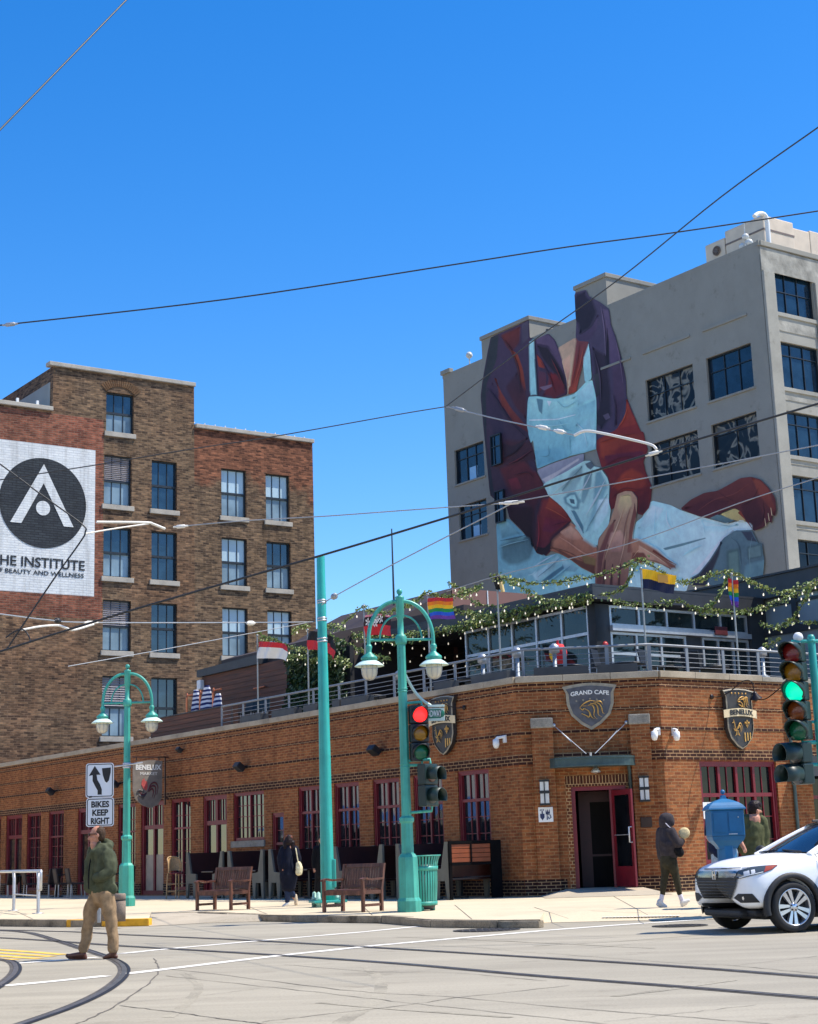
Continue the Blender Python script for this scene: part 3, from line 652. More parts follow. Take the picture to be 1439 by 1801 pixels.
def crest(fr, x, z, label):
    Mx = fr.M @ Matrix.Translation((x, -.1, z)); o_ = crest_outline(1.06, 1.46)
    mb = MB(); mb.prism(o_, -.03, .075, 0, Mx)
    s_ = solo('crest_sign', mb, SIGND, fr.w(x, 0, z - 1.46), label, 'sign', 'crest signs on the cafe walls')
    mb = MB(); n_ = len(o_); inn = [(px_ * .93, pz * .955 - .03) for px_, pz in o_]
    for i in range(n_):
        j = (i + 1) % n_; mb.add([Mx @ Vector((o_[i][0], -.034, o_[i][1])), Mx @ Vector((o_[j][0], -.034, o_[j][1])), Mx @ Vector((inn[j][0], -.05, inn[j][1])), Mx @ Vector((inn[i][0], -.05, inn[i][1]))], [(0, 1, 2, 3)])
    part('rim', mb, SIGNE, s_)
    mb = MB(); rows = []
    for i in range(13):
        t = i / 12; xx = -.56 + 1.12 * t; yy = -.055 - .05 * sin(pi * t); zz = -.72 + .05 * sin(pi * t)
        rows.append([Mx @ Vector((xx, yy, zz)), Mx @ Vector((xx, yy, zz + .19)), Mx @ Vector((xx, yy + .012, zz + .19)), Mx @ Vector((xx, yy + .012, zz))])
    mb.loft(rows, True, 0, False, True); bn = part('banner', mb, CREAM, s_)
    mb = MB(); mb.text('BENELUX', Mx @ Matrix.Translation((0, -.06, -.68)), .17, 0, .004, .006, maxw=.78, fn=lambda p: Vector((p.x, p.y - .05 * cos(p.x * 2.6), p.z + .05 * cos(p.x * 2.6))))
    part('lettering', mb, BLACK, bn)
    mb = MB(); strokes(mb, Mx @ Matrix.Translation((.1, -.03, -.33)) @ Matrix.Scale(.95, 4), LION, .016); part('lion_emblem', mb, GOLD, s_); mb = MB(); strokes(mb, Mx @ Matrix.Translation((-.16, -.03, -.95)) @ Matrix.Scale(1.15, 4), ROOST, .016); part('rooster_emblem', mb, GOLD, s_); mb = MB()
    strokes(mb, Mx @ Matrix.Translation((.2, -.03, -.88)) @ Matrix.Scale(.95, 4), FLEUR, .014)
    part('fleur_emblem', mb, GOLD, s_); mb = MB()
    for q in (.1, .19, .28): mb.box(q, q + .035, -.045, -.034, -1.3 + q * .25, -1.06, 0, Mx)
    for q in range(5): mb.ball(Mx @ Vector((-.24 + .12 * q, -.04, -.12)), .022, 6, 4)
    parts('gold_mark', mb, GOLD, s_); return s_
xl, zl = FL.inv(784, 1226); crest(FL, xl, zl + .02, 'dark crest sign with BENELUX banner on the shaded wall beside the red traffic light')
xr, zr = FR.inv(1291, 1212); crest(FR, xr, zr, 'dark crest sign with BENELUX banner on the sunny wall above the big maroon window')
LAMPB = paint('wall_lamp_bronze', S(40, 30, 28), .4, .3, 8, .4)
def gooseneck(fr, x, z, pts, label, head=True):
    mb = MB(); P = smooth_path([fr.w(x + a, -b, z + c) for a, b, c in pts], 5); mb.tube(P, .014, 6); mb.lathe([(.06, 0), (.06, .02), (.03, .035), (1e-6, .035)], fr.w(x, -.02, z), 10, 0, fr.M.to_3x3().to_4x4() @ Matrix.Rotation(pi / 2, 4, 'X'))
    o = solo('wall_lamp', mb, LAMPB, fr.w(x, 0, z), label, 'lamp', 'gooseneck lamps lighting the crests')
    if head:
        e = P[-1]; d = (P[-1] - P[-3]).normalized(); q = d.to_track_quat('Z', 'Y').to_matrix().to_4x4()
        m2 = MB(); m2.lathe([(.02, -.03), (.05, .0), (.07, .05), (.15, .14), (.155, .15), (1e-6, .1)], e, 12, 0, q); part('lamp_shade', m2, LAMPB, o)
    return o
x_, z_ = FL.inv(818, 1245); gooseneck(FL, x_, z_, [(0, .02, 0), (-.15, .25, .02), (-.45, .5, .2), (-.75, .75, .22), (-.9, .85, .05)], 'thin gooseneck lamp arching over the crest on the shaded wall')
gooseneck(FR, 1.69, 4.63, [(0, .02, 0), (.1, .18, -.01), (.22, .4, .08), (.32, .75, .3), (.42, .95, .28), (.5, .95, .02)], 'gooseneck lamp arching in front of the crest on the sunny wall')
gooseneck(FR, 3.19, 4.61, [(0, .02, 0), (.03, .25, -.03), (.05, .5, .05), (.08, 1.0, .32)], 'gooseneck lamp sticking out right of the crest on the sunny wall')
def floodlight(fr, px, py, label, s_=1.0):
    x, z = fr.inv(px, py); mb = MB(fr.M); mb.tube([(x, -.0, z + .02), (x, -.14, z + .02)], .03 * s_, 6)
    o = solo('floodlight', mb, BLACK, fr.w(x, 0, z), label, 'lamp', 'black floodlights on the long wall')
    m2 = MB(fr.M @ Matrix.Translation((x, -.26 * s_, z)) @ Matrix.Rotation(R(-38), 4, 'X')); m2.rbox(-.16 * s_, .16 * s_, -.14 * s_, .14 * s_, -.09 * s_, .09 * s_, .03); part('lamp_head', m2, BLACK, o)
floodlight(FL, 672, 1320, 'black floodlight between the tall pole and the red traffic light')
floodlight(FL, 434, 1349, 'black floodlight above the maroon sash window left of the tall pole')
floodlight(FL, 100, 1392, 'black floodlight left of the keep right sign')
floodlight(FL, 324, 1319, 'small black floodlight high up right of the market sign', .7)
floodlight(FL, 213, 1379, 'black floodlight half behind the far lamp post', .9)
def camera_box(fr, px, py, label):
    x, z = fr.inv(px, py); mb = MB(fr.M); mb.rbox(x - .05, x + .05, -.06, -.002, z - .02, z + .16, .012)
    o = solo('security_camera', mb, WHITE, fr.w(x, 0, z), label, 'camera', 'white security cameras on the cafe')
    m2 = MB(); m2.tube([fr.w(x, -.05, z + .12), fr.w(x - .07, -.2, z + .1), fr.w(x - .1, -.22, z + .06)], .035, 8); m2.lathe([(.02, .08), (.075, .06), (.08, -.06), (.05, -.14), (1e-6, -.15)], fr.w(x - .1, -.22, z), 10); part('camera_head', m2, WHITE, o)
camera_box(FL, 890, 1305, 'white security camera on the shaded wall just left of the entrance corner')
camera_box(FC, 1158, 1292, 'white security camera right of the entrance pilaster')
camera_box(FR, 1184, 1293, 'white security camera round the corner on the sunny wall')
LANT = paint('lantern_glass', (.62, .62, .58), .4, .1, 6)
def lantern(x, z, label):
    mb = MB(FC.M); mb.box(x - .1, x + .1, -.15, -.13, z - .3, z + .28); mb.box(x - .12, x + .12, -.31, -.13, z - .03, z + .03); mb.box(x - .12, x + .12, -.31, -.13, z + .24, z + .28); mb.box(x - .12, x + .12, -.31, -.13, z - .3, z - .26); mb.box(x - .012, x + .012, -.315, -.29, z - .28, z + .26)
    o = solo('wall_lantern', mb, BLACK, FC.w(x, -.13, z - .3), label, 'lamp', 'lanterns beside the entrance')
    for a, b in ((z - .255, z - .035), (z + .035, z + .235)):
        m2 = MB(FC.M); m2.box(x - .1, x + .1, -.3, -.155, a, b); part('lamp_glass', m2, LANT, o)
lantern(.57, 2.48, 'black wall lantern with white glass on the pilaster left of the entrance'); lantern(2.87, 2.48, 'black wall lantern with white glass on the pilaster right of the entrance')
mb = MB(FC.M); mb.rbox(.4, .74, -.155, -.132, 1.8, 2.14, .008); sg = solo('wall_sign', mb, WHITE, FC.w(.57, -.13, 1.8), 'small white square sign with a dark blue emblem on the left entrance pilaster', 'sign')
NAVY = paint('navy_print', S(30, 42, 82), .5, .05)
mb = MB(FC.M @ Matrix.Translation((.57, -.157, 1.97))); mb.prism([(-.13, .02), (-.03, .02), (-.03, -.06), (-.08, -.13), (-.13, -.06)], -.003, 0); mb.box(-.095, -.065, -.004, 0, .02, .08)
mb.prism([(0, .12), (.02, .05), (.04, .13), (.06, .05), (.09, .13), (.1, .02), (0, .0)], -.003, 0); mb.tube([(.03, -.002, -.12), (.03, -.002, 0), (.1, -.002, -.01), (.12, -.002, -.07), (.07, -.002, -.1), (.06, -.002, -.05)], .012, 5)
for i in range(3): mb.box(-.13 + i * .035, -.11 + i * .035, -.003, 0, .09, .12)
part('emblem', mb, NAVY, sg)
mb = MB(FC.M); mb.rbox(2.74, 3.0, -.15, -.131, 1.6, 1.83, .006); solo('plaque', mb, paint('bronze_plaque', S(60, 42, 34), .4, .2, 10, .4), FC.w(2.87, -.13, 1.6), 'small brown bronze plaque on the right entrance pilaster', 'plaque')
mb = MB(FC.M); mb.lathe([(.02, .1), (.06, .06), (.12, -.02), (.1, -.04), (1e-6, -.06)], (1.78, -.07, 2.93), 12); solo('soffit_lamp', mb, ALU, FC.w(1.78, -.02, 2.9), 'small lamp over the door under the canopy', 'lamp')
# projecting board of the market
x_, _z = FL.inv(296, 1380); FP = Fr(FL.w(x_, 0, 0), YAW); FP.M = Matrix.Translation(FP.o) @ Matrix.Rotation(YAW, 4, 'Z')
zt = FL.iz(296, 1333); mb = MB(FP.M); mb.box(-.13, -.09, -.02, .02, zt - 1.5, zt + .05); mb.box(-1.3, .0, -.02, .02, zt, zt + .04); mb.box(-.1, 0, -.02, .02, zt - 1.3, zt - 1.26); mb.box(-1.15, -1.12, -.01, .01, zt - .08, zt); mb.box(-.35, -.32, -.01, .01, zt - .08, zt)
BRONZE = paint('bracket_bronze', S(56, 36, 28), .5, .2, 6)
sg = solo('market_sign', mb, BRONZE, FP.w(0, 0, zt), 'hanging grey wooden board reading BENELUX MARKET with a red rooster', 'sign')
Mx = FP.M @ Matrix.Translation((-.73, 0, zt - .08)); o_ = [(-.52, -.1), (-.52, -.95), (-.44, -1.22), (-.2, -1.42), (.1, -1.52), (.36, -1.4), (.48, -1.2), (.5, -.95), (.5, -.03), (.3, .0), (0, .0), (-.35, -.05)]
GREYW = paint('grey_barn_board', S(128, 118, 106), .8, .25, 4, bump=.3)
mb = MB(); mb.prism(o_, -.03, .03, 0, Mx); bd = part('board', mb, GREYW, sg)
mb = MB(); mb.text('BENELUX', Mx @ Matrix.Translation((0, -.034, -.3)), .22, 0, .004, .008, maxw=.9); mb.text('MARKET', Mx @ Matrix.Translation((0.02, -.034, -.47)), .13, 0, .004, .0, maxw=.6); part('lettering', mb, TXT, bd)
mb = MB(); Mr = Mx @ Matrix.Translation((.0, -.02, -.9)); mb.prism([(-.22, .26), (-.14, .33), (-.12, .25), (-.04, .22), (-.02, .05), (-.06, -.06), (-.16, -.02), (-.24, .12)], -.02, -.012, 0, Mr); part('red_rooster', mb, paint('rooster_red', S(190, 84, 78), .6, .2, 8), bd)
mb = MB(); strokes(mb, Mr, [[(-.02, -.1), (.1, .15), (.26, .18), (.34, .02), (.3, -.2)], [(0, -.06), (.12, .08), (.24, .06), (.26, -.1), (.2, -.32)], [(.02, -.1), (.12, 0), (.18, -.1), (.14, -.28)], [(-.3, -.1), (-.2, -.2), (-.05, -.12)]], .03, -.018); part('rooster_tail', mb, paint('rooster_maroon', S(96, 40, 44), .6, .2, 8), bd)
mb = MB(); strokes(mb, Mr, [[(-.38, -.1), (-.3, -.05), (-.15, -.12)], [(-.34, -.2), (-.2, -.25), (-.05, -.15)], [(-.1, -.2), (-.2, -.35)]], .05, -.016); part('rooster_body', mb, paint('rooster_grey', S(84, 80, 80), .6, .2, 8), bd)

# ================================================================== BRICK WAREHOUSE WITH THE PAINTED SIGN
p0 = C1 + A_DIR * 45; d_ = ray(549.5, 779.6); FI = Fr(CAM_LOC + d_ * ((p0 - CAM_LOC).dot(A_DIR) / d_.dot(A_DIR)), YAW); FI.o.z = 0; FI = Fr(FI.o, YAW)
IB = brick('warehouse_brick', S(140, 114, 88), S(74, 58, 47), S(122, 104, 86), bw=.34, bh=.11, ms=.013, var=.6, stain=.28, bump=1.0, tint=(1.06, .93, .88))
IR = brick('warehouse_red_brick', S(162, 98, 76), S(112, 62, 50), S(136, 108, 92), bw=.34, bh=.11, ms=.013, var=.55, stain=.3, bump=1.0, tint=(.85, .92, .92))
IW = brick('white_painted_brick', (.74, .76, .76), (.66, .69, .7), (.6, .62, .64), bw=.4, bh=.125, ms=.016, var=.08, stain=.1, bump=1.0)
IK = brick('black_painted_brick', S(60, 66, 72), S(50, 55, 62), S(40, 44, 50), bw=.4, bh=.125, ms=.016, var=.15, stain=.15, bump=1.0)
IST = concrete('warehouse_stone', (.42, .385, .33), stain=.25, big=1.5)
FRM = paint('window_frame_navy', (.012, .018, .026), .45, .2, 3)
SKYG = glass('sash_glass', (.012, .03, .05), .02, 1.0)
BLND = paint('sash_blind', S(176, 200, 212), .3, .1, .6, spec=.6)
BLN2 = paint('sash_blind_grey', S(120, 142, 155), .3, .35, .8, spec=.7)
LOUV = paint('louver_grey', S(160, 155, 160), .5, .08, 3)
def irect(fr, l, t, r, b): x0, z1 = fr.inv(l, t); x1, z0 = fr.inv(r, b); return [x0, x1, z0, z1]
zt_ = (FI.iz(89.5, 642.6) + FI.iz(341.7, 681.1)) / 2; zr_ = (FI.iz(342.5, 752.3) + FI.iz(549.5, 779.6)) / 2; zl_ = (FI.iz(0, 711) + FI.iz(96, 723.5)) / 2
IRG = brick('warehouse_mixed_brick', S(140, 114, 88), S(74, 58, 47), S(122, 104, 86), bw=.34, bh=.11, ms=.013, var=.6, stain=.28, bump=1.0, tint=(1.18, .74, .68), grad=(zr_ - 4.2, zr_ - .6))
xt0, xt1 = FI.ix(93, 700), FI.ix(341.5, 720); XL = -32.0
cols = {1: (184, 232.5), 2: (267, 311.5), 3: (390.5, 434.5), 4: (469, 510.5)}
rows = {2: (184.9, 799, 887), 3: (182, 925.5, 1014), 4: (178, 1054, 1144.5), 5: (174, 1188, 1296)}
zz = {r: (FI.iz(x, b) + .02, FI.iz(x, t)) for r, (x, t, b) in rows.items()}
cx = {1: (FI.ix(182, 970), FI.ix(231, 970)), 2: (FI.ix(266.6, 970), FI.ix(311.5, 970)), 3: (FI.ix(390.3, 970), FI.ix(434.5, 970)), 4: (FI.ix(469, 970), FI.ix(511, 970))}
holes = []; wins = []
for c in cx:
    for r in zz: holes.append((*cx[c], *zz[r])); wins.append((c, r, holes[-1]))
a5 = (FI.ix(186.8, 730), FI.ix(235.4, 730), FI.iz(186.8, 758), FI.iz(211, 692)); holes.append(a5)
inst = thing('brick_warehouse', 'tall brown brick warehouse with a white painted sign and black sash windows', 'building', FI.o)
pT = [FI.inv(0, 771.3), FI.inv(169.4, 792.8), FI.inv(164, 1049), FI.inv(0, 1038.8)]
pz1, pz0 = (pT[0][1] + pT[1][1]) / 2, (pT[2][1] + pT[3][1]) / 2; px1 = (pT[1][0] + pT[2][0]) / 2
rx = cx[1][0] - .05; rz = FI.iz(90, 1085)
# slanting zones are cut into the grid of the wall: red where it was rebuilt, white under the sign
def imat(x, z):
    if x < px1 and pz0 < z < pz1: return 2
    if x < rx and rz < z < zl_ - .1: return 1
    if x > xt1: return 3
    return 0
mb = MB()
for (a, b, zt) in ((XL, xt0, zl_), (xt0, xt1, zt_), (xt1, 0, zr_)):
    hs_ = [h for h in holes if h[0] >= a - .01 and h[1] <= b + .01]
    if a == XL: hs_ = [h for h in holes if h[1] < xt0]
    xs_ = [x for x in (px1, rx, xt1 - .5) if a < x < b]
    cut = sorted({a, b, *xs_})
    for i in range(len(cut) - 1):
        c0, c1 = cut[i], cut[i + 1]
        wall_cells(mb, FI, c0, c1, 0, zt, [h for h in hs_ if h[0] >= c0 - .01 and h[1] <= c1 + .01], 0, .3, zcuts=[q for q in (pz0, pz1, rz, zr_ - 1.9, zl_ - .1) if q < zt], matfn=imat)
D_ = 22
for (a, b, zt) in ((XL, xt0, zl_), (xt0, xt1, zt_), (xt1, 0, zr_)):
    dd = 7.5 if zt == zt_ else D_
    mb.quad(FI.w(a, 0, 0), FI.w(a, 0, zt), FI.w(a, dd, zt), FI.w(a, dd, 0)); mb.quad(FI.w(b, 0, zt), FI.w(b, 0, 0), FI.w(b, dd, 0), FI.w(b, dd, zt))
    mb.quad(FI.w(a, dd, 0), FI.w(a, dd, zt), FI.w(b, dd, zt), FI.w(b, dd, 0)); mb.quad(FI.w(a, .3, zt - .2), FI.w(b, .3, zt - .2), FI.w(b, dd, zt - .2), FI.w(a, dd, zt - .2), 1)
part('wall', mb, [IB, IR, IW, IRG], inst)
mb = MB(FI.M); GREYP = paint('grey_cladding', S(150, 150, 142), .6, .08, 1)
mb.box(xt0 - .02, xt0 - .003, .35, 8.2, zl_ - .4, zt_ - .75); part('side_cladding', mb, GREYP, inst)
mb = MB(FI.M)
for a, b, zt in ((XL, xt0 - .01, zl_), (xt0 - .25, xt1 + .05, zt_), (xt1 + .06, .06, zr_)): mb.rbox(a, b, -.14, .4, zt, zt + .22, .03)
parts('coping', mb, IST, inst)
mb = MB(FI.M)
for i in range(12): mb.box(xt0 - .9 - i * 1.05, xt0 - .78 - i * 1.05, -.1, 0, zl_ + .22, zl_ + .42); mb.box(-.6 - i * .62, -.56 - i * .62, -.1, -.05, zr_ + .22, zr_ + .3)
parts('coping_clip', mb, WHITE, inst)
mb = MB(FI.M)
for c, r, h in wins: mb.rbox(h[0] - .12, h[1] + .12, -.1, .2, h[2] - .26, h[2] - .005, .02)
mb.rbox(a5[0] - .1, a5[1] + .1, -.1, .2, a5[2] - .26, a5[2] - .005, .02)
parts('window_sill', mb, IST, inst)
def sashwin(h, top, low, arch=False):
    x0, x1, z0, z1 = h; mbx = MB(FI.M); y = .18; c = .062; zm = z0 + (z1 - z0) * .49; xm1, xm2 = x0 + (x1 - x0) / 3, x0 + (x1 - x0) * 2 / 3
    mbx.box(x0, x0 + c, y - .04, y + .1, z0, z1); mbx.box(x1 - c, x1, y - .04, y + .1, z0, z1); mbx.box(x0 + c, x1 - c, y - .04, y + .1, z1 - c, z1); mbx.box(x0 + c, x1 - c, y - .04, y + .1, z0, z0 + c); mbx.box(x0 + c, x1 - c, y - .02, y + .09, zm - .06, zm + .06)
    for xm in (xm1, xm2):
        mbx.box(xm - .018, xm + .018, y + .01, y + .07, zm + .06, z1 - c); mbx.box(xm - .018, xm + .018, y + .025, y + .075, z0 + c, zm - .06)
    o = part('window', mbx, FRM, inst)
    for (a, b), mt, yy in (((zm + .06, z1 - c), top, y + .05), ((z0 + c, zm - .06), low, y + .06)):
        m2 = MB(FI.M)
        if mt is LOUV:
            k = 12
            for i in range(k): zq = a + (b - a) * i / k; m2.add([(x0 + c, yy - .09, zq), (x1 - c, yy - .09, zq), (x1 - c, yy - .01, zq + (b - a) / k * .6), (x0 + c, yy - .01, zq + (b - a) / k * .6)], [(0, 1, 2, 3)])  # dark reflection put into the bar's chrome colour
            m2.box(x0 + c, x1 - c, yy + .01, yy + .02, a, b); part('louver', m2, LOUV, o)
        else: m2.box(x0 + c, x1 - c, yy, yy + .02, a, b); part('pane', m2, mt, o)
for c, r, h in wins:
    if c == 1: t_, l_ = (LOUV, BLN2) if r != 3 else (SKYG, BLN2)
    elif c == 2: t_, l_ = SKYG, SKYG
    elif c == 3: t_, l_ = BLND, BLN2
    else: t_, l_ = (BLND if r == 4 else SKYG if r == 3 else BLND), BLN2
    sashwin(h, t_, l_)
sashwin(a5, SKYG, BLN2)
mb = MB(FI.M)       # brick arch over the top window, and the flat black curve of its head
w5 = a5[1] - a5[0]; xm = (a5[0] + a5[1]) / 2; R5 = w5 * .72
for i in range(18):
    q = -.95 + 1.9 * i / 17; q2 = q + .09; zc = a5[3] - .45 - R5 * cos(.78)
    P = [(xm + (R5 + r_) * sin(k * .82), a5[3] - R5 * cos(.82) + (R5 + r_) * cos(k * .82)) for r_, k in ((.0, q), (.42, q), (.42, q2), (.0, q2))]
    mb.prism(P, -.035, .02)
part('arch', mb, brick('arch_brick', S(120, 92, 66), S(96, 70, 50), S(110, 95, 78), bw=.5, bh=.5), inst)
# the painted sign itself
ps = thing('painted_wall_sign', 'large white painted wall sign of THE INSTITUTE OF BEAUTY AND WELLNESS with black disc', 'sign', FI.w(px1 - 5, 0, pz0))
cxx, czz = FI.inv(76, 884.5); rr_ = (abs(FI.ix(151, 892) - FI.ix(1, 876)) / 2 + abs(FI.iz(76, 804) - FI.iz(77, 965)) / 2) / 2
mb = MB(FI.M); mb.prism([(cxx + rr_ * cos(2 * pi * i / 64), czz + rr_ * sin(2 * pi * i / 64)) for i in range(64)], -.02, -.002); part('black_disc', mb, IK, ps)
def ipts(L): return [FI.inv(x, y) for x, y in L]
mb = MB(FI.M); mb.prism(ipts([(77, 816.5), (17.5, 918), (37, 920), (76.5, 850), (112, 926), (129, 927.5)]), -.034, -.021)
dx, dz = FI.inv(75.4, 894); mb.prism([(dx + .37 * cos(2 * pi * i / 24), dz + .37 * sin(2 * pi * i / 24)) for i in range(24)], -.034, -.021); part('letter_emblem', mb, IW, ps)
mb = MB()
xa, za = FI.inv(0, 994.5); xb, zb = FI.inv(149, 1001.5); hc = FI.iz(20, 979) - FI.iz(20, 996)
full = (xb - xa) * 1.105
mb.text('THE INSTITUTE', FI.M @ Matrix.Translation((xb - full / 2, -.016, (za + zb) / 2)), hc / .7, 0, .008, .01, maxw=full)
xa, za = FI.inv(7, 1007.5); xb, zb = FI.inv(147, 1015.5); full = (xb - xa) * 1.13; h2 = FI.iz(60, 1003) - FI.iz(60, 1010.5)
mb.text('OF BEAUTY AND WELLNESS', FI.M @ Matrix.Translation((xb - full / 2, -.016, (za + zb) / 2)), h2 / .7, 0, .008, .0, maxw=full)
part('lettering', mb, IK, ps)

# ================================================================== CONCRETE BLOCK WITH THE MURAL
q_ = at(1335, 430, 78); FML = Fr((q_.x, q_.y, 0), YAW - pi / 2); FMR = Fr((q_.x, q_.y, 0), YAW)
CONC = concrete('rendered_concrete', (.305, .294, .258), stain=.08, big=.35, speck=.05, streak=.06)
CONR = concrete('board_marked_concrete', (.34, .33, .29), stain=.2, big=.6, speck=.14)
STUC = paint('rough_stucco', (.3, .29, .255), .95, .35, 1.6, bump=1.0, bscale=5)
BG = glass('office_glass', (.008, .022, .04), .02, .6)
REFL_PAINT = N('painted_reflection_glass'); _q = REFL_PAINT.noise(.5, None, 2, .5); _q.inputs['Distortion'].default_value = 2.6; _r = REFL_PAINT.ramp(_q, 0, [(.4, (.012, .014, .016)), (.47, (.02, .022, .022)), (.5, (.26, .24, .19)), (.56, (.15, .14, .115)), (.6, (.015, .018, .02))]); REFL_PAINT.l(_r, 0, REFL_PAINT.b, 'Base Color'); REFL_PAINT.set(Roughness=.15); REFL_PAINT.b.inputs['Specular IOR Level'].default_value = .2; REFL_PAINT = REFL_PAINT.mat  # beige and dark window reflections painted into the base colour
CURT = paint('curtain', S(70, 92, 110), .6, .2, .8)
conb = thing('concrete_block', 'tall grey concrete block with a huge mural of an aproned person on its windowless side', 'building', FML.o)
zP = FML.iz(1335, 430); xLd = FML.ix(779, 655)
wn = dict(w1=irect(FML, 1135.3, 669, 1223, 720), w2=irect(FML, 1241, 631, 1326, 679), w3=irect(FML, 1147, 780, 1234, 832), w4=irect(FML, 1252, 747.5, 1337, 803),
          wl1=irect(FML, 799, 793, 853, 838.6), wl2=irect(FML, 806.6, 891, 858, 938), wm1=irect(FML, 866.5, 768, 886.5, 815), wm2=irect(FML, 874, 865.4, 892, 916.7))
for k in ('w1', 'w2'): wn[k][2:] = [FML.iz(1139, 742.3), FML.iz(1241, 631)]
for k in ('w3', 'w4'): wn[k][2:] = [FML.iz(1150.6, 855), FML.iz(1252, 747.5)]
wn['wl1'][2:] = [FML.iz(802, 853), FML.iz(799, 793)]; wn['wl2'][2:] = [FML.iz(806.6, 952), FML.iz(806.6, 891)]
wn['w1'][:2] = wn['w3'][:2] = [FML.ix(1140, 742), FML.ix(1224, 720)]; wn['w2'][:2] = wn['w4'][:2] = [FML.ix(1246, 690), FML.ix(1325, 660)]
mb = MB(); wall_cells(mb, FML, xLd, -.02, 0, zP, [tuple(wn[k]) for k in ('w1', 'w2', 'w3', 'w4', 'wl1', 'wl2')], 0, .3)
XR = 16.0
# right side: bays
br = [(FMR.iz(1362, 547), FMR.iz(1361.5, 469.6)), (FMR.iz(1378, 680), FMR.iz(1375, 600)), (FMR.iz(1390, 800), FMR.iz(1385, 722)), (FMR.iz(1401.6, 915.5), FMR.iz(1394.5, 835)), (FMR.iz(1409, 1032), FMR.iz(1405, 948))]
bays = [(.85, 3.75), (4.35, 7.25), (7.85, 10.75), (11.35, 14.25)]
hr = [(a, b, z0, z1) for a, b in bays for z0, z1 in br]
wall_cells(mb, FMR, 0, XR, 0, zP, hr, 1, .35)
pB, pC, pD = FMR.w(XR, 0, 0), FMR.w(XR, 26, 0), FML.w(xLd, 14, 0)
mb.quad(pB, pC, pC + ZV * zP, pB + ZV * zP); e_ = FML.w(xLd, 0, 0); mb.quad(pD, e_, e_ + ZV * zP, pD + ZV * zP); mb.quad(pC, pD, pD + ZV * zP, pC + ZV * zP)
mb.add([FML.w(xLd, 0, zP - .5), FML.w(0, 0, zP - .5), pB + ZV * (zP - .5), pC + ZV * (zP - .5), pD + ZV * (zP - .5)], [(0, 1, 2, 3, 4)], 0)
part('wall', mb, [CONC, CONR], conb)
mb = MB()
mb.box(xLd - .05, -.02, -.006, .4, zP, zP + .22, 0, FML.M); mb.rbox(0, XR, -.12, .4, zP - .05, zP + .22, .03, 0, FMR.M); mb.rbox(xLd - .12, xLd + .85, -.13, .2, zP + .22, zP + .5, .03, 0, FML.M)
mb.rbox(-.08, .06, -.1, .06, zP - .06, zP + .23, .02, 0, FML.M)
parts('parapet_cap', mb, CONC, conb)
mb = MB(FMR.M)
mb.box(.0, XR, -.05, -.004, zP - 1.35, zP - .1)
for a, b in bays:
    for i in range(len(br) - 1): mb.box(a, b, -.03, -.003, br[i + 1][1] + .55, br[i][0] - .42)
parts('spandrel', mb, STUC, conb)
mb = MB(FMR.M)
for z0, z1 in br: mb.rbox(.8, XR, -.08, .1, z0 - .22, z0 - .01, .02)
for i, (a, b) in enumerate([(-.0, .8), (3.8, 4.3), (7.3, 7.8), (10.8, 11.3), (14.3, XR)]): mb.rbox(a + .003, b, -.16, .0, 0, zP - 1.4, .03)
parts('pier', mb, CONR, conb)
def office(fr, h, vb, hb, gl, y=.2, name='window', mt=None, cur=None):
    x0, x1, z0, z1 = h; o = window(fr, conb, x0, x1, z0, z1, [mt or FRM, gl], y=y, cas=.065, vb=vb, hb=hb, bw=.04)
    return o
for i, (a, b) in enumerate(bays):
    for j, (z0, z1) in enumerate(br): office(FMR, (a, b, z0, z1), (.33, .66), (.5,) if j == 0 else (.74,), BG if j < 4 else GLD)
office(FML, wn['w1'], (.34, .68), (.62,), REFL_PAINT); office(FML, wn['w2'], (.34, .68), (.66,), BG); office(FML, wn['w3'], (.34, .68), (.75,), REFL_PAINT); office(FML, wn['w4'], (.5,), (.75,), REFL_PAINT)
office(FML, wn['wl1'], (.34, .66), (.72,), BG); office(FML, wn['wl2'], (.34, .66), (.68,), BG)
for k in ('wm1', 'wm2'): office(FML, wn[k], (.3,), (.62,), BG, y=-.16)
# light panes: curtains and sky seen through the corner rooms
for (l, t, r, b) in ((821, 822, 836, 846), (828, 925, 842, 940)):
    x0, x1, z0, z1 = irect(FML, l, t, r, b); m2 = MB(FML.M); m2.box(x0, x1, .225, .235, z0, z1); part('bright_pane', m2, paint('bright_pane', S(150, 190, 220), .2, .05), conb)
mb = MB(FML.M)
for k in ('w1', 'w2', 'w3', 'w4', 'wl1', 'wl2'): h = wn[k]; mb.rbox(h[0] - .1, h[1] + .1, -.09, .1, h[2] - .12, h[2] - .005, .02)
for L in ((1236, 582, 1314, 552), (1131, 622, 1214, 590), (1058, 648, 1110, 630)):
    x0, z0 = FML.inv(L[0], L[1]); x1, z1 = FML.inv(L[2], L[3]); mb.rbox(x0, x1, -.08, .02, (z0 + z1) / 2 - .08, (z0 + z1) / 2 + .06, .02)
parts('window_sill', mb, CONC, conb)
LP_ = N('recess_line'); LP_.set(Base_Color=(.28, .265, .23, 1), Roughness=.9); LP_ = LP_.mat
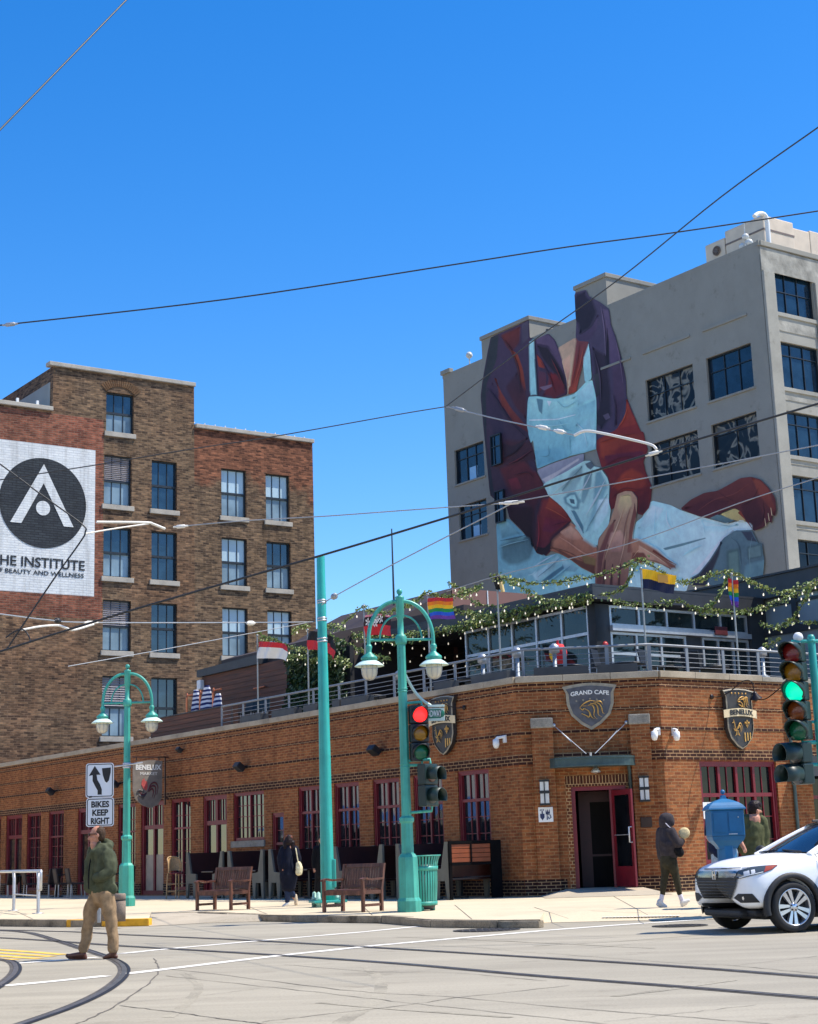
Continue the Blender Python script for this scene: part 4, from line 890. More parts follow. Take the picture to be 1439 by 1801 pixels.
# roof houses on the parapet
def roofhouse(fr, l, t, r, b, name, dep, vent=None, cap=.25):
    x0, zA = FML.inv(*l); x1, zB = FML.inv(*t); z1 = (zA + zB) / 2; mb = MB(FML.M)
    mb.box(x0, x1, -.004, dep, zP + .21, z1); mb.rbox(x0 - .08, x1 + .08, -.1, dep + .1, z1, z1 + cap, .03)
    o = part(name, mb, CONC, conb); return x0, x1, z1, o
x0, x1, z1, o1 = roofhouse(FML, (847, 600), (930.5, 561.5), None, None, 'roof_house', 4.3)
mb = MB(FMR.M @ Matrix.Translation((x1 * 0, 0, 0)))
mb = MB(); Mv = Matrix.Translation(FML.w(x1 + .006, 0, 0)) @ Matrix.Rotation(YAW, 4, 'Z')
for i in range(6): mb.box(1.3, 3.4, -.03, -.004, z1 - 1.7 + i * .24, z1 - 1.56 + i * .24, 0, Mv)
part('vent_grille', mb, BLACK, o1)
x0, x1, z1b, o2 = roofhouse(FML, (1012, 511), (1065.5, 487), None, None, 'roof_house', 11)
mb = MB(); Mv = Matrix.Translation(FML.w(x1 + .006, 0, 0)) @ Matrix.Rotation(YAW, 4, 'Z'); mb.box(4.6, 5.3, -.03, -.004, z1b - 2.1, z1b - 1.6, 0, Mv); part('vent_grille', mb, BLACK, o2)
# rooftop plant
UNIT = paint('roof_unit_tan', S(214, 196, 172), .5, .1, 1.5); UNID = paint('roof_unit_seam', S(120, 104, 92), .5, .1, 2)
def unit(l, t, r, dep, wid, label, bands=True, y=2.5):
    x0, zA = FML.inv(l[0], l[1], y); x1, zB = FML.inv(t[0], t[1], y); z1 = (zA + zB) / 2; Mu = FML.M
    mb = MB(Mu); mb.rbox(x0, x1, y, y + dep, zP - .5, z1, .06); o = solo('rooftop_unit', mb, UNIT, FML.w((x0 + x1) / 2, y + dep / 2, zP - .5), label, 'roof plant', 'air handling units on the concrete block')
    if bands:
        m2 = MB(Mu)
        for q in (.36, .7): m2.box(x0 - .02, x1 + .02, y - .02, y + dep + .02, zP + (z1 - zP) * q, zP + (z1 - zP) * q + .1)
        part('seam', m2, UNID, o)
    return o, x0, x1, z1
unit((1274.5, 408), (1341.5, 376.5), None, 2.3, 0, 'tallest tan air handling unit behind the roof corner')
o, x0, x1, z1 = unit((1240, 432), (1274, 418), None, 1.6, 0, 'small tan roof unit with a round black fan', False)
mb = MB(); fx, fz = FML.inv(1260.5, 441, 2.45); Mf = FML.M @ Matrix.Translation((fx, 2.47, fz)) @ Matrix.Rotation(pi / 2, 4, 'X')
mb.lathe([(.27, 0), (.27, .06), (.23, .06), (.23, .02), (1e-6, .02)], (0, 0, 0), 20, 0, None); mb.v = [Mf @ p for p in mb.v]
for i in range(5): mb.box(-.22, .22, -.02, .02, .05, .08, 0, Mf @ Matrix.Rotation(pi * i / 5, 4, 'Z'))
part('fan', mb, UNID, o)
mb = MB(FMR.M); zz0 = FMR.iz(1424, 405, 3); xz0 = FMR.ix(1425, 420, 3); mb.rbox(xz0, 12, 3, 8, zP - .4, zz0, .06); mb.rbox(xz0 - 1.9, xz0, 3.02, 8, zP - .4, zz0 - .1, .06); o = solo('rooftop_unit', mb, UNIT, FMR.w(6, 6, zP - .4), 'tan air handling unit at the right picture edge on the grey roof', 'roof plant', 'air handling units on the concrete block')
m2 = MB(FMR.M); m2.box(xz0 - 1.92, 12.02, 2.98, 8.02, zP + .9, zP + 1.0); part('seam', m2, UNID, o)
mb = MB(); B = FMR.w(1.05, .9, zP - .1); mb.tube(smooth_path([B + B_DIR * .7, B + B_DIR * .72 + ZV * 1.9, B + B_DIR * .55 + ZV * 2.35, B + B_DIR * .1 + ZV * 2.3, B - B_DIR * .2 + ZV * 2.1], 4), .12, 10); mb.lathe([(.2, 0), (.2, .5)], B + B_DIR * .7, 10)
solo('vent_pipe', mb, WHITE, B, 'white bent vent pipe on the corner of the grey roof', 'pipe')
mb = MB(); B = FML.w(FML.ix(1303, 424), .35, zP + .2)
for dx_, dz_, r_ in ((-.22, .22, .19), (.25, .28, .2), (.03, .66, .19)): mb.ball(B + FML.x * dx_ + ZV * dz_, r_, 10, 7); mb.tube([B + FML.x * dx_ * .3, B + FML.x * dx_ + ZV * dz_], .03, 5)
mb.tube([B + ZV * .8, B + ZV * 1.5], .025, 5); solo('roof_lamp', mb, LANT, B, 'cluster of white globes on the roof edge below the tan units', 'lamp')
mb = MB(); B = FML.w(FML.ix(815, 643), .5, zP + .2); mb.tube([B, B + ZV * .9], .04, 5); mb.ball(B + ZV * .85, .22, 8, 6); solo('roof_lamp', mb, LANT, B, 'small white globe on the far left roof edge of the grey block', 'lamp')

# ------------------------------------------------------------------ the mural: flat colour fields on the wall
from mathutils.geometry import tessellate_polygon
CR = {1: (840, 480, .23628), 2: (840, 760, .23628), 3: (1100, 780, .23558), 0: (0, 0, 1)}
MV, MF, MC = [], [], []; mlay = [0]
def alb(c): k = .8 + 1.35 * sum(c) / 765; h = min(1, max(0, sum(c) / 765 * 3 - 1)); return [min(.9, lin(v) * k * q) for v, q in zip(c, (1.04 + .1 * h, 1.0 + .03 * h, .9 - .07 * h))]
def fld(crop, pts, c1, c2=None, ang=90.0):
    """one painted field; c1 -> c2 along ang (degrees, in the picture)"""
    x0, y0, k = CR[crop]; P = []
    for p in pts:
        cr = CR[p[2]] if len(p) > 2 else CR[crop]; P.append((cr[0] + p[0] * cr[2], cr[1] + p[1] * cr[2]))
    n = len(P); V = [Vector(q) for q in P]; S_ = []
    for i in range(n):                       # slightly rounded, brush-like outlines
        e = V[(i + 1) % n] - V[i]; S_ += [V[i] + e * .1, V[i] + e * .37, V[i] + e * .63, V[i] + e * .9]
    n = len(S_); ar = sum(S_[i].x * S_[(i + 1) % n].y - S_[(i + 1) % n].x * S_[i].y for i in range(n)) / 2; per = sum((S_[(i + 1) % n] - S_[i]).length for i in range(n))
    sg_ = 1 if ar > 0 else -1; w_ = min(.5 * abs(ar) / per, 1.2 if abs(ar) > 5000 else 7.0); u = Vector((cos(R(ang)), sin(R(ang)))); pr = [p.dot(u) for p in S_]; lo, hi = min(pr), max(pr)
    A_, B_ = alb(c1), alb(c2 or c1); col = lambda p: [A + (B - A) * min(1, max(0, (p.dot(u) - lo) / (hi - lo + 1e-9))) for A, B in zip(A_, B_)]
    mlay[0] += 1; y = -.012 - .0009 * mlay[0]; o = len(MV); I_ = []
    for i, p in enumerate(S_):               # the paint blends into whatever colour lies under its edge
        t = (S_[(i + 1) % n] - S_[i - 1]).normalized(); un = under(p); I_.append(p + Vector((-t.y, t.x)) * sg_ * (w_ if un else .4))
        x, z = FML.inv(p.x, p.y); MV.append(FML.w(min(x, -.03), y, z)); MC.append((un or col(p)) + [1])
    for p in I_: x, z = FML.inv(p.x, p.y); MV.append(FML.w(min(x, -.03), y, z)); MC.append(col(p) + [1])
    for i in range(n): j = (i + 1) % n; MF.append([o + i, o + j, o + n + j, o + n + i])
    for t in tessellate_polygon([[Vector((p.x, p.y, 0)) for p in I_]]): MF.append([o + n + i for i in t])
    FIELDS.append((S_, col))
FIELDS = []
def under(p):
    for S_, col in reversed(FIELDS):
        c = False; j = len(S_) - 1
        for i in range(len(S_)):
            if (S_[i].y > p.y) != (S_[j].y > p.y) and p.x < (S_[j].x - S_[i].x) * (p.y - S_[i].y) / (S_[j].y - S_[i].y) + S_[i].x: c = not c
            j = i
        if c: return col(p)
def M2(L): return [(x, y, 2) for x, y in L]
PUR, DPU, NVY, MAR, RED, ORG = (66, 54, 80), (44, 38, 58), (40, 46, 62), (84, 38, 50), (124, 36, 44), (150, 66, 46)
LB, LB2, MBL = (132, 178, 196), (160, 202, 214), (92, 140, 164)
# table linen bottom left and the sheet to the right
fld(2, [(140, 680), (230, 640), (350, 760), (440, 900), (510, 925), (600, 900), (700, 950), (880, 1060), (885, 1180), (600, 1240), (165, 1240), (150, 900)], (96, 146, 172), (128, 178, 198), 60)
fld(2, [(160, 830), (260, 790), (380, 775), (430, 900), (400, 960), (300, 1000), (230, 1000), (170, 950)], (74, 104, 118), (92, 128, 142))
fld(2, [(155, 700), (230, 660), (330, 760), (180, 800)], (118, 165, 185), (84, 124, 142))
fld(2, [(400, 1060), (520, 980), (600, 905), (640, 965), (560, 1050), (440, 1120)], (158, 200, 214), (118, 166, 188), 40)
fld(2, [(470, 1110), (560, 1040), (650, 980), (660, 1010), (560, 1090), (480, 1140)], (72, 112, 136))
fld(2, [(620, 920), (680, 960), (760, 1010), (730, 1045), (660, 1040), (630, 990)], (150, 196, 212), (96, 140, 162))
fld(2, [(180, 1010), (300, 1030), (420, 990), (500, 930), (420, 1060), (300, 1090), (200, 1080)], (140, 186, 204), (104, 152, 178))
fld(2, [(560, 1150), (700, 1060), (860, 1070), (885, 1180), (600, 1235)], (146, 194, 212), (126, 176, 198))
fld(3, [(195, 425), (340, 460), (420, 500), (560, 545), (760, 600), (870, 575), (950, 600), (955, 645), (830, 650), (740, 710), (640, 870), (560, 970), (490, 1010), (430, 1180), (-100, 1180), (0, 1050), (60, 860), (60, 690), (80, 590), (130, 550)], (146, 196, 220), (164, 206, 222), 30)
fld(3, [(130, 560), (195, 450), (300, 480), (240, 600), (160, 640), (90, 640)], (168, 208, 222), (150, 198, 220))
fld(3, [(280, 780), (600, 700), (605, 712), (420, 770), (300, 800)], (96, 128, 142))
fld(3, [(480, 990), (620, 830), (720, 700), (820, 645), (740, 710), (640, 870), (560, 970)], (182, 218, 230))
fld(3, [(560, 560), (760, 610), (860, 600), (720, 670), (600, 660)], (136, 184, 208), (158, 204, 222))
fld(3, [(60, 880), (200, 940), (330, 970), (440, 1000), (400, 1040), (200, 1000), (40, 960)], (110, 156, 178), (140, 190, 212))
# shirt
fld(1, [(100, 480), (330, 375), (385, 345), (390, 480), (440, 500), (530, 450), (580, 500), (640, 650), (665, 790), (672, 905), (590, 935), (380, 920), (370, 1130), (400, 1270), (440, 260, 2), (455, 350, 2), (540, 480, 2), (690, 620, 2), (700, 665, 2), (555, 880, 2), (510, 925, 2), (440, 900, 2), (430, 870, 2), (360, 760, 2), (240, 640, 2), (220, 560, 2), (145, 450, 2), (130, 500, 2), (95, 470, 2), (50, 0, 2), (25, 920), (40, 800), (75, 600)], (72, 56, 84), (58, 34, 46), 95)
fld(1, [(25, 920), (40, 800), (75, 600), (100, 480), (165, 455), (150, 650), (70, 840), (75, 1270), (110, 300, 2), (135, 480, 2), (95, 470, 2), (50, 0, 2)], (52, 56, 64), (38, 40, 54), 90)
fld(1, [(165, 460), (330, 385), (325, 520), (260, 600), (215, 560)], (112, 46, 42), (92, 44, 56), 60)
fld(1, [(245, 565), (305, 600), (345, 720), (370, 890), (335, 880), (305, 690)], ORG, (120, 52, 48), 90)
fld(1, [(130, 770), (180, 880), (260, 1010), (390, 1160), (390, 1200), (270, 1120), (180, 980)], (140, 58, 44), (96, 40, 46), 80)
fld(1, [(70, 850), (125, 790), (200, 1000), (210, 1200), (120, 1230), (80, 1100)], (66, 46, 74), (54, 42, 66))
fld(1, [(300, 720), (380, 900), (370, 1100), (280, 1010), (200, 850)], (62, 40, 60), (84, 38, 50))
fld(2, [(200, 40), (400, 60), (440, 210), (300, 280), (160, 230)], (74, 40, 54), (64, 34, 46))
fld(2, [(150, 60), (260, 100), (390, 30), (300, 170), (200, 200)], (56, 36, 50))
fld(2, [(150, 260), (350, 200), (440, 290), (540, 470), (480, 500), (430, 600), (220, 440)], (102, 38, 46), (66, 30, 42), 100)
fld(2, [(225, 350), (300, 330), (340, 420), (260, 440)], (124, 38, 52), (90, 34, 46))
fld(2, [(220, 545), (430, 545), (420, 870), (350, 750), (240, 640)], (52, 26, 36), (40, 24, 34))
fld(2, [(480, 490), (555, 480), (690, 620), (700, 665), (560, 790), (555, 880), (510, 925), (440, 900), (430, 790), (440, 620)], (132, 46, 44), (84, 30, 50), 110)
fld(2, [(540, 480), (640, 560), (692, 640), (600, 620), (500, 570)], (156, 64, 44), (130, 48, 46))
fld(2, [(500, 620), (600, 640), (690, 660), (560, 760), (480, 740)], (118, 34, 48), (96, 34, 60))
fld(2, [(430, 840), (500, 860), (555, 800), (550, 880), (510, 925), (440, 900)], (42, 24, 36))
fld(1, [(330, 380), (385, 348), (388, 495), (328, 546)], (88, 78, 98), (72, 62, 84))
fld(1, [(436, 495), (530, 452), (580, 502), (640, 655), (662, 780), (640, 740), (560, 600), (530, 545), (440, 530)], (94, 74, 104), (80, 60, 88), 60)
fld(1, [(440, 535), (530, 550), (600, 650), (660, 760), (670, 880), (610, 790), (520, 690), (470, 620)], (44, 34, 50), (52, 34, 48))
fld(1, [(540, 730), (600, 750), (655, 830), (668, 900), (590, 935), (480, 920), (520, 830)], RED, (92, 36, 50), 100)
fld(1, [(440, 600), (480, 640), (520, 720), (455, 700)], (146, 56, 44))
fld(1, [(450, 720), (520, 740), (520, 830), (460, 900)], (84, 50, 74), (100, 44, 58))
fld(1, [(460, 850), (565, 825), (560, 850), (500, 880)], (110, 88, 112))
fld(1, [(600, 560), (735, 480), (742, 560), (705, 700), (682, 880), (672, 905), (664, 790), (630, 650)], (168, 138, 124), (206, 160, 140), 90)
fld(1, [(630, 650), (700, 600), (700, 720), (676, 850), (664, 780)], (206, 150, 136), (176, 120, 108))
fld(1, [(735, 480), (760, 510), (835, 512), (800, 640), (760, 790), (740, 885), (680, 905), (690, 800), (702, 715)], (112, 60, 70), (152, 62, 46), 90)
# right sleeve
fld(1, [(725, 150), (810, 125), (835, 175), (920, 220), (985, 270), (1000, 390), (1035, 480), (1085, 680), (1110, 800), (1115, 925), (1165, 1050), (1220, 1180), (1240, 1185), (1260, 1270), (1275, 130, 2), (1240, 220, 2), (1255, 290, 2), (1305, 410, 2), (1290, 560, 2), (1240, 620, 2), (1195, 610, 2), (1200, 490, 2), (1160, 440, 2), (1050, 460, 2), (1030, 560, 2), (1000, 580, 2), (985, 510, 2), (995, 400, 2), (975, 330, 2), (930, 270, 2), (890, 130, 2), (890, 0, 2), (895, 1100), (890, 920), (862, 800), (850, 640), (835, 515), (760, 510), (735, 480), (742, 330)], (78, 68, 94), (64, 48, 78), 90)
fld(1, [(727, 155), (808, 128), (832, 178), (868, 190), (905, 300), (850, 420), (760, 470), (735, 330)], (48, 42, 64), (40, 36, 54))
fld(1, [(905, 300), (900, 420), (850, 500), (760, 510), (738, 480), (850, 400)], (88, 70, 100), (70, 56, 84))
fld(1, [(985, 275), (1000, 390), (1032, 480), (1080, 650), (990, 690), (975, 480), (940, 400), (930, 260)], (96, 80, 110), (84, 66, 98))
fld(1, [(970, 400), (985, 500), (990, 690), (975, 860), (960, 640)], (38, 32, 48))
fld(1, [(850, 540), (960, 600), (985, 700), (1010, 900), (1010, 1080), (930, 1180), (892, 1140), (895, 930), (870, 780)], (54, 42, 62), (40, 34, 52))
fld(1, [(860, 755), (915, 740), (935, 880), (890, 930), (870, 800)], (62, 62, 72), (48, 48, 56))
fld(1, [(935, 1060), (980, 1040), (1000, 1080), (960, 1100)], (88, 76, 100))
fld(1, [(1000, 690), (1090, 680), (1112, 920), (1080, 1080), (1030, 1160), (1010, 900)], (82, 62, 90), (66, 46, 70))
fld(1, [(1115, 928), (1165, 1050), (1220, 1180), (1240, 1185), (1260, 1270), (1275, 130, 2), (1240, 220, 2), (1255, 290, 2), (1305, 410, 2), (1290, 560, 2), (1240, 620, 2), (1195, 610, 2), (1200, 490, 2), (1160, 440, 2), (1050, 460, 2), (1030, 560, 2), (1000, 580, 2), (985, 510, 2), (995, 400, 2), (975, 330, 2), (930, 270, 2), (890, 130, 2), (892, 1240), (1040, 1165), (1105, 1050)], (136, 42, 42), (100, 34, 40), 80)
fld(1, [(1115, 930), (1160, 1050), (1195, 1130), (1060, 1165), (1108, 1050)], (162, 62, 44), (140, 46, 42))
fld(1, [(900, 1235), (1050, 1190), (1235, 1188), (1255, 1250), (1070, 1300), (960, 1400), (915, 1370)], (150, 58, 40), (124, 44, 40), 20)
fld(2, [(940, 170), (1050, 150), (1240, 130), (1265, 180), (1230, 220), (1100, 240), (970, 300)], (96, 32, 56), (112, 34, 44))
fld(2, [(1000, 400), (1080, 300), (1150, 260), (1240, 300), (1290, 400), (1200, 440), (1050, 450)], (156, 58, 40), (128, 46, 40), 60)
fld(2, [(1200, 480), (1290, 420), (1285, 560), (1240, 615), (1197, 600)], (104, 32, 40), (70, 26, 36))
# bib and straps
fld(1, [(385, 920), (450, 915), (590, 940), (720, 905), (760, 870), (820, 805), (862, 800), (880, 870), (893, 940), (895, 1100), (890, 1310), (885, 130, 2), (800, 155, 2), (690, 180, 2), (560, 230, 2), (450, 275, 2), (440, 200, 2), (420, 60, 2), (400, 1270), (370, 1130), (375, 1000)], (136, 184, 200), (104, 156, 178), 100)
fld(1, [(388, 925), (590, 945), (742, 905), (735, 1045), (600, 1080), (450, 1092), (385, 1080)], (142, 186, 198), (122, 170, 188))
fld(1, [(745, 900), (825, 815), (862, 810), (888, 930), (745, 1000)], (150, 194, 208), (120, 168, 188))
fld(1, [(745, 1000), (890, 935), (892, 1040), (800, 1080), (735, 1160)], (112, 160, 182), (134, 182, 200))
fld(1, [(440, 930), (500, 940), (490, 1060), (460, 1030)], (84, 120, 140)); fld(1, [(520, 950), (560, 955), (540, 1000)], (178, 212, 220))
fld(1, [(390, 1090), (600, 1085), (740, 1050), (735, 1062), (600, 1097), (392, 1104)], (168, 208, 218))
fld(1, [(735, 1160), (820, 1080), (890, 1060), (890, 1290), (720, 1340)], (124, 172, 194), (146, 192, 208), 30)
fld(2, [(430, 130), (640, 100), (700, 180), (560, 228), (450, 270)], (108, 160, 184), (92, 144, 170))
fld(2, [(700, 60), (885, 10), (884, 128), (800, 152), (690, 178)], (136, 182, 202), (116, 164, 188))
fld(1, [(385, 512), (432, 492), (438, 640), (455, 912), (392, 915)], (140, 186, 202), (124, 172, 190)); fld(1, [(428, 640), (440, 640), (456, 912), (446, 912)], (70, 92, 108))
fld(1, [(833, 520), (845, 600), (858, 792), (806, 815), (790, 640)], (146, 192, 206), (128, 176, 194))
# blouse hem and apron skirt
fld(2, [(450, 285), (560, 235), (800, 158), (800, 215), (700, 275), (540, 395), (500, 385)], (140, 138, 158), (116, 120, 142), 60)
fld(2, [(480, 350), (600, 290), (760, 190), (770, 210), (620, 310), (520, 385)], (160, 156, 170))
fld(2, [(490, 385), (700, 275), (800, 215), (850, 215), (870, 255), (920, 265), (975, 340), (990, 400), (985, 520), (1000, 580), (985, 690), (910, 790), (900, 850), (800, 780), (740, 700), (640, 560), (540, 480)], (150, 182, 190), (138, 180, 196), 90)
fld(2, [(805, 235), (850, 215), (878, 258), (850, 285), (820, 265)], (84, 96, 108))
fld(2, [(700, 290), (790, 240), (800, 320), (740, 440), (650, 470), (620, 420)], (112, 138, 150), (132, 164, 176))
fld(2, [(800, 330), (870, 270), (860, 400), (800, 540), (770, 520)], (96, 124, 136), (120, 156, 170))
fld(2, [(880, 300), (930, 280), (985, 400), (960, 470), (900, 640), (850, 745), (805, 750), (860, 560)], (104, 142, 158), (126, 168, 186), 100)
fld(2, [(900, 500), (985, 480), (990, 600), (930, 700), (880, 760), (860, 740)], (166, 204, 214), (146, 190, 204))
fld(2, [(640, 485), (690, 445), (745, 440), (780, 510), (770, 580), (720, 585), (650, 535)], (96, 132, 148)); fld(2, [(665, 490), (700, 465), (735, 462), (755, 515), (750, 560), (715, 560), (670, 525)], (144, 184, 196)); fld(2, [(690, 495), (730, 500), (735, 540), (700, 530)], (70, 100, 116))
fld(2, [(700, 580), (740, 585), (800, 700), (800, 760), (760, 700)], (84, 122, 142))
# forearms and hands
fld(2, [(555, 800), (700, 672), (740, 700), (800, 780), (900, 850), (895, 960), (880, 1060), (780, 1010), (700, 950), (620, 905), (545, 880)], (172, 118, 100), (138, 82, 64), 100)
fld(2, [(620, 745), (705, 690), (760, 740), (800, 800), (720, 810), (660, 790)], (196, 148, 134), (170, 116, 100))
fld(2, [(545, 850), (640, 880), (760, 950), (890, 985), (880, 1060), (780, 1010), (700, 950), (620, 905)], (118, 70, 58), (96, 56, 46))
fld(2, [(770, 900), (895, 940), (890, 1000), (800, 980)], (128, 100, 66))
fld(2, [(1050, 460), (1110, 437), (1160, 440), (1200, 490), (1195, 600), (1170, 740), (1155, 900), (1135, 1080), (1110, 1170), (885, 1190), (885, 1060), (900, 900), (910, 800), (985, 690), (1030, 560)], (164, 130, 112), (126, 84, 78), 95)
fld(2, [(1065, 470), (1150, 452), (1170, 540), (1110, 640), (1060, 640), (1045, 560)], (178, 162, 124), (160, 126, 112))
fld(2, [(900, 900), (985, 700), (1040, 640), (1020, 780), (960, 900), (940, 1170), (886, 1180)], (126, 76, 72), (96, 56, 58))
fld(2, [(1180, 520), (1196, 600), (1168, 740), (1150, 900), (1120, 900), (1140, 700)], (112, 62, 58), (134, 84, 74))
fld(2, [(1000, 740), (1080, 720), (1120, 800), (1080, 900), (1000, 900), (970, 830)], (178, 140, 130), (156, 112, 106))
for q in ((955, 950), (1010, 980), (1068, 980)): fld(2, [(q[0], q[1]), (q[0] + 12, q[1]), (q[0] + 4, 1170), (q[0] - 22, 1170)], (84, 50, 52))
fld(2, [(1030, 1000), (1060, 990), (1050, 1140), (1010, 1150)], (160, 118, 112), (120, 78, 76))
fld(3, [(35, 730), (80, 702), (110, 705), (200, 755), (260, 790), (330, 860), (400, 905), (395, 940), (350, 948), (290, 905), (200, 880), (130, 905), (40, 880), (50, 800)], (168, 118, 98), (126, 78, 66), 60)
fld(3, [(110, 750), (230, 830), (330, 900), (355, 945), (290, 905), (200, 880), (150, 850), (100, 830)], (182, 140, 124), (160, 116, 104), 40)
fld(3, [(60, 810), (150, 810), (180, 850), (130, 900), (50, 870)], (120, 70, 60)); fld(3, [(220, 790), (330, 868), (398, 908), (330, 880), (210, 810)], (116, 56, 46))
# reclining head and dark garment
fld(3, [(490, 1010), (560, 970), (640, 870), (740, 710), (830, 650), (955, 650), (1000, 740), (1050, 850), (1040, 990), (1010, 1060), (500, 1060)], (88, 112, 126), (78, 104, 122), 60)
fld(3, [(490, 1010), (560, 970), (640, 870), (735, 720), (720, 830), (650, 1000), (620, 1060), (500, 1060)], (58, 56, 70), (52, 52, 66))
fld(3, [(870, 655), (955, 652), (1000, 740), (920, 730)], (60, 66, 84)); fld(3, [(900, 900), (1050, 860), (1040, 990), (1010, 1050), (880, 1050)], (96, 130, 146), (84, 116, 134))
fld(3, [(720, 530), (830, 485), (870, 510), (912, 585), (860, 580), (800, 565)], (192, 172, 120), (150, 128, 92), 40)
fld(3, [(640, 560), (690, 530), (780, 552), (830, 575), (770, 600)], (96, 124, 132), (74, 98, 110))
fld(3, [(420, 490), (500, 420), (600, 370), (700, 355), (800, 300), (870, 260), (950, 250), (1020, 270), (1080, 330), (1130, 410), (1140, 500), (1130, 545), (1110, 530), (1105, 595), (1080, 582), (1040, 628), (970, 655), (945, 600), (870, 510), (850, 495), (800, 485), (720, 525), (640, 562), (560, 545)], (108, 52, 52), (78, 36, 46), 90)
fld(3, [(860, 470), (1000, 390), (1060, 560), (1030, 625), (970, 653), (910, 580)], (84, 40, 48), (60, 28, 40)); fld(3, [(950, 255), (1020, 272), (1080, 330), (1138, 480), (1128, 540), (1070, 470), (1000, 380)], (138, 66, 54), (106, 48, 46), 60)
fld(3, [(430, 485), (640, 400), (800, 420), (780, 470), (640, 555), (560, 540)], (84, 38, 48)); fld(3, [(870, 500), (905, 560), (960, 640), (930, 590), (850, 520)], (134, 58, 44))
for q in ((1095, 480), (1075, 520), (1050, 560)): fld(3, [(q[0], q[1]), (q[0] + 6, q[1]), (q[0] + 16, q[1] + 60), (q[0] + 8, q[1] + 60)], (170, 150, 130))
fld(3, [(755, 795), (870, 772), (882, 930), (872, 1000), (768, 1005)], (74, 98, 104)); fld(3, [(912, 765), (1032, 740), (1045, 852), (920, 876)], (74, 96, 106))
fld(3, [(775, 815), (858, 797), (866, 985), (782, 990)], (92, 118, 122)); fld(3, [(922, 780), (1022, 757), (1033, 845), (930, 865)], (94, 118, 126))
# fine brush strokes: creases, veins, highlights along the folds
def stroke(crop, pts, w_, c):
    P = [Vector(p) for p in smooth_path([(x, y, 0) for x, y in pts], 5)]; L, Q = [], []
    for i, p in enumerate(P):
        t = (P[min(i + 1, len(P) - 1)] - P[max(i - 1, 0)]).normalized(); q = i / (len(P) - 1); ww = w_ * (.25 + sin(pi * q) * .75) / 2; n_ = Vector((-t.y, t.x, 0)); L.append(p + n_ * ww); Q.append(p - n_ * ww)
    x0, y0, k = CR[crop]; mlay[0] += .12; y = -.012 - .0009 * mlay[0]; o = len(MV); n_ = len(L)
    C_ = alb(c)
    for p in L + Q: q = Vector((x0 + p.x * k, y0 + p.y * k)); x, z = FML.inv(q.x, q.y); MV.append(FML.w(min(x, -.03), y, z)); un = under(q) or C_; MC.append([a_ * .6 + b_ * .4 for a_, b_ in zip(C_, un)] + [1])
    for i in range(n_ - 1): MF.append([o + i, o + i + 1, o + n_ + i + 1, o + n_ + i])
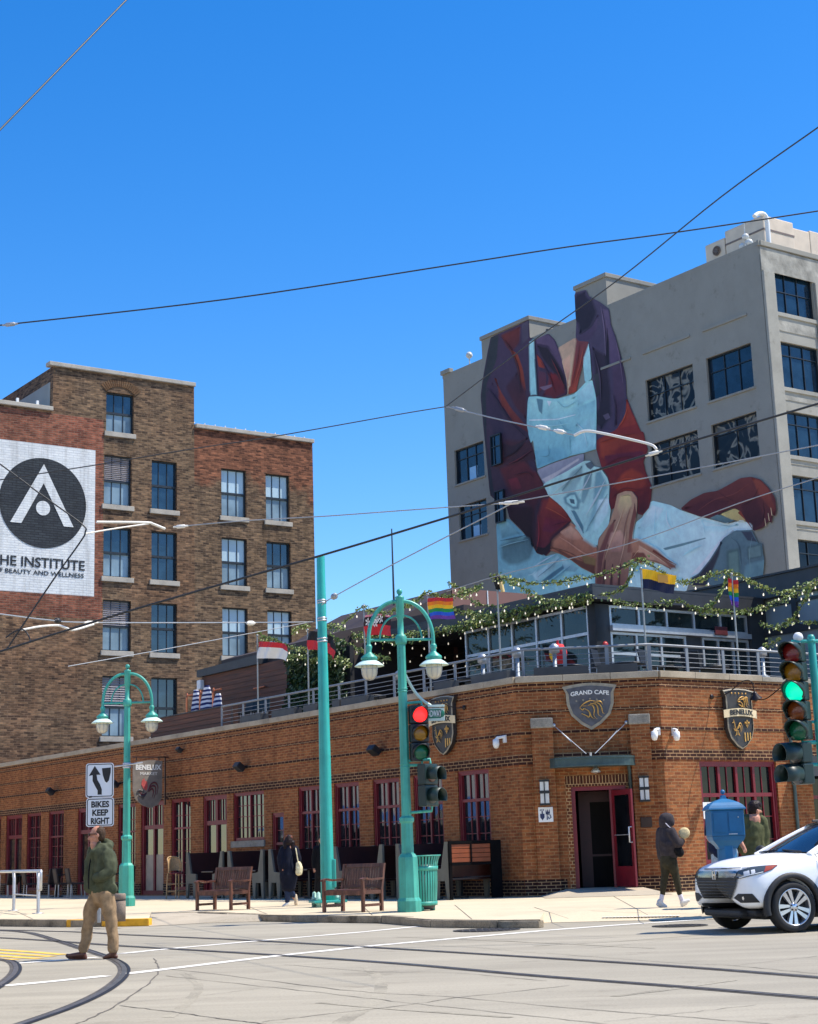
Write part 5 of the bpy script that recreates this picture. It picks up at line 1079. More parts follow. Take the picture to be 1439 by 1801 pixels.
for cr, pts, w_, c in ((2, [(640, 440), (700, 360), (790, 260)], 12, (84, 108, 120)), (2, [(760, 480), (820, 380), (860, 300)], 10, (176, 206, 212)), (2, [(820, 620), (900, 480), (960, 360)], 14, (172, 208, 216)), (2, [(840, 700), (920, 560), (980, 460)], 10, (82, 118, 136)), (2, [(560, 470), (640, 400), (740, 320)], 10, (168, 190, 196)), (2, [(690, 600), (760, 690), (800, 770)], 9, (170, 206, 214)),
   (2, [(460, 1080), (560, 1000), (630, 930)], 10, (70, 108, 130)), (2, [(420, 1010), (500, 960), (590, 910)], 9, (174, 210, 220)), (2, [(500, 1150), (600, 1080), (700, 1000)], 12, (80, 122, 146)), (2, [(640, 1120), (740, 1060), (850, 1080)], 9, (96, 140, 164)), (2, [(180, 810), (280, 790), (370, 770)], 12, (56, 84, 98)), (2, [(170, 860), (260, 830), (390, 800)], 8, (130, 172, 188)),
   (2, [(1100, 560), (1060, 680), (1010, 800), (960, 940)], 9, (196, 158, 142)), (2, [(1150, 560), (1110, 700), (1090, 860)], 8, (116, 76, 72)), (2, [(1120, 720), (1100, 860), (1070, 980)], 8, (190, 152, 140)), (2, [(980, 820), (950, 940), (930, 1080)], 8, (160, 116, 106)), (2, [(1080, 480), (1130, 470), (1160, 480)], 6, (112, 84, 66)),
   (2, [(620, 780), (700, 830), (800, 900), (880, 920)], 10, (190, 140, 124)), (2, [(580, 860), (700, 900), (800, 960)], 8, (90, 52, 42)), (3, [(120, 770), (220, 830), (320, 900)], 8, (206, 168, 150)), (3, [(160, 870), (240, 880), (330, 930)], 6, (96, 56, 50)), (3, [(70, 850), (110, 800), (150, 800)], 6, (196, 150, 130)),
   (1, [(190, 480), (260, 580), (310, 720), (330, 900)], 12, (46, 32, 44)), (1, [(90, 860), (160, 960), (250, 1100), (370, 1220)], 14, (44, 32, 52)), (1, [(400, 480), (420, 500), (430, 490)], 6, (40, 40, 50)), (1, [(560, 640), (610, 740), (655, 850)], 9, (122, 44, 46)), (1, [(480, 660), (540, 760), (590, 900)], 10, (60, 36, 56)), (1, [(770, 520), (750, 660), (710, 850)], 9, (96, 44, 50)), (1, [(800, 560), (775, 680), (740, 800)], 7, (176, 82, 56)),
   (1, [(930, 250), (955, 420), (965, 620)], 9, (112, 96, 124)), (1, [(880, 600), (920, 760), (930, 960)], 10, (84, 68, 92)), (1, [(1040, 500), (1070, 640), (1095, 820)], 8, (112, 92, 120)), (1, [(1020, 900), (1040, 1010), (1030, 1150)], 8, (40, 30, 46)), (1, [(1130, 1000), (1100, 1090), (1060, 1150)], 8, (182, 84, 54)), (2, [(920, 80), (1040, 40), (1180, 10)], 10, (90, 32, 38)), (2, [(960, 250), (1080, 190), (1220, 190)], 9, (84, 26, 36)), (2, [(1010, 420), (1110, 350), (1240, 360)], 9, (176, 74, 50)), (2, [(1010, 500), (1100, 420), (1250, 440)], 8, (84, 28, 34)),
   (2, [(240, 240), (320, 200), (420, 130)], 10, (104, 44, 52)), (2, [(180, 200), (280, 150), (360, 70)], 9, (44, 28, 40)), (2, [(280, 320), (380, 300), (430, 340)], 9, (52, 26, 36)), (2, [(460, 620), (470, 760), (450, 880)], 8, (150, 50, 58)), (2, [(520, 560), (600, 600), (680, 650)], 7, (174, 84, 58)), (2, [(560, 700), (620, 680), (690, 668)], 7, (70, 26, 38)),
   (1, [(600, 950), (660, 1000), (740, 960)], 8, (104, 150, 170)), (1, [(620, 1100), (660, 1160), (720, 1180)], 10, (96, 148, 172)), (1, [(480, 1120), (560, 1140), (700, 1120)], 7, (150, 194, 208)), (1, [(750, 1120), (800, 1180), (830, 1290)], 10, (164, 206, 218)), (2, [(470, 180), (540, 175), (540, 100)], 5, (70, 104, 124)), (2, [(700, 30), (700, 150)], 5, (84, 126, 148)),
   (3, [(240, 480), (230, 620), (240, 720)], 6, (128, 178, 202)), (3, [(320, 500), (330, 600), (420, 700)], 8, (176, 212, 224)), (3, [(600, 620), (610, 690)], 5, (120, 160, 178)), (3, [(440, 840), (500, 800), (580, 760)], 12, (134, 182, 204)), (3, [(560, 500), (680, 420), (820, 380), (940, 300)], 9, (126, 66, 64)), (3, [(700, 360), (760, 400), (840, 440)], 7, (70, 32, 42)), (3, [(880, 470), (960, 420), (1010, 330)], 8, (52, 26, 38)), (3, [(1030, 600), (1050, 520), (1040, 430)], 7, (50, 24, 36)), (3, [(800, 700), (860, 760), (880, 900)], 7, (66, 86, 100)), (3, [(960, 700), (940, 820), (950, 960)], 6, (108, 136, 148))):
    stroke(cr, pts, w_, c)
me = bpy.data.meshes.new('mural'); inv_ = base_of(conb).inverted(); me.from_pydata([inv_ @ p for p in MV], [], MF)
ca = me.color_attributes.new('paint', 'FLOAT_COLOR', 'POINT'); ca.data.foreach_set('color', [v for c in MC for v in c])
n = N('mural_paint'); at_ = n.n('Attribute'); at_.attribute_name = 'paint'; qn = n.noise(.7, None, 6, .65); qr = n.ramp(qn, 0, [(.3, (.8, .8, .82)), (.5, (1, 1, 1)), (.72, (1.14, 1.13, 1.1))])
q3 = n.noise(3.2, None, 4, .6); q3r = n.ramp(q3, 0, [(.35, (.92, .92, .93)), (.65, (1.05, 1.05, 1.04))]); mx = n.mix(1, (at_, 0), (qr, 0), 'MULTIPLY'); mx2 = n.mix(1, (mx, 2), (q3r, 0), 'MULTIPLY'); n.l(mx2, 2, n.b, 'Base Color'); n.set(Roughness=.8)
me.materials.append(n.mat); mo = bpy.data.objects.new('mural', me); COL.objects.link(mo); mo.parent = conb

# ================================================================== shop across the street, seen only mirrored in the cafe windows
FO = Fr(C1 - B_DIR * 23, atan2(A_DIR.y, A_DIR.x))
mb = MB(FO.M); mb.box(-22, 52, 0, 12, 0, 10.5)
ob_ = solo('shop_building', mb, paint('pale_render', (.86, .86, .84), .8, .04, .4), FO.o, 'pale shop building across the street, mirrored in the cafe windows', 'building')
mb = MB(FO.M); mb.box(-22, 52, -.02, -.005, .1, 2.6); part('shop_window', mb, GLD, ob_)
mb = MB(FO.M)
for i in range(12): mb.add([(-20 + i * 6, -.03, 3.6), (-15 + i * 6, -.03, 3.6), (-15 + i * 6, -1.3, 2.7), (-20 + i * 6, -1.3, 2.7)], [(0, 1, 2, 3)])
part('awning', mb, paint('awning_blue', S(70, 120, 190), .7, .1), ob_)
mb = MB(FO.M)
for i in range(6): mb.box(-18 + i * 11, -16 + i * 11, -.02, -.005, 7.4, 9.2)
part('window', mb, GLD, ob_)

# ================================================================== ROOF TERRACE OF THE CAFE
DECK = 4.8; RY = .42; RZ = 5.88
LEAF = N('ivy_leaf'); _g = LEAF.noise(9, None, 3, .6); _r = LEAF.ramp(_g, 0, [(.3, (.05, .1, .018)), (.5, (.2, .26, .055)), (.72, (.46, .43, .13))]); LEAF.l(_r, 0, LEAF.b, 'Base Color'); LEAF.set(Roughness=.5); LEAF.b.inputs['Transmission Weight'].default_value = 0.0; LEAF = LEAF.mat
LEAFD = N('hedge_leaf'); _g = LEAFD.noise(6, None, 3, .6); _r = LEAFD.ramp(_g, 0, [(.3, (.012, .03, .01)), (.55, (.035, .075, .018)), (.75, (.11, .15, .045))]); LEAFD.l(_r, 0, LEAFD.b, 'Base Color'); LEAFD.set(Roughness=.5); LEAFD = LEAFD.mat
BULB = emit('warm_bulb', (1.0, .9, .7), .55); TIMB = N('timber_cladding'); _u = TIMB.n('TexCoord'); _m = TIMB.n('Mapping'); _m.inputs['Scale'].default_value = (.35, 7.0, 1); TIMB.l(_u, 'UV', _m, 0); _g = TIMB.noise(2.2, _m, 5, .6); _r = TIMB.ramp(_g, 0, [(.3, S(52, 26, 16)), (.5, S(86, 44, 24)), (.75, S(120, 66, 36))]); TIMB.l(_r, 0, TIMB.b, 'Base Color'); TIMB.set(Roughness=.6); TIMB = TIMB.mat
COPPER = paint('copper_pipe', S(200, 120, 84), .35, .15, 6, .8)
GREYPOLE = paint('flag_pole_grey', S(150, 150, 146), .4, .1, 3, .5)
RSTL = paint('railing_steel', (.2, .215, .235), .5, .1, 5, .2)
# railing: posts, top rail and five cables
rail = thing('terrace_railing', 'galvanised steel cable railing along the edge of the cafe roof', 'railing', FC.w(WC / 2, RY, HT))
tcorn1, tcorn2 = FC.w(.183 * RY / .4, RY, 0), FC.w(WC - .149 * RY / .4, RY, 0)
runs = [(FL.w(-15.3, RY, 0), tcorn1), (tcorn1, tcorn2), (tcorn2, FR.w(15, RY, 0))]
pl_ = [runs[0][0], tcorn1, tcorn2, runs[2][1]]
mb = MB(); mb.tube([p + ZV * RZ for p in pl_], .032, 8); mb.tube([pl_[0] + ZV * RZ, pl_[0] + ZV * (RZ - .04), pl_[0] - (pl_[1] - pl_[0]).normalized() * .02 + ZV * 5.2], .025, 6); part('top_rail', mb, RSTL, rail)
for i in range(5):
    mb = MB(); z = 5.26 + i * .115; mb.tube([p + ZV * z for p in pl_], .008, 4); part('cable', mb, RSTL, rail)
for (a, b), step in zip(runs, (1.42, 1.05, 1.22)):
    L = (b - a).length; k = round(L / step); t = (b - a).normalized(); ang = atan2(t.y, t.x)
    for i in range(k + 1):
        if i == 0 and a is not runs[0][0]: continue
        p = a.lerp(b, i / k); mb = MB(Matrix.Translation(p) @ Matrix.Rotation(ang, 4, 'Z')); mb.rbox(-.045, .045, -.014, .014, 5.0, RZ - .02, .006); mb.box(-.06, .06, -.05, .05, 4.98, 5.0); part('post', mb, RSTL, rail)
# planters on the coping
def planter(fr, xa, xb, label):
    mb = MB(fr.M); mb.rbox(xa, xb, .03, .3, HT + .003, HT + .2, .01); o = solo('planter_box', mb, CHAR, fr.w((xa + xb) / 2, .17, HT), label, 'planter', 'charcoal planter boxes on the roof edge')
    m2 = MB(fr.M); m2.box(xa + .02, xb - .02, .05, .28, HT + .19, HT + .205); part('soil', m2, paint('planter_soil', (.05, .038, .026), .95), o); return o
for i, (l, r) in enumerate(((428, 464), (483, 523), (539, 560), (590, 603), (606, 650), (770, 800), (836, 900))):
    planter(FL, FL.ix(l, 1225, .15), FL.ix(r, 1225, .15), ('charcoal planter box nearest the timber parapet on the roof edge', 'charcoal planter box between the first and second flag poles', 'charcoal planter box right behind the tall teal pole', 'short charcoal planter box right of the tall teal pole', 'charcoal planter box left of the near lamp head', 'charcoal planter box right of the near lamp post', 'long charcoal planter box below the glass wall left of the entrance corner')[i])
planter(FC, .45, 1.75, 'charcoal planter box on the coping above the GRAND CAFE shield')
planter(FC, 1.95, 2.9, 'charcoal planter box on the coping right of the GRAND CAFE shield')

# glass pavilion
q_ = at(1048, 1100, 44); PC = Vector((q_.x, q_.y, 0)); PL = Fr(PC, YAW - pi / 2); PR = Fr(PC, YAW)
pav = thing('glass_pavilion', 'glazed roof pavilion with dark corner post and aluminium windows above the cafe corner', 'pavilion', PC + ZV * DECK)
mb = MB(); mb.box(-.32, .0, 0, .32, DECK, 7.62, 0, PL.M); mb.box(.0, .5, .0, .3, DECK, 7.62, 0, PR.M); part('corner_post', mb, CHAR, pav)
mb = MB()
fa = [(PL.w(-9.5, -.35, 0)), (PC - A_DIR * .35 - B_DIR * .35), (PR.w(6.2, -.35, 0)), (PR.w(6.2, 6, 0)), PL.w(-9.5, 6, 0)]
mb.slab([(p.x, p.y) for p in fa], 7.68, 8.02); mb.slab([(p.x, p.y) for p in [PC + (p - PC) * 1.012 for p in fa]], 8.024, 8.09); part('roof', mb, CHAR, pav)
PGL = glass('pavilion_glass', (.012, .02, .02), .03, .5, .9)
def glazing(fr, x0, x1, z0, z1, nv, hz, nm='window'):
    mb = MB(fr.M)
    for i in range(nv + 1):
        x = x0 + (x1 - x0) * i / nv; mb.box(x - .035, x + .035, .0, .1, z0, z1)
    for z in hz: mb.box(x0, x1, .012, .09, z - .04, z + .04)
    mb.box(x0, x1, -.004, .104, z1 - .07, z1); mb.box(x0, x1, -.004, .104, z0, z0 + .06)
    o = part(nm, mb, ALU, pav)
    for i in range(nv):
        a = x0 + (x1 - x0) * i / nv + .036; b = x0 + (x1 - x0) * (i + 1) / nv - .036; m2 = MB(fr.M); m2.box(a, b, .05, .06, z0 + .06, z1 - .07); part('pane', m2, PGL, o)
glazing(PL, -5.85, -.33, DECK, 7.6, 5, (6.85, 5.9)); glazing(PR, .55, 5.8, 7.05, 7.6, 5, ())
mb = MB(PR.M); mb.box(.5, 5.85, -.12, .12, 6.9, 7.045); part('header_beam', mb, ALU, pav)
glazing(PR, .55, 3.3, DECK, 6.88, 3, (6.3,), 'door'); glazing(PR, 4.0, 5.8, DECK, 6.88, 3, (), 'door')
mb = MB(PR.M); mb.box(3.36, 3.94, .03, .3, DECK, 6.88); mb.box(5.86, 6.42, -.1, .5, DECK, 7.7); parts('dark_panel', mb, CHAR, pav)
mb = MB(PR.M); mb.rbox(4.35, 4.85, -.16, -.124, 6.95, 7.2, .02); part('exit_box', mb, paint('exit_box_red', S(90, 30, 34), .5), pav)
mb = MB(); mb.lathe([(.09, 0), (.1, .03), (.05, .08), (1e-6, .08)], PR.w(.28, -.01, 6.5), 12, 0, PR.M.to_3x3().to_4x4() @ Matrix.Rotation(pi / 2, 4, 'X')); part('alarm_bell', mb, paint('alarm_red', S(170, 50, 50), .4), pav)
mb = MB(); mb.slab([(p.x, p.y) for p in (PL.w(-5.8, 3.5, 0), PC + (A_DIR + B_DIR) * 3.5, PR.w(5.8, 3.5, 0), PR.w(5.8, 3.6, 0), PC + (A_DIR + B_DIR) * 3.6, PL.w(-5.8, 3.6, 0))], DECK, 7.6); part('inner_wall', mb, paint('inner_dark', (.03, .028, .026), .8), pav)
# steel framed hall to the right
PV = Fr(PR.w(6.45, .05, 0), YAW - pi / 2); zf = PV.iz(1439, 999); zfb = zf - .62; zbm = PV.iz(1439, 1099)
hall = thing('steel_hall', 'dark steel framed roof hall with grey glazing at the right of the pavilion', 'pavilion', PV.o + ZV * DECK)
mb = MB(PV.M); mb.box(-9, 4.15, -.25, 8, zfb, zf); mb.box(-9.1, 4.25, -.32, 8.1, zf + .002, zf + .06); part('roof', mb, CHAR, hall)
mb = MB(PV.M)
for x in (.1, 1.35, 2.6, 3.85): mb.box(x - .09, x + .09, -.05, .13, DECK, zfb - .003)
mb.box(-.2, 4.1, -.07, .15, zbm - .1, zbm + .1); mb.box(-.2, 4.1, -.04, .12, zbm + .75, zbm + .83); part('frame', mb, CHAR, hall)
HG = paint('hall_grey_glazing', S(120, 132, 138), .25, .25, .5, spec=.7)
mb = MB(PV.M); mb.box(-.2, 4.1, .04, .06, DECK, zfb - .003); part('pane', mb, HG, hall)
mb = MB(PV.M)
for i in range(9): mb.box(2.75, 3.75, -.0, .035, zbm - .25 - i * .16, zbm - .18 - i * .16)
part('louver', mb, WHITE, hall)
# brown house with sloping roof behind
q_ = at(880, 1060, 56); FB = Fr((q_.x, q_.y, 0), YAW); BRN = paint('brown_cladding', S(132, 92, 80), .6, .08, 1.2); BRND = paint('brown_roof', S(62, 50, 46), .7, .15, 1)
bh = thing('brown_roof_house', 'plain brown roof house with a sloping left roof behind the garlands', 'roof house', FB.o + ZV * DECK)
P = [FB.inv(x, y) for x, y in ((795, 1034), (1040, 1052))]; xa, xb = P[0][0], P[1][0]; za, zb = P[0][1], P[1][1]
mb = MB(FB.M); mb.box(xa, xb, 0, 7, DECK, za); part('wall', mb, BRN, bh)
mb = MB(FB.M); mb.box(FB.ix(858, 1060) - .02, FB.ix(858, 1060) + .02, -.02, -.002, DECK, za); part('seam', mb, WHITE, bh)
P = [FB.inv(x, y) for x, y in ((794, 1034), (745, 1062), (712, 1083), (640, 1101), (600, 1110), (575, 1118))]
mb = MB(FB.M); mb.prism([(P[0][0], za - .02)] + P[1:] + [(P[-1][0], DECK), (xa - .005, DECK)], .02, 7); part('sloping_roof', mb, BRND, bh)
mb = MB(); b_ = at(694, 1092, 57); tp = at(687, 930, 57); mb.tube([Vector((b_.x, b_.y, DECK + 1)), b_, Vector((b_.x, b_.y, tp.z))], [.06, .05, .025], 6); solo('roof_mast', mb, CHAR, b_, 'thin dark mast standing against the sky left of the near lamp post', 'mast')
# dark bar shelter behind the lamps
sx0, sx1 = FL.ix(566, 1150, 5.2), FL.ix(826, 1150, 5.2); zsh = (FL.iz(620, 1122, 5.2) + FL.iz(800, 1096, 5.2)) / 2
sh = thing('bar_shelter', 'dark open bar shelter hung with bulbs behind the near lamp', 'shelter', FL.w((sx0 + sx1) / 2, 6, DECK))
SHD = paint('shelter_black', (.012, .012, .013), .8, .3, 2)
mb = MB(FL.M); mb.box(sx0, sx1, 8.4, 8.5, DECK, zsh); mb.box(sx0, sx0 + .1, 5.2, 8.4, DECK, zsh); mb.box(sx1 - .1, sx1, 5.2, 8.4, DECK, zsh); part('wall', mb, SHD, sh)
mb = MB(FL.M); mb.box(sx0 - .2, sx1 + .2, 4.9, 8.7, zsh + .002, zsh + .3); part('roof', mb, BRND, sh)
mb = MB(FL.M); mb.box(sx0 + .8, sx1 - 1.5, 6.4, 7.1, DECK, DECK + 1.1); mb.box(sx0 + .7, sx1 - 1.4, 6.25, 7.2, DECK + 1.1, DECK + 1.17); part('bar_counter', mb, DARKWOOD, sh)
# timber shed and parapet
ts = thing('timber_shed', 'brown timber clad shed with a dark slanting roof on the terrace', 'shed', FL.w(-18.5, 3, DECK)); xa, xb = FL.ix(355, 1200, 3), FL.ix(506, 1200, 3)
zA, zB = FL.iz(355, 1183, 3), FL.iz(506, 1163, 3)
mb = MB(FL.M); mb.box(xa, xb, 3, 6, DECK, zB + .1)
for i in range(16):
    z = DECK + .02 + i * .172
    if z + .16 < zB + .1: mb.box(xa - .001, xb + .001, 2.975, 2.998, z, z + .158)
part('wall', mb, TIMB, ts)
mb = MB(FL.M); mb.prism([(xa - .1, zB + .102), (xa - .1, zB + .35), (FL.ix(456, 1152, 2.9), FL.iz(456, 1151, 2.9)), (FL.ix(456, 1152, 2.9), zB + .102)], 2.85, 6.1); part('roof', mb, CHAR, ts)
mb = MB(FL.M); mb.rbox(xa - .02, xa + .25, 2.8, 2.97, zB - .35, zB - .02, .03); part('wall_light', mb, WHITE, ts)
xa, xb = FL.ix(266, 1270, .7), FL.ix(414, 1240, .7); zt = FL.iz(414, 1239, .7)
tp = thing('timber_parapet', 'low brown timber screen along the roof edge below the striped towels', 'screen', FL.w((xa + xb) / 2, .7, DECK))
mb = MB(FL.M)
for i in range(7):
    z = DECK + i * (zt - DECK) / 7; mb.box(xa, xb - .16, .68, .74, z + .006, z + (zt - DECK) / 7 - .006)
mb.box(xa, xb - .16, .74, .78, DECK, zt - .01); part('boards', mb, TIMB, tp)
mb = MB(FL.M); mb.box(xb - .15, xb, .62, .8, DECK, zt + .04); part('post', mb, DARKWOOD, tp)
mb = MB(FL.M); mb.box(xa - .03, xb, .64, .82, zt + .0, zt + .035); part('cap_board', mb, CHAR, tp)
# striped towels on copper rails
TW = N('striped_towel'); _u = TW.n('TexCoord'); _w = TW.n('TexWave', wave_type='BANDS', bands_direction='Z'); _w.inputs['Scale'].default_value = 2.1; _w.inputs['Distortion'].default_value = 1.6; _w.inputs['Detail Scale'].default_value = .8; TW.l(_u, 'Object', _w, 0); _r = TW.ramp(_w, 1, [(.46, S(30, 40, 90)), (.52, S(225, 222, 222))]); TW.l(_r, 0, TW.b, 'Base Color'); TW.set(Roughness=.9); TW = TW.mat
YR = 1.6
mb = MB()
for l, t in ((233, 1256), (345, 1220), (456, 1214)):
    px_ = 280 + l * .2085; x = FL.ix(px_, 1240, YR); zt_2 = FL.iz(px_, 1080 + (690 if l == 233 else 668 if l == 345 else 645) * .2085, YR); mb.tube(smooth_path([FL.w(x, YR, DECK), FL.w(x, YR, zt_2 - .08), FL.w(x + .08, YR, zt_2), FL.w(x + .55, YR, zt_2)], 4), .035, 6)
mb.tube([FL.w(FL.ix(386, 1213, YR), YR + 1.3, 6.75), FL.w(FL.ix(405, 1213, YR), YR + 1.3, 6.75)], .03, 6); solo('towel_rack', mb, COPPER, FL.w(FL.ix(350, 1240, YR), YR, DECK), 'row of bent copper pipe rails by the timber shed', 'rack')
for i, (l, t, r, b) in enumerate(((338, 1215, 352, 1252), (354, 1208, 373, 1250), (376, 1221, 391, 1246))):
    x0, z1 = FL.inv(l, t, YR + .02); x1, z0 = FL.inv(r, b, YR + .02); z0 -= .5; rows = []; k = 9
    for j in range(k):
        q = j / (k - 1); z = z1 + (z0 - z1) * q; hw = (x1 - x0) / 2 * (.35 + .65 * min(1, q * 2.4) ** .6); cxm = (x0 + x1) / 2 + .03 * sin(q * 7 + i); n_ = 14
        rows.append([FL.w(cxm + hw * cos(2 * pi * a / n_) * (1 + .12 * sin(5 * 2 * pi * a / n_ + i)), YR + .02 + .14 * sin(2 * pi * a / n_) * (.5 + q * .5), z) for a in range(n_)])
    mb = MB(); mb.loft(rows, True, 0, True, True); solo('striped_towel', mb, TW, FL.w((x0 + x1) / 2, YR, z0), ('navy and white striped towel, leftmost on the copper rack', 'tallest navy and white striped towel on the copper rack', 'short navy and white striped towel nearest the green chairs')[i], 'towel', 'striped towels')
def terrace_chair(o_, ang, mat, label):
    M = Matrix.Translation(o_) @ Matrix.Rotation(ang, 4, 'Z'); t = thing('terrace_chair', label, 'chair', o_, 'chairs on the roof terrace', ang)
    mb = MB(M); mb.rbox(-.24, .24, -.22, .22, .42, .46, .015); part('seat', mb, mat, t); mb = MB(M @ Matrix.Translation((0, .22, .46)) @ Matrix.Rotation(R(-12), 4, 'X')); mb.rbox(-.24, .24, -.02, .02, .02, .46, .015); part('backrest', mb, mat, t)
    for sx in (-.2, .2):
        for sy in (-.18, .18): mb = MB(M); mb.tube([(sx, sy, .42), (sx * 1.1, sy * 1.1, 0)], .014, 5); part('leg', mb, STEEL, t)
    return t
DG = paint('dark_green_canvas', S(24, 44, 50), .7, .2, 5)
for i, px_ in enumerate((426, 444, 456)): x = FL.ix(px_, 1225, 1.3); terrace_chair(FL.w(x, 1.3, DECK + .45), FL.ang + .3 * i, DG, ('dark green canvas chair left of the first flag pole on the roof', 'dark green canvas chair just left of the red and white flag pole', 'dark green canvas chair right behind the red and white flag pole')[i])
tt = [(FC, 1.2, 1.5, 'black round terrace table above the GRAND CAFE shield'), (FR, .5, 1.6, 'black terrace table behind the railing right of the shield'), (FR, 2.0, 1.8, 'black terrace table above the sunny BENELUX crest'), (FR, 3.3, 1.5, 'black terrace table near the right traffic light'), (FL, -3.4, 1.4, 'black terrace table left of the glass wall'), (FL, -8.2, 1.3, 'black terrace table behind the near lamp post')]
for fr, x, y, lab in tt:
    o = thing('terrace_table', lab, 'table', fr.w(x, y, DECK), 'tables on the roof terrace'); mb = MB(); mb.lathe([(.45, .72), (.46, .74), (.45, .76), (1e-6, .76)], fr.w(x, y, DECK), 20); mb.rbox(-.42, .42, -.02, .02, .55, .72, .01, 0, fr.M @ Matrix.Translation((x, y, DECK))); part('table_top', mb, BLACK, o)
    mb = MB(); mb.lathe([(.25, 0), (.25, .03), (.04, .06), (.04, .55)], fr.w(x, y, DECK), 12); part('leg', mb, BLACK, o)
for fr, x, y, a_, lab in ((FR, 1.3, 1.5, .4, 'black terrace chair between two tables behind the right railing'), (FR, 2.9, 1.7, 2.0, 'black terrace chair by the draped rainbow flag pole'), (FC, 2.2, 1.6, 1.2, 'black terrace chair above the entrance canopy'), (FL, -5.0, 1.3, .7, 'black terrace chair right of the near lamp post'), (FL, -6.6, 1.5, 2.4, 'black terrace chair directly behind the near lamp post')): terrace_chair(fr.w(x, y, DECK + .25), fr.ang + a_, BLACK, lab)
WP = paint('pale_heater', S(140, 150, 160), .4, .08, 4)
for fr, x, y, lab in ((FL, -6.1, .9, 'white patio heater post left of the near lamp post'), (FL, -2.4, .9, 'white patio heater post at the left end of the glass wall'), (FL, -1.0, .9, 'white patio heater post under the black tied flag'), (FC, .95, .9, 'pale patio heater post by the red and yellow cloth'), (FR, 4.55, .9, 'white patio heater post behind the right traffic light')):
    o = thing('patio_heater', lab, 'heater', fr.w(x, y, DECK), 'patio heaters'); mb = MB(); mb.lathe([(.16, 0), (.16, .5), (.05, .56), (.05, 1.0)], fr.w(x, y, DECK), 12); part('stem', mb, WP, o); mb = MB(); mb.lathe([(.05, 1.0), (.13, 1.04), (.12, 1.2), (.04, 1.26), (1e-6, 1.27)], fr.w(x, y, DECK), 12); part('burner', mb, STEEL, o)
# ivy wall
hx0, hx1 = FL.ix(506, 1180, 2.6), FL.ix(604, 1180, 2.6); hz1 = FL.iz(540, 1140, 2.6)
def leaves(mb, p, s_, rnd, flat=None):
    q = Vector((rnd.gauss(0, 1), rnd.gauss(0, 1), rnd.gauss(0, 1))).normalized(); r_ = q.orthogonal().normalized(); u = q.cross(r_); s1 = s_ * rnd.uniform(.45, 1.4)
    mb.add([p - r_ * s1 * .5, p + u * s1 * .32 + q * s1 * .08, p + r_ * s1 * .6, p - u * s1 * .32 + q * s1 * .08], [(0, 1, 2, 3)])
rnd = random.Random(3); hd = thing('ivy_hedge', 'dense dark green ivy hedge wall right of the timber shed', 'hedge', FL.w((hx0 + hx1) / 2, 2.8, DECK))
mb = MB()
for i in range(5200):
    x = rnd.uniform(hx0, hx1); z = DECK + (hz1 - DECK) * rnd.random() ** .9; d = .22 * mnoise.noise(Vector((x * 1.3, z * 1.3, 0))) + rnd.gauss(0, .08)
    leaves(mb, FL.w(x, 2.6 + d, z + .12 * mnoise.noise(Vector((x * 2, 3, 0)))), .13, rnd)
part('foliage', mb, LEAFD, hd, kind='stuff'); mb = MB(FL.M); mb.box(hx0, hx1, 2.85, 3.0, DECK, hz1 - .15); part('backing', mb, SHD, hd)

# flag poles and flags
def flag(pole, base, M, wd, hg, stripes, amp=.06, droop=.0, seed=1, nx=18, ny=12, mats=None, gather=0.0):
    """cloth grid; stripes: list of (t from the top, material index)"""
    mb = MB(M); vs = []
    for j in range(ny + 1):
        for i in range(nx + 1):
            s_, t = i / nx, j / ny
            x = wd * s_ * (1 - gather * t); z = -hg * t - droop * s_ ** 1.6 * (1 - .2 * t) - .05 * sin(s_ * 5 + seed) * s_; y = amp * sin(s_ * 8 + seed + t * 1.5) * s_ ** .5 + amp * .5 * sin(s_ * 17 + t * 4 + seed)
            vs.append((x, y, z))
    fs = []; o = len(mb.v)
    for j in range(ny):
        for i in range(nx):
            t = (j + .5) / ny; mi = 0
            for q, k in stripes:
                if t >= q: mi = k
            mb.add([vs[j * (nx + 1) + i], vs[j * (nx + 1) + i + 1], vs[(j + 1) * (nx + 1) + i + 1], vs[(j + 1) * (nx + 1) + i]], [(0, 1, 2, 3)], mi, False)
    return part('flag', mb, mats, pole)
def cloth(c, name):
    n = N(name); n.set(Base_Color=(*c, 1), Roughness=.85); q = n.noise(30, None, 2); n.bump(q, 0, .1, .01); return n.mat
FRED, FWHT, FNAV, FYEL, FBLK = cloth(S(200, 40, 48), 'flag_red'), cloth(S(228, 222, 210), 'flag_white'), cloth(S(24, 32, 62), 'flag_navy'), cloth(S(245, 186, 30), 'flag_yellow'), cloth(S(20, 20, 22), 'flag_black')
FORA, FGRN, FBLU, FVIO, FDRK, FPNK = cloth(S(240, 130, 30), 'flag_orange'), cloth(S(30, 140, 70), 'flag_green'), cloth(S(40, 90, 200), 'flag_blue'), cloth(S(110, 60, 150), 'flag_violet'), cloth(S(48, 24, 28), 'flag_dark'), cloth(S(228, 140, 150), 'flag_pink')
poles = {}
def pole(fr, px, ptop, label, y=RY + .1):
    x, zt_p = fr.inv(px, ptop, y); mb = MB(); mb.tube([fr.w(x, y, DECK), fr.w(x, y, zt_p)], [.028, .02], 7); mb.ball(fr.w(x, y, zt_p), .04, 8, 5)
    o = thing('flag_pole', label, 'flag pole', fr.w(x, y, DECK), 'flag poles on the roof terrace'); part('pole', mb, GREYPOLE, o); return o, x, y
def fat(fr, x, y, px, py): return fr.M @ Matrix.Translation((x + .03, y, fr.iz(px, py, y)))
o, x, y = pole(FL, 452.5, 1118, 'flag pole with a red over white flag, leftmost on the roof'); flag(o, None, fat(FL, x, y, 452, 1129), 1.75, .52, [(0, 0), (.34, 1)], .09, .38, 1, mats=[FRED, FWHT])
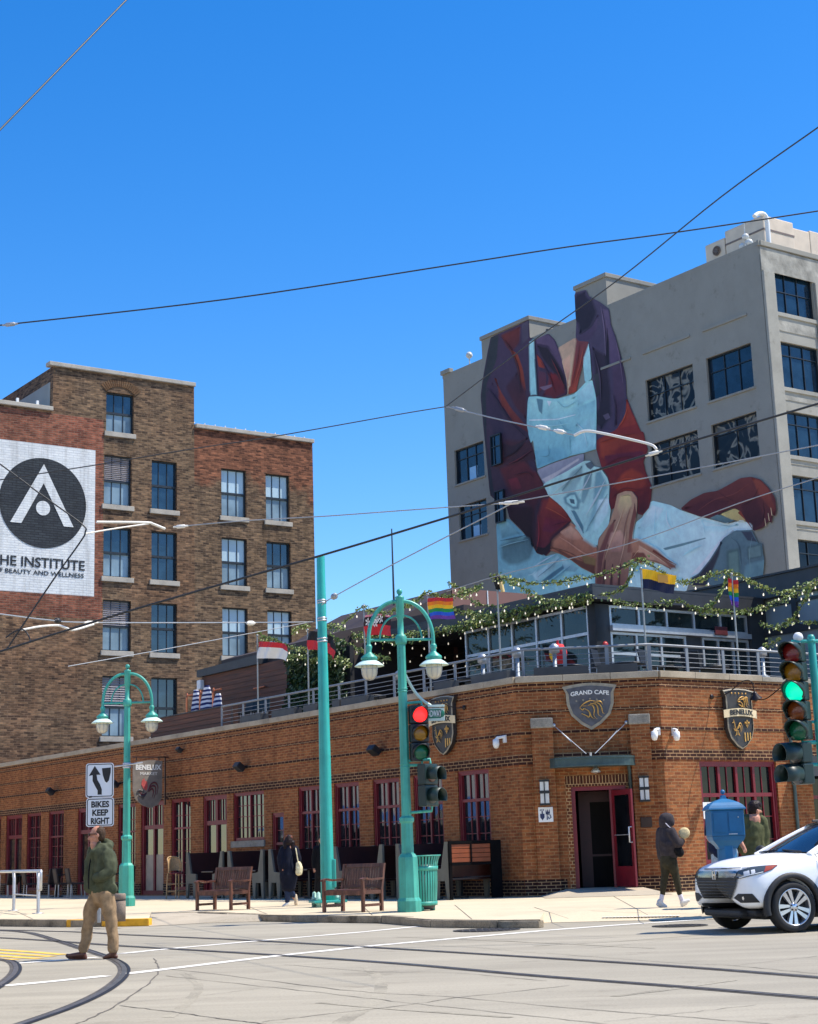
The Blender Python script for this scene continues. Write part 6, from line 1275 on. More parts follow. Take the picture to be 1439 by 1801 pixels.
o, x, y = pole(FL, 541, 1108, 'flag pole half behind the tall teal pole with a red and black flag'); flag(o, None, fat(FL, x, y, 541, 1110), 1.55, .55, [(0, 0), (.5, 1)], .1, .55, 2, mats=[FBLK, FRED])
o, x, y = pole(FL, 640, 1066, 'flag pole with a pink, black and red flag behind the near lamp'); fo = flag(o, None, fat(FL, x, y, 640, 1084), 1.35, .58, [(0, 2), (.12, 1), (.52, 0)], .09, .12, 3, mats=[FRED, FDRK, FPNK])
mb = MB(); Mf = fat(FL, x, y, 640, 1084)
for k, (fx, fz) in enumerate(((.35, -.22), (.62, -.24), (.8, -.2), (1.0, -.22), (.75, -.3))):
    for a in range(5): q = a * 2 * pi / 5 + k; mb.add([Mf @ Vector(v) for v in ((fx, -.13, fz), (fx + .09 * cos(q - .35), -.14, fz + .09 * sin(q - .35)), (fx + .13 * cos(q), -.14, fz + .13 * sin(q)), (fx + .09 * cos(q + .35), -.14, fz + .09 * sin(q + .35)))], [(0, 1, 2, 3)])
part('flower_print', mb, FWHT, fo)
RB = [FRED, FORA, FYEL, FGRN, FBLU, FVIO]; st6 = [(i / 6, i) for i in range(6)]
o, x, y = pole(FL, 752, 1046, 'flag pole with a rainbow flag blowing out beside the near lamp'); flag(o, None, fat(FL, x, y, 752, 1054), 1.1, .56, st6, .07, .1, 4, mats=RB)
o, x, y = pole(FL, 874, 1018, 'flag pole with a tied black flag above the glass wall'); mb = MB()
c = fat(FL, x, y, 874, 1011) @ Vector((0, 0, 0)); rows = [[c + FL.x * (.02 + .16 * sin(pi * min(1, q * 1.1 + .05)) * cos(2 * pi * a / 10) * (1 + .2 * sin(3 * a))) + FL.y * .1 * sin(2 * pi * a / 10) - ZV * .38 * q for a in range(10)] for q in [i / 7 for i in range(8)]]; mb.loft(rows, True, 0, True, True); part('flag', mb, FBLK, o)
rows = [[c + FL.x * (.1 + .09 * q + .05 * cos(2 * pi * a / 8)) + FL.y * .05 * sin(2 * pi * a / 8) - ZV * (.12 + .34 * q) for a in range(8)] for q in [i / 5 for i in range(6)]]; mb = MB(); mb.loft(rows, True, 0, True, True); part('flag_tail', mb, cloth(S(206, 178, 120), 'flag_tan'), o)
o, x, y = pole(FC, 1127, 1000, 'flag pole with a yellow over navy flag above the entrance corner'); fo = flag(o, None, fat(FC, x, y, 1128, 1001), .82, .48, [(0, 0), (.47, 1)], .06, .22, 5, mats=[FYEL, FNAV], gather=.12)
mb = MB(); Mf = fat(FC, x, y, 1128, 1001); mb.prism([(.36, -.16), (.6, -.2), (.6, -.38), (.36, -.36)], -.1, -.095, 0, Mf); part('emblem_patch', mb, cloth(S(205, 150, 70), 'flag_ochre'), fo)
o, x, y = pole(FR, 1287, 1010, 'flag pole with a limp rainbow flag left of the right traffic light'); flag(o, None, fat(FR, x, y, 1284, 1016) @ Matrix.Translation((-.14, 0, 0)), .3, .68, st6, .1, .12, 6, mats=RB, gather=-.15, nx=14)
mb = MB(); c0 = at(981, 1133, 42.4); rows = [[c0 + PL.x * (.3 * sin(pi * (q * .85 + .08)) * cos(2 * pi * a / 12)) + PL.y * .18 * sin(2 * pi * a / 12) - ZV * .5 * q for a in range(12)] for q in [i / 6 for i in range(7)]]
mb.loft(rows, True, 0, True, True)
for k in range(len(mb.m)): mb.m[k] = 1 if (k % 12) in (5, 6, 7, 8) and k < 72 else 0
mb.tube([c0 + ZV * .1, Vector((c0.x, c0.y, DECK))], .03, 6); solo('folded_parasol', mb, [FRED, FYEL], Vector((c0.x, c0.y, DECK)), 'folded red and yellow parasol in front of the glass wall', 'parasol')

# garlands with bulbs
bulb_me = None
def garland(pts, fr, y, label, dens=95, thick=.09, bulb=.5, leaf=.085, seed=0):
    global bulb_me
    rnd = random.Random(seed + 11)
    P = [fr.w(*(lambda q: (q[0], y, q[1]))(fr.inv(px, py, y))) for px, py in pts]; P = smooth_path(P, 8)
    L = [0]
    for i in range(1, len(P)): L.append(L[-1] + (P[i] - P[i - 1]).length)
    def pos(s_):
        for i in range(1, len(P)):
            if L[i] >= s_: return P[i - 1].lerp(P[i], (s_ - L[i - 1]) / max(1e-6, L[i] - L[i - 1]))
        return P[-1]
    g = thing('light_garland', label, 'garland', P[0], 'ivy light garlands over the terrace')
    mb = MB(); mb.tube(P, .012, 4); part('cord', mb, BLACK, g)
    mb = MB()
    for i in range(int(L[-1] * dens)):
        s_ = rnd.random() * L[-1]; c = pos(s_); k = .55 + .7 * abs(mnoise.noise(Vector((s_ * 1.7, seed, 0))) + .3); r_ = rnd.gauss(0, thick * k)
        a = rnd.random() * 2 * pi; leaves(mb, c + Vector((cos(a) * r_ * .7, sin(a) * r_ * .7, abs(rnd.gauss(0, thick * k)) * (.7 if rnd.random() < .6 else -1.0))), leaf, rnd)
    part('leaves', mb, LEAF, g, kind='stuff')
    k = max(2, int(L[-1] / bulb))
    for i in range(k):
        c = pos((i + .5) / k * L[-1] + rnd.uniform(-.1, .1)) - ZV * rnd.uniform(.1, .2)
        if bulb_me is None:
            m2 = MB(); m2.lathe([(1e-6, -.028), (.014, -.025), (.02, -.006), (.017, .012), (.01, .025), (.009, .04), (1e-6, .045)], (0, 0, 0), 8); bulb_me = m2.mesh('bulb', Matrix.Identity(4), [BULB])
        b_ = bpy.data.objects.new('bulb', bulb_me); COL.objects.link(b_); b_.parent = g; b_.matrix_basis = Matrix.Translation(c - P[0])
    return g
def cr(x0, y0, k, L): return [(x0 + x * k, y0 + y * k) for x, y in L]
K6, K7, K8, K4 = (820, 980, .2224), (1120, 980, .2217), (560, 1000, .2085), (440, 1060, .1946)
GS = [(cr(*K6, [(180, 155), (400, 180), (560, 210), (800, 190), (1000, 155), (1200, 95), (1370, 20)]), FC, .6, 'ivy garland sagging from the black tied flag to the yellow flag pole'),
 (cr(*K6, [(240, 140), (420, 230), (600, 330), (760, 350), (860, 330)]), FL, 2.5, 'ivy garland falling from the black tied flag to the pavilion eave'),
 (cr(*K6, [(0, 440), (130, 470), (280, 455), (450, 420), (700, 360), (990, 305)]), PL, -.45, 'thick ivy garland along the left eave of the pavilion'),
 (cr(*K6, [(-60, 560), (100, 530), (300, 500), (560, 420), (800, 370), (1000, 330)]), PL, -.3, 'lower ivy garland hugging the top of the left glass wall'),
 (cr(*K6, [(1370, 20), (1310, 130), (1260, 230), (1150, 290), (1040, 300)]), FC, 1.2, 'ivy garland dropping from the yellow flag pole to the pavilion corner'),
 (cr(*K6, [(0, 300), (40, 340), (120, 380), (220, 390), (340, 400)]), FL, 3.0, 'thin ivy garland across the brown roof house'),
 (cr(*K6, [(-150, 200), (-40, 250), (20, 270), (80, 260)]), FL, 2.0, 'short ivy garland tip left of the black tied flag'),
 (cr(*K7, [(0, 20), (80, 40), (200, 120), (300, 190), (450, 190), (560, 160), (640, 130), (740, 110)]), FR, .6, 'ivy garland swinging from the yellow flag to the limp rainbow flag'),
 (cr(*K7, [(740, 110), (860, 170), (1000, 240), (1130, 285), (1300, 240), (1439, 180), (1560, 130)]), FR, .6, 'ivy garland swinging from the limp rainbow flag to the right picture edge'),
 (cr(*K7, [(740, 120), (690, 230), (640, 330), (560, 400), (430, 400), (350, 345), (200, 370), (0, 375), (-200, 350)]), FR, 2.6, 'ivy garland looping down under the pavilion eave below the limp rainbow flag'),
 (cr(*K7, [(480, 450), (640, 430), (800, 440), (960, 410), (1100, 360), (1250, 300), (1439, 215)]), FR, 2.2, 'ivy garland in front of the dark column right of the pavilion'),
 (cr(*K7, [(980, 520), (1080, 560), (1200, 520), (1270, 440), (1330, 350), (1380, 250)]), FR, 2.0, 'ivy garland looping low before the steel hall'),
 (cr(*K7, [(1010, 700), (1080, 680), (1140, 655)]), FR, 2.0, 'short ivy sprig left of the right traffic light'),
 (cr(*K7, [(1180, 500), (1300, 510), (1439, 520)]), FR, 2.0, 'thin ivy garland above the right traffic light'),
 (cr(*K8, [(190, 480), (280, 400), (375, 320)]), FL, .55, 'thin ivy garland rising to the pink flag pole'),
 (cr(*K8, [(375, 320), (450, 360), (560, 375), (640, 355), (740, 320), (830, 270), (910, 200)]), FL, .55, 'ivy garland swinging from the pink flag pole to the rainbow flag pole'),
 (cr(*K8, [(910, 200), (1050, 240), (1150, 230), (1300, 190), (1380, 140)]), FL, .8, 'ivy garland from the rainbow flag pole to the right'),
 (cr(*K8, [(20, 490), (150, 490), (220, 530), (330, 575), (500, 585), (650, 590), (740, 565), (900, 540), (1100, 510), (1250, 470), (1439, 440)]), FL, 4.2, 'long ivy garland along the front of the bar shelter'),
 (cr(*K8, [(50, 540), (200, 620), (330, 680), (450, 735), (600, 760)]), FL, 3.2, 'ivy garland sloping down behind the pink flag'),
 (cr(*K8, [(1090, 310), (1200, 365), (1300, 385), (1439, 410)]), FL, 2.0, 'ivy garland right below the rainbow flag'),
 (cr(*K8, [(20, 760), (120, 745), (250, 790), (270, 820)]), FL, 2.4, 'ivy garland on the hedge behind the tall teal pole'),
 (cr(*K4, [(70, 270), (130, 320), (200, 330), (300, 380), (400, 410), (560, 430)]), FL, .8, 'ivy garland right of the red and white flag'),
 (cr(*K4, [(380, 270), (450, 225), (540, 190)]), FL, .8, 'short ivy garland rising to the tall teal pole'),
 (cr(*K4, [(300, 500), (420, 480), (560, 520), (700, 500), (900, 580)]), FL, 2.3, 'ivy garland hanging on the top edge of the ivy hedge')]
for i, (pts, fr, y, lab) in enumerate(GS): garland(pts, fr, y, lab, seed=i, dens=(150 if 'thick' in lab or 'long' in lab or 'lower' in lab else 100) * (.5 if 'thin' in lab else 1), thick=.11 if ('thick' in lab or 'long' in lab) else (.05 if 'thin' in lab else .068))
# bulbs strung in the shelter
o = thing('string_lights', 'two sagging strings of warm bulbs inside the dark bar shelter', 'string lights', FL.w((sx0 + sx1) / 2, 6, zsh - .2))
for k in range(3):
    mb = MB(); P = [FL.w(sx0 + .3 + (sx1 - sx0 - .6) * i / 12, 5.6 + k * .8, zsh - .35 - k * .25 - .25 * sin(pi * (i % 6) / 6)) for i in range(13)]; mb.tube(P, .008, 4); part('cord', mb, BLACK, o)
    for i in range(13): b_ = bpy.data.objects.new('bulb', bulb_me); COL.objects.link(b_); b_.parent = o; b_.matrix_basis = Matrix.Translation(P[i] - ZV * .07 - o.matrix_basis.translation)

# ================================================================== STREET FURNITURE
GLOBE = N('lamp_globe'); GLOBE.set(Base_Color=(.60, .56, .45, 1), Roughness=.25); GLOBE.b.inputs['Transmission Weight'].default_value = .0; GLOBE.b.inputs['Subsurface Weight'].default_value = .0; GLOBE = GLOBE.mat
SHADE = paint('shade_pale_mint', S(205, 228, 216), .35, .05, 4)
def oct_prof(mb, prof, c, mat=0, n=8): mb.lathe(prof, c, n, mat, smooth=False, phase=pi / 8)
def lamp_post(loc, ang, label):
    t = thing('street_lamp', label, 'street lamp', loc, 'teal double street lamps', ang); M = Matrix.Translation(loc) @ Matrix.Rotation(ang, 4, 'Z')
    mb = MB(M); oct_prof(mb, [(.235, 0), (.235, .2), (.2, .26), (.19, .95), (.185, 1.0), (.14, 1.06)], (0, 0, 0)); part('base', mb, TEAL, t)
    mb = MB(M); oct_prof(mb, [(.14, 1.0), (.12, 1.08), (.115, 1.62), (.145, 1.66), (.145, 1.72), (.1, 1.76)], (0, 0, 0)); part('collar', mb, TEAL, t)
    mb = MB(M); oct_prof(mb, [(.098, 1.7), (.083, 5.05)], (0, 0, 0)); mb.lathe([(.1, 5.02), (.115, 5.06), (.115, 5.16), (.09, 5.2), (.062, 5.22), (.058, 5.52), (.078, 5.54), (.082, 5.9), (.09, 5.92), (.09, 5.95), (.03, 5.97), (.03, 6.0)], (0, 0, 0), 14); part('shaft', mb, TEAL, t)
    mb = MB(M); mb.ball((0, 0, 6.05), .06, 12, 8); part('finial', mb, TEAL, t)
    for sx in (-1, 1):
        mb = MB(M)
        P = [(sx * (.07 + .56 * sin(q)), 0, 5.12 + .74 * cos(q)) for q in [pi / 2 * i / 12 for i in range(13)]] + [(sx * .63, 0, 5.0)]
        mb.tube(P, .038, 8); mb.tube([(sx * .08, 0, 5.11), (sx * .62, 0, 5.11)], .027, 8)
        mb.tube([(sx * (.05 + .36 * sin(q)), 0, 5.12 + .46 * cos(q)) for q in [pi / 2 * i / 10 for i in range(11)]], .02, 7); part('arm', mb, TEAL, t)
        c = Vector((sx * .63, 0, 0)); mb = MB(M); mb.lathe([(1e-6, 5.03), (.05, 5.02), (.068, 4.98), (.055, 4.93), (.05, 4.88), (.06, 4.86), (.155, 4.78), (.165, 4.74), (.15, 4.735), (.14, 4.7)], c, 16); h = part('lamp_head', mb, TEAL, t)
        mb = MB(M); mb.lathe([(.13, 4.72), (.2, 4.68), (.275, 4.62), (.29, 4.605), (.27, 4.6), (.18, 4.64), (.12, 4.66)], c, 20); part('lamp_shade', mb, SHADE, h)
        mb = MB(M); mb.lathe([(.15, 4.66), (.155, 4.56), (.15, 4.48), (.12, 4.4), (.07, 4.36), (1e-6, 4.345)], c, 16); part('globe', mb, GLOBE, h)
        mb = MB(M)
        for a in range(4):
            q = pi * a / 4 + .3; mb.tube([c + Vector((cos(q) * r_, sin(q) * r_, z)) for r_, z in ((.158, 4.62), (.163, 4.56), (.158, 4.47), (.126, 4.39), (.07, 4.35), (0, 4.335), (-.07, 4.35), (-.126, 4.39), (-.158, 4.47), (-.163, 4.56), (-.158, 4.62))], .006, 4)
        mb.lathe([(.16, 4.56), (.167, 4.55), (.16, 4.54)], c, 16); part('guard', mb, STEEL, h)
    return t
LR = gp(720.5, 1604, SW); LLf = gp(222, 1594, SW)
lr = lamp_post(LR, R(8), 'nearest teal double street lamp, carrying the red traffic light beside the teal bin')
ll = copy_tree(lr); place(ll, LLf, R(3), 'farther teal double street lamp right of the keep right sign')
mb = MB(); z1 = 6.05
for z in (3.55, 3.46): mb.lathe([(.1, -.025), (.108, -.02), (.108, .02), (.1, .025)], LLf + ZV * z, 10)
zb = 3.5; mb.tube([LLf + Vector((-.3, -.1, zb - .02)), LLf + Vector((.42, -.1, zb + .06))], .022, 6); part('clamp', mb, ALU, ll)
# tall tapering pole for the wires
TPp = gp(577, 1595, SW); tpl = thing('wire_pole', 'tall tapering teal pole carrying the tram wires', 'pole', TPp)
mb = MB(); ht = at(555.5, 977, TPp.y).z - TPp.z; mb.lathe([(.15, .14), (.148, .5), (.093, ht - .04), (.088, ht - .01), (1e-6, ht)], TPp, 28); part('shaft', mb, TEAL2, tpl)
mb = MB(Matrix.Translation(TPp) @ Matrix.Rotation(R(14), 4, 'Z')); mb.rbox(-.36, .36, -.36, .36, .09, .14, .01)
part('base_plate', mb, TEAL2, tpl)
for sx in (-1, 1):
    for sy in (-1, 1):
        mb = MB(Matrix.Translation(TPp) @ Matrix.Rotation(R(14), 4, 'Z')); mb.lathe([(.06, .0), (.06, .08), (.075, .09)], (sx * .25, sy * .25, 0), 8); mb.lathe([(.06, .14), (.06, .2), (.045, .21), (.045, .3), (1e-6, .33)], (sx * .25, sy * .25, 0), 8); part('anchor_bolt', mb, paint('bolt_mint', S(150, 190, 175), .5, .2, 20), tpl)
mb = MB(); c = TPp + Vector((.15, -.03, .75)); mb.rbox(-.04, .04, -.07, .07, -.35, .25, .025, 0, Matrix.Translation(c)); part('hand_hole_cover', mb, TEAL2, tpl)
def tpz(py): return at(577, py, TPp.y).z
for py in (1056, 1060, 1087, 1091, 1123, 1128):
    z = tpz(py) - TPp.z; r_ = .148 - .055 * (z - .5) / (ht - .54); mb = MB(); mb.lathe([(r_ - .004, -.02), (r_ + .008, -.018), (r_ + .008, .018), (r_ - .004, .02)], TPp + ZV * z, 24); part('band', mb, STEEL, tpl)
# slatted bin
BN = gp(744, 1602, SW) + Vector((0, .05, 0)); bn = thing('litter_bin', 'teal slatted litter bin with a flared rim at the foot of the near lamp', 'litter bin', BN)
mb = MB()
for i in range(34):
    q = 2 * pi * i / 34; u = Vector((cos(q), sin(q), 0)); n_ = Vector((-sin(q), cos(q), 0))
    prof = [(.27, .12), (.295, .5), (.3, .74), (.305, .82), (.325, .92), (.365, 1.02)]; w_ = .019
    for (r0, z0), (r1, z1) in zip(prof[:-1], prof[1:]):
        a, b = BN + u * r0 + ZV * z0, BN + u * r1 + ZV * z1
        for s_ in (0, .008): mb.add([a + n_ * w_ - u * s_, a - n_ * w_ - u * s_, b - n_ * w_ - u * s_, b + n_ * w_ - u * s_], [(0, 1, 2, 3)])
part('slats', mb, TEAL, bn)
mb = MB()
for r_, z, h in ((.285, .1, .07), (.312, .74, .08), (.372, 1.0, .025)): mb.lathe([(r_ - .015, z), (r_, z), (r_ + .002, z + h), (r_ - .013, z + h), (r_ - .015, z)], BN, 30)
part('band', mb, TEAL, bn)
mb = MB(); mb.lathe([(.2, .02), (.25, .1), (.26, .85), (1e-6, .84)], BN, 20); part('liner', mb, CHAR, bn)
mb = MB()
for a in range(3): q = a * 2.1 + .4; mb.lathe([(.05, 0), (.05, .12)], BN + Vector((cos(q) * .2, sin(q) * .2, 0)), 8)
part('foot', mb, TEAL, bn)

# ------------------------------------------------------------------ traffic lights
SIGB = paint('signal_dark_green', S(22, 44, 40), .45, .2, 4); SIGK = paint('signal_black', (.01, .011, .012), .45, .25, 4)
LRED = emit('lens_red_lit', (1.0, .02, .02), 1.7); LGRN = emit('lens_green_lit', (.0, .62, .36), 1.0)
DRED, DYEL, DGRN, DAMB = paint('lens_red', S(120, 28, 26), .2, .15, 30), paint('lens_yellow', S(150, 104, 20), .2, .15, 30), paint('lens_green', S(20, 96, 66), .2, .15, 30), paint('lens_amber', S(130, 66, 26), .2, .15, 30)
def signal(loc, ang, lenses, label, body, s_=.345, visor=.26, group='traffic lights', tilt=0.0, hood=True):
    """housing sections stacked downward from loc; local -y is the face"""
    n_ = len(lenses); M = Matrix.Translation(loc) @ Matrix.Rotation(ang, 4, 'Z'); t = thing('traffic_light', label, 'traffic light', loc, group, ang)
    for i, ml in enumerate(lenses):
        z = -s_ * (i + .5); mb = MB(M); mb.rbox(-s_ / 2, s_ / 2, -.02, .17, z - s_ / 2 + .004, z + s_ / 2 - .004, .022); h = part('housing', mb, body, t)
        mb = MB(M @ Matrix.Translation((0, -.02, z)) @ Matrix.Rotation(pi / 2, 4, 'X')); mb.lathe([(.148, -.002), (.15, .006), (.12, .022), (.06, .032), (1e-6, .035)], (0, 0, 0), 20); part('lens', mb, ml, h)
        mb = MB(M); rows = []
        for k in range(17):
            q = R(-35 + 250 * k / 16); L_ = visor * (.35 + .65 * max(0, sin(q)) ** .7) if hood else visor
            x, zz = .158 * cos(q), .158 * sin(q); rows.append((Vector((x, -.02, z + zz)), Vector((x * 1.02, -.02 - L_, z + zz * 1.02 - .02)), Vector((x * .93, -.02 - L_, z + zz * .93 - .02)), Vector((x * .95, -.02, z + zz * .95))))
        mb.loft([list(r_) for r_ in rows], True, 0, True, True); part('visor', mb, body, h)
    return t
Z12 = lambda px, py, Y: at(px, py, Y)
SG = at(737, 1240, LR.y - .12); sgl = signal(SG, R(14), [LRED, DYEL, DGRN], 'black traffic light glowing red on the near teal lamp post', SIGK, .355, .2)
mb = MB(); L0 = LR + ZV * (SG.z - LR.z)
mb.tube([Vector((LR.x, LR.y, SG.z + .05)), Vector((SG.x + .05, SG.y + .06, SG.z + .06)), Vector((SG.x + .05, SG.y + .06, SG.z - .02))], .028, 8); mb.tube([Vector((LR.x, LR.y, SG.z - 1.13)), Vector((SG.x + .02, SG.y + .06, SG.z - 1.13)), Vector((SG.x + .02, SG.y + .06, SG.z - 1.05))], .028, 8)
for z in (SG.z + .33, SG.z + .28, SG.z - 1.1, SG.z - 1.16, SG.z - 2.12, SG.z - 2.2): mb.lathe([(.09, -.012), (.1, -.01), (.1, .01), (.09, .012)], Vector((LR.x, LR.y, z)), 10)
part('bracket', mb, TEAL, sgl)
PG = at(757, 1343, LR.y - .15); pg = signal(PG, R(52), [paint('hand_lens', S(96, 66, 60), .3, .2, 14), paint('walk_lens', S(40, 52, 56), .3, .2, 14)], 'dark two section walk signal turned right below the red traffic light', SIGB, .4, .24, tilt=0, hood=False)
mb = MB(); mb.tube([Vector((LR.x, LR.y, PG.z + .07)), Vector((PG.x, PG.y, PG.z + .08)), PG], .026, 8); mb.tube([Vector((LR.x, LR.y, PG.z - .9)), Vector((PG.x, PG.y, PG.z - .88)), PG - ZV * .8], .026, 8); part('bracket', mb, TEAL, pg)
# street name plate on its curved arm
GRN = paint('street_sign_green', S(26, 112, 88), .45, .06, 3); PALE = paint('sign_frame_pale', S(196, 214, 204), .45, .06, 4)
NB = at(755, 1256, LR.y + .12); NBl = at(727, 1254, LR.y + .12); NBr = at(782, 1257, LR.y + .12); an = atan2(0, 1); Mn = Matrix.Translation((NB.x, NB.y, NB.z))
zt, zb2 = at(765, 1245.5, NB.y).z, at(765, 1268, NB.y).z
mb = MB(); P = smooth_path([Vector((LR.x + .05, LR.y + .05, at(716, 1184, LR.y).z)), at(728, 1214, NB.y), at(744, 1232, NB.y), at(758, 1241, NB.y)], 6); mb.tube(P, .03, 8); mb.rbox(at(751, 1240, NB.y).x, at(782, 1240, NB.y).x, NB.y - .03, NB.y + .03, at(760, 1244, NB.y).z, at(760, 1240, NB.y).z, .01)
ns = solo('street_sign', mb, PALE, P[0], 'green street name sign reading BROADWAY half hidden by the red traffic light', 'sign')
mb = MB(); mb.rbox(NBl.x, NBr.x, NB.y - .012, NB.y + .012, zb2, zt, .006); pf = part('plate_frame', mb, PALE, ns)
mb = MB(); mb.box(NBl.x + .02, NBr.x - .07, NB.y - .017, NB.y - .013, zb2 + .05, zt - .02); mb.lathe([(.075, 0), (.07, .004), (1e-6, .004)], (NBr.x - .07, NB.y - .013, (zb2 + zt) / 2 + .015), 16, 0, Matrix.Rotation(pi / 2, 4, 'X')); part('plate', mb, GRN, pf)
xr_ = at(776.5, 1258, NB.y).x; mb = MB(); wtxt = .4; mb.text('BROADWAY', Matrix.Translation((xr_ - wtxt / 2, NB.y - .02, (zb2 + zt) / 2 - .04)), .17, 0, .002, .003, maxw=wtxt); part('lettering', mb, WHITE, pf)
# right hand traffic light: five sections on its own pole
YP = 24.0
RPb = at(1457, 1600, YP); RP = Vector((at(1437, 1240, YP).x, YP, 0)); rp = thing('signal_pole', 'teal signal pole at the right picture edge behind the white car', 'pole', RP + ZV * SW)
mb = MB(); zT = at(1418, 1117, YP).z; mb.lathe([(.075, SW), (.056, zT - .04), (.04, zT), (1e-6, zT + .01)], RP, 18); part('shaft', mb, TEAL2, rp)
mb = MB(); mb.lathe([(.16, SW), (.16, SW + .3), (.1, SW + .36)], RP, 8); part('base', mb, TEAL2, rp)
zz_ = [at(1425, y, YP).z for y in (1128, 1270, 1306, 1345)]
RS = at(1393, 1131, YP - .12); h5 = (RS.z - at(1400, 1302, YP - .12).z) / 5
rs = signal(RS, R(-34), [DRED, DYEL, LGRN, DAMB, DGRN], 'dark five section traffic light showing green at the right picture edge', SIGB, h5, .27)
mb = MB(); mb.tube([Vector((RP.x + .3, RP.y, zz_[0])), Vector((RP.x, RP.y, zz_[0])), Vector((RS.x + .02, RS.y + .08, zz_[0])), Vector((RS.x + .02, RS.y + .08, RS.z - .02))], .026, 8); mb.tube([Vector((RP.x, RP.y, zz_[2])), Vector((RS.x + .05, RS.y + .08, zz_[2])), Vector((RS.x + .05, RS.y + .08, RS.z - h5 * 5 + .03))], .03, 8); mb.tube([Vector((RP.x, RP.y, zz_[1])), Vector((RS.x + .1, RS.y + .1, zz_[1]))], .022, 8)
for z in zz_: mb.lathe([(.06, -.02), (.07, -.016), (.07, .016), (.06, .02)], RP + ZV * z, 12)
part('bracket', mb, TEAL2, rs)
RW = at(1400, 1306, YP - .1); rw = signal(RW, R(-62), [paint('hand_lens_grey', S(86, 84, 80), .3, .25, 14), paint('walk_lens_grey', S(78, 80, 80), .3, .25, 14)], 'dark walk signal turned left below the five section traffic light', SIGB, .3, .3, hood=False)
mb = MB(); mb.tube([Vector((RP.x, RP.y, zz_[3])), Vector((RW.x, RW.y + .05, zz_[3])), Vector((RW.x, RW.y + .05, RW.z - .55))], .026, 8); part('bracket', mb, TEAL2, rw)
mb = MB(); c = at(1404, 1121, YP); mb.ball(c, .075, 12, 8); mb.lathe([(.04, -.12), (.05, -.06)], c, 10); solo('camera_dome', mb, WHITE, c, 'white camera dome above the five section traffic light', 'camera')

# ------------------------------------------------------------------ keep right sign
YS = 31.5; SGN = paint('sign_white_sheet', S(222, 224, 226), .45, .03, 3); SBK = paint('sign_black_ink', (.008, .008, .01), .5, .1)
c1 = at(175.5, 1372.5, YS); c2 = at(176, 1428.5, YS); w1 = at(200, 1372, YS).x - at(151, 1372, YS).x; h1 = at(175, 1342.5, YS).z - at(175, 1403, YS).z; h2 = at(175, 1403.5, YS).z - at(175, 1454, YS).z
sp = Vector((c1.x, YS + .06, 0)); ks = thing('road_sign', 'white keep right arrow sign above the walking man in the green jacket', 'road sign', sp + ZV * SW)
mb = MB(); mb.rbox(sp.x - .03, sp.x + .03, YS + .03, YS + .09, SW, c1.z + h1 / 2 - .03, .006); part('post', mb, STEEL, ks)
def plate(c, w_, h_, parent, top=None):
    def rr(w_, h_, r_): return [(sx * (w_ / 2 - r_) + r_ * cos(q), sz * (h_ / 2 - r_) + r_ * sin(q)) for sx, sz, q0 in ((1, 1, 0), (-1, 1, 90), (-1, -1, 180), (1, -1, 270)) for q in [R(q0 + 18 * k) for k in range(6)]]
    M = Matrix.Translation(c); mb = MB(); mb.prism(rr(w_, h_, .05), -.004, .004, 0, M); o = part('plate', mb, SGN, parent)
    mb = MB(); a, b = rr(w_ - .03, h_ - .03, .045), rr(w_ - .06, h_ - .06, .035)
    for i in range(len(a)): j = (i + 1) % len(a); mb.add([M @ Vector((p[0], -.0065, p[1])) for p in (a[i], a[j], b[j], b[i])], [(0, 1, 2, 3)])
    part('border', mb, SBK, o); return o, M
o, M = plate(c1, w1, h1, ks); k_ = w1 / 49.0
def sp_(L): return [((x - 175.5) * k_, -(y - 1372.5) * k_) for x, y in L]
def cpx(L): return sp_([(140 + x * .1665, 1180 + y * .1665) for x, y in L])
mb = MB(); mb.prism(cpx([(160, 1005), (222, 1098), (180, 1098), (188, 1150), (215, 1195), (236, 1250), (236, 1305), (192, 1305), (192, 1262), (160, 1205), (138, 1160), (138, 1100), (98, 1108)]), -.008, -.0045, 0, M)
mb.prism(cpx([(236, 1032), (330, 1026), (328, 1080), (310, 1160), (288, 1184), (268, 1168), (245, 1100)]), -.008, -.0045, 0, M); mb.prism(cpx([(100, 1318), (130, 1315), (132, 1332), (102, 1334)]), -.008, -.0045, 0, M); part('arrow_symbol', mb, SBK, o)
o2 = thing('text_sign', 'white sign plate reading BIKES KEEP RIGHT under the arrow sign', 'road sign', c2); o, M = plate(c2, w1 * .99, h2, o2)
mb = MB()
for i, (t_, f_) in enumerate((('BIKES', .64), ('KEEP', .57), ('RIGHT', .66))): mb.text(t_, M @ Matrix.Translation((0, -.0065, h2 * (.26 - .29 * i) - .045)), .155, 0, .002, .006, maxw=w1 * f_)
part('lettering', mb, SBK, o)
# bollards and handrails on the left
BOL = concrete('bollard_concrete', (.26, .2, .155), stain=.2, big=3, speck=.2)
for px_, lab in ((211, 'brown concrete bollard at the yellow kerb right of the walking man'), (175, 'brown concrete bollard half hidden behind the legs of the walking man')):
    p = gp(px_, 1620.5, SW); p = Vector((p.x, p.y, SW)); s_ = 46 / 2883 * p.y; o = thing('bollard', lab, 'bollard', p, 'bollards at the yellow kerb')
    mb = MB(); r_ = 9.6 / 2883 * p.y; mb.lathe([(r_, 0), (r_ * 1.02, s_ * .72), (r_ * .95, s_ * .73), (r_ * .95, s_ * .78), (r_ * 1.02, s_ * .79), (r_ * 1.02, s_ * .95), (r_ * .9, s_), (1e-6, s_)], p, 22); part('post', mb, BOL, o)
    mb = MB(); mb.lathe([(r_ * .955, s_ * .735), (r_ * .965, s_ * .74), (r_ * .965, s_ * .775), (r_ * .955, s_ * .78)], p, 22); part('band', mb, BLACK, o)
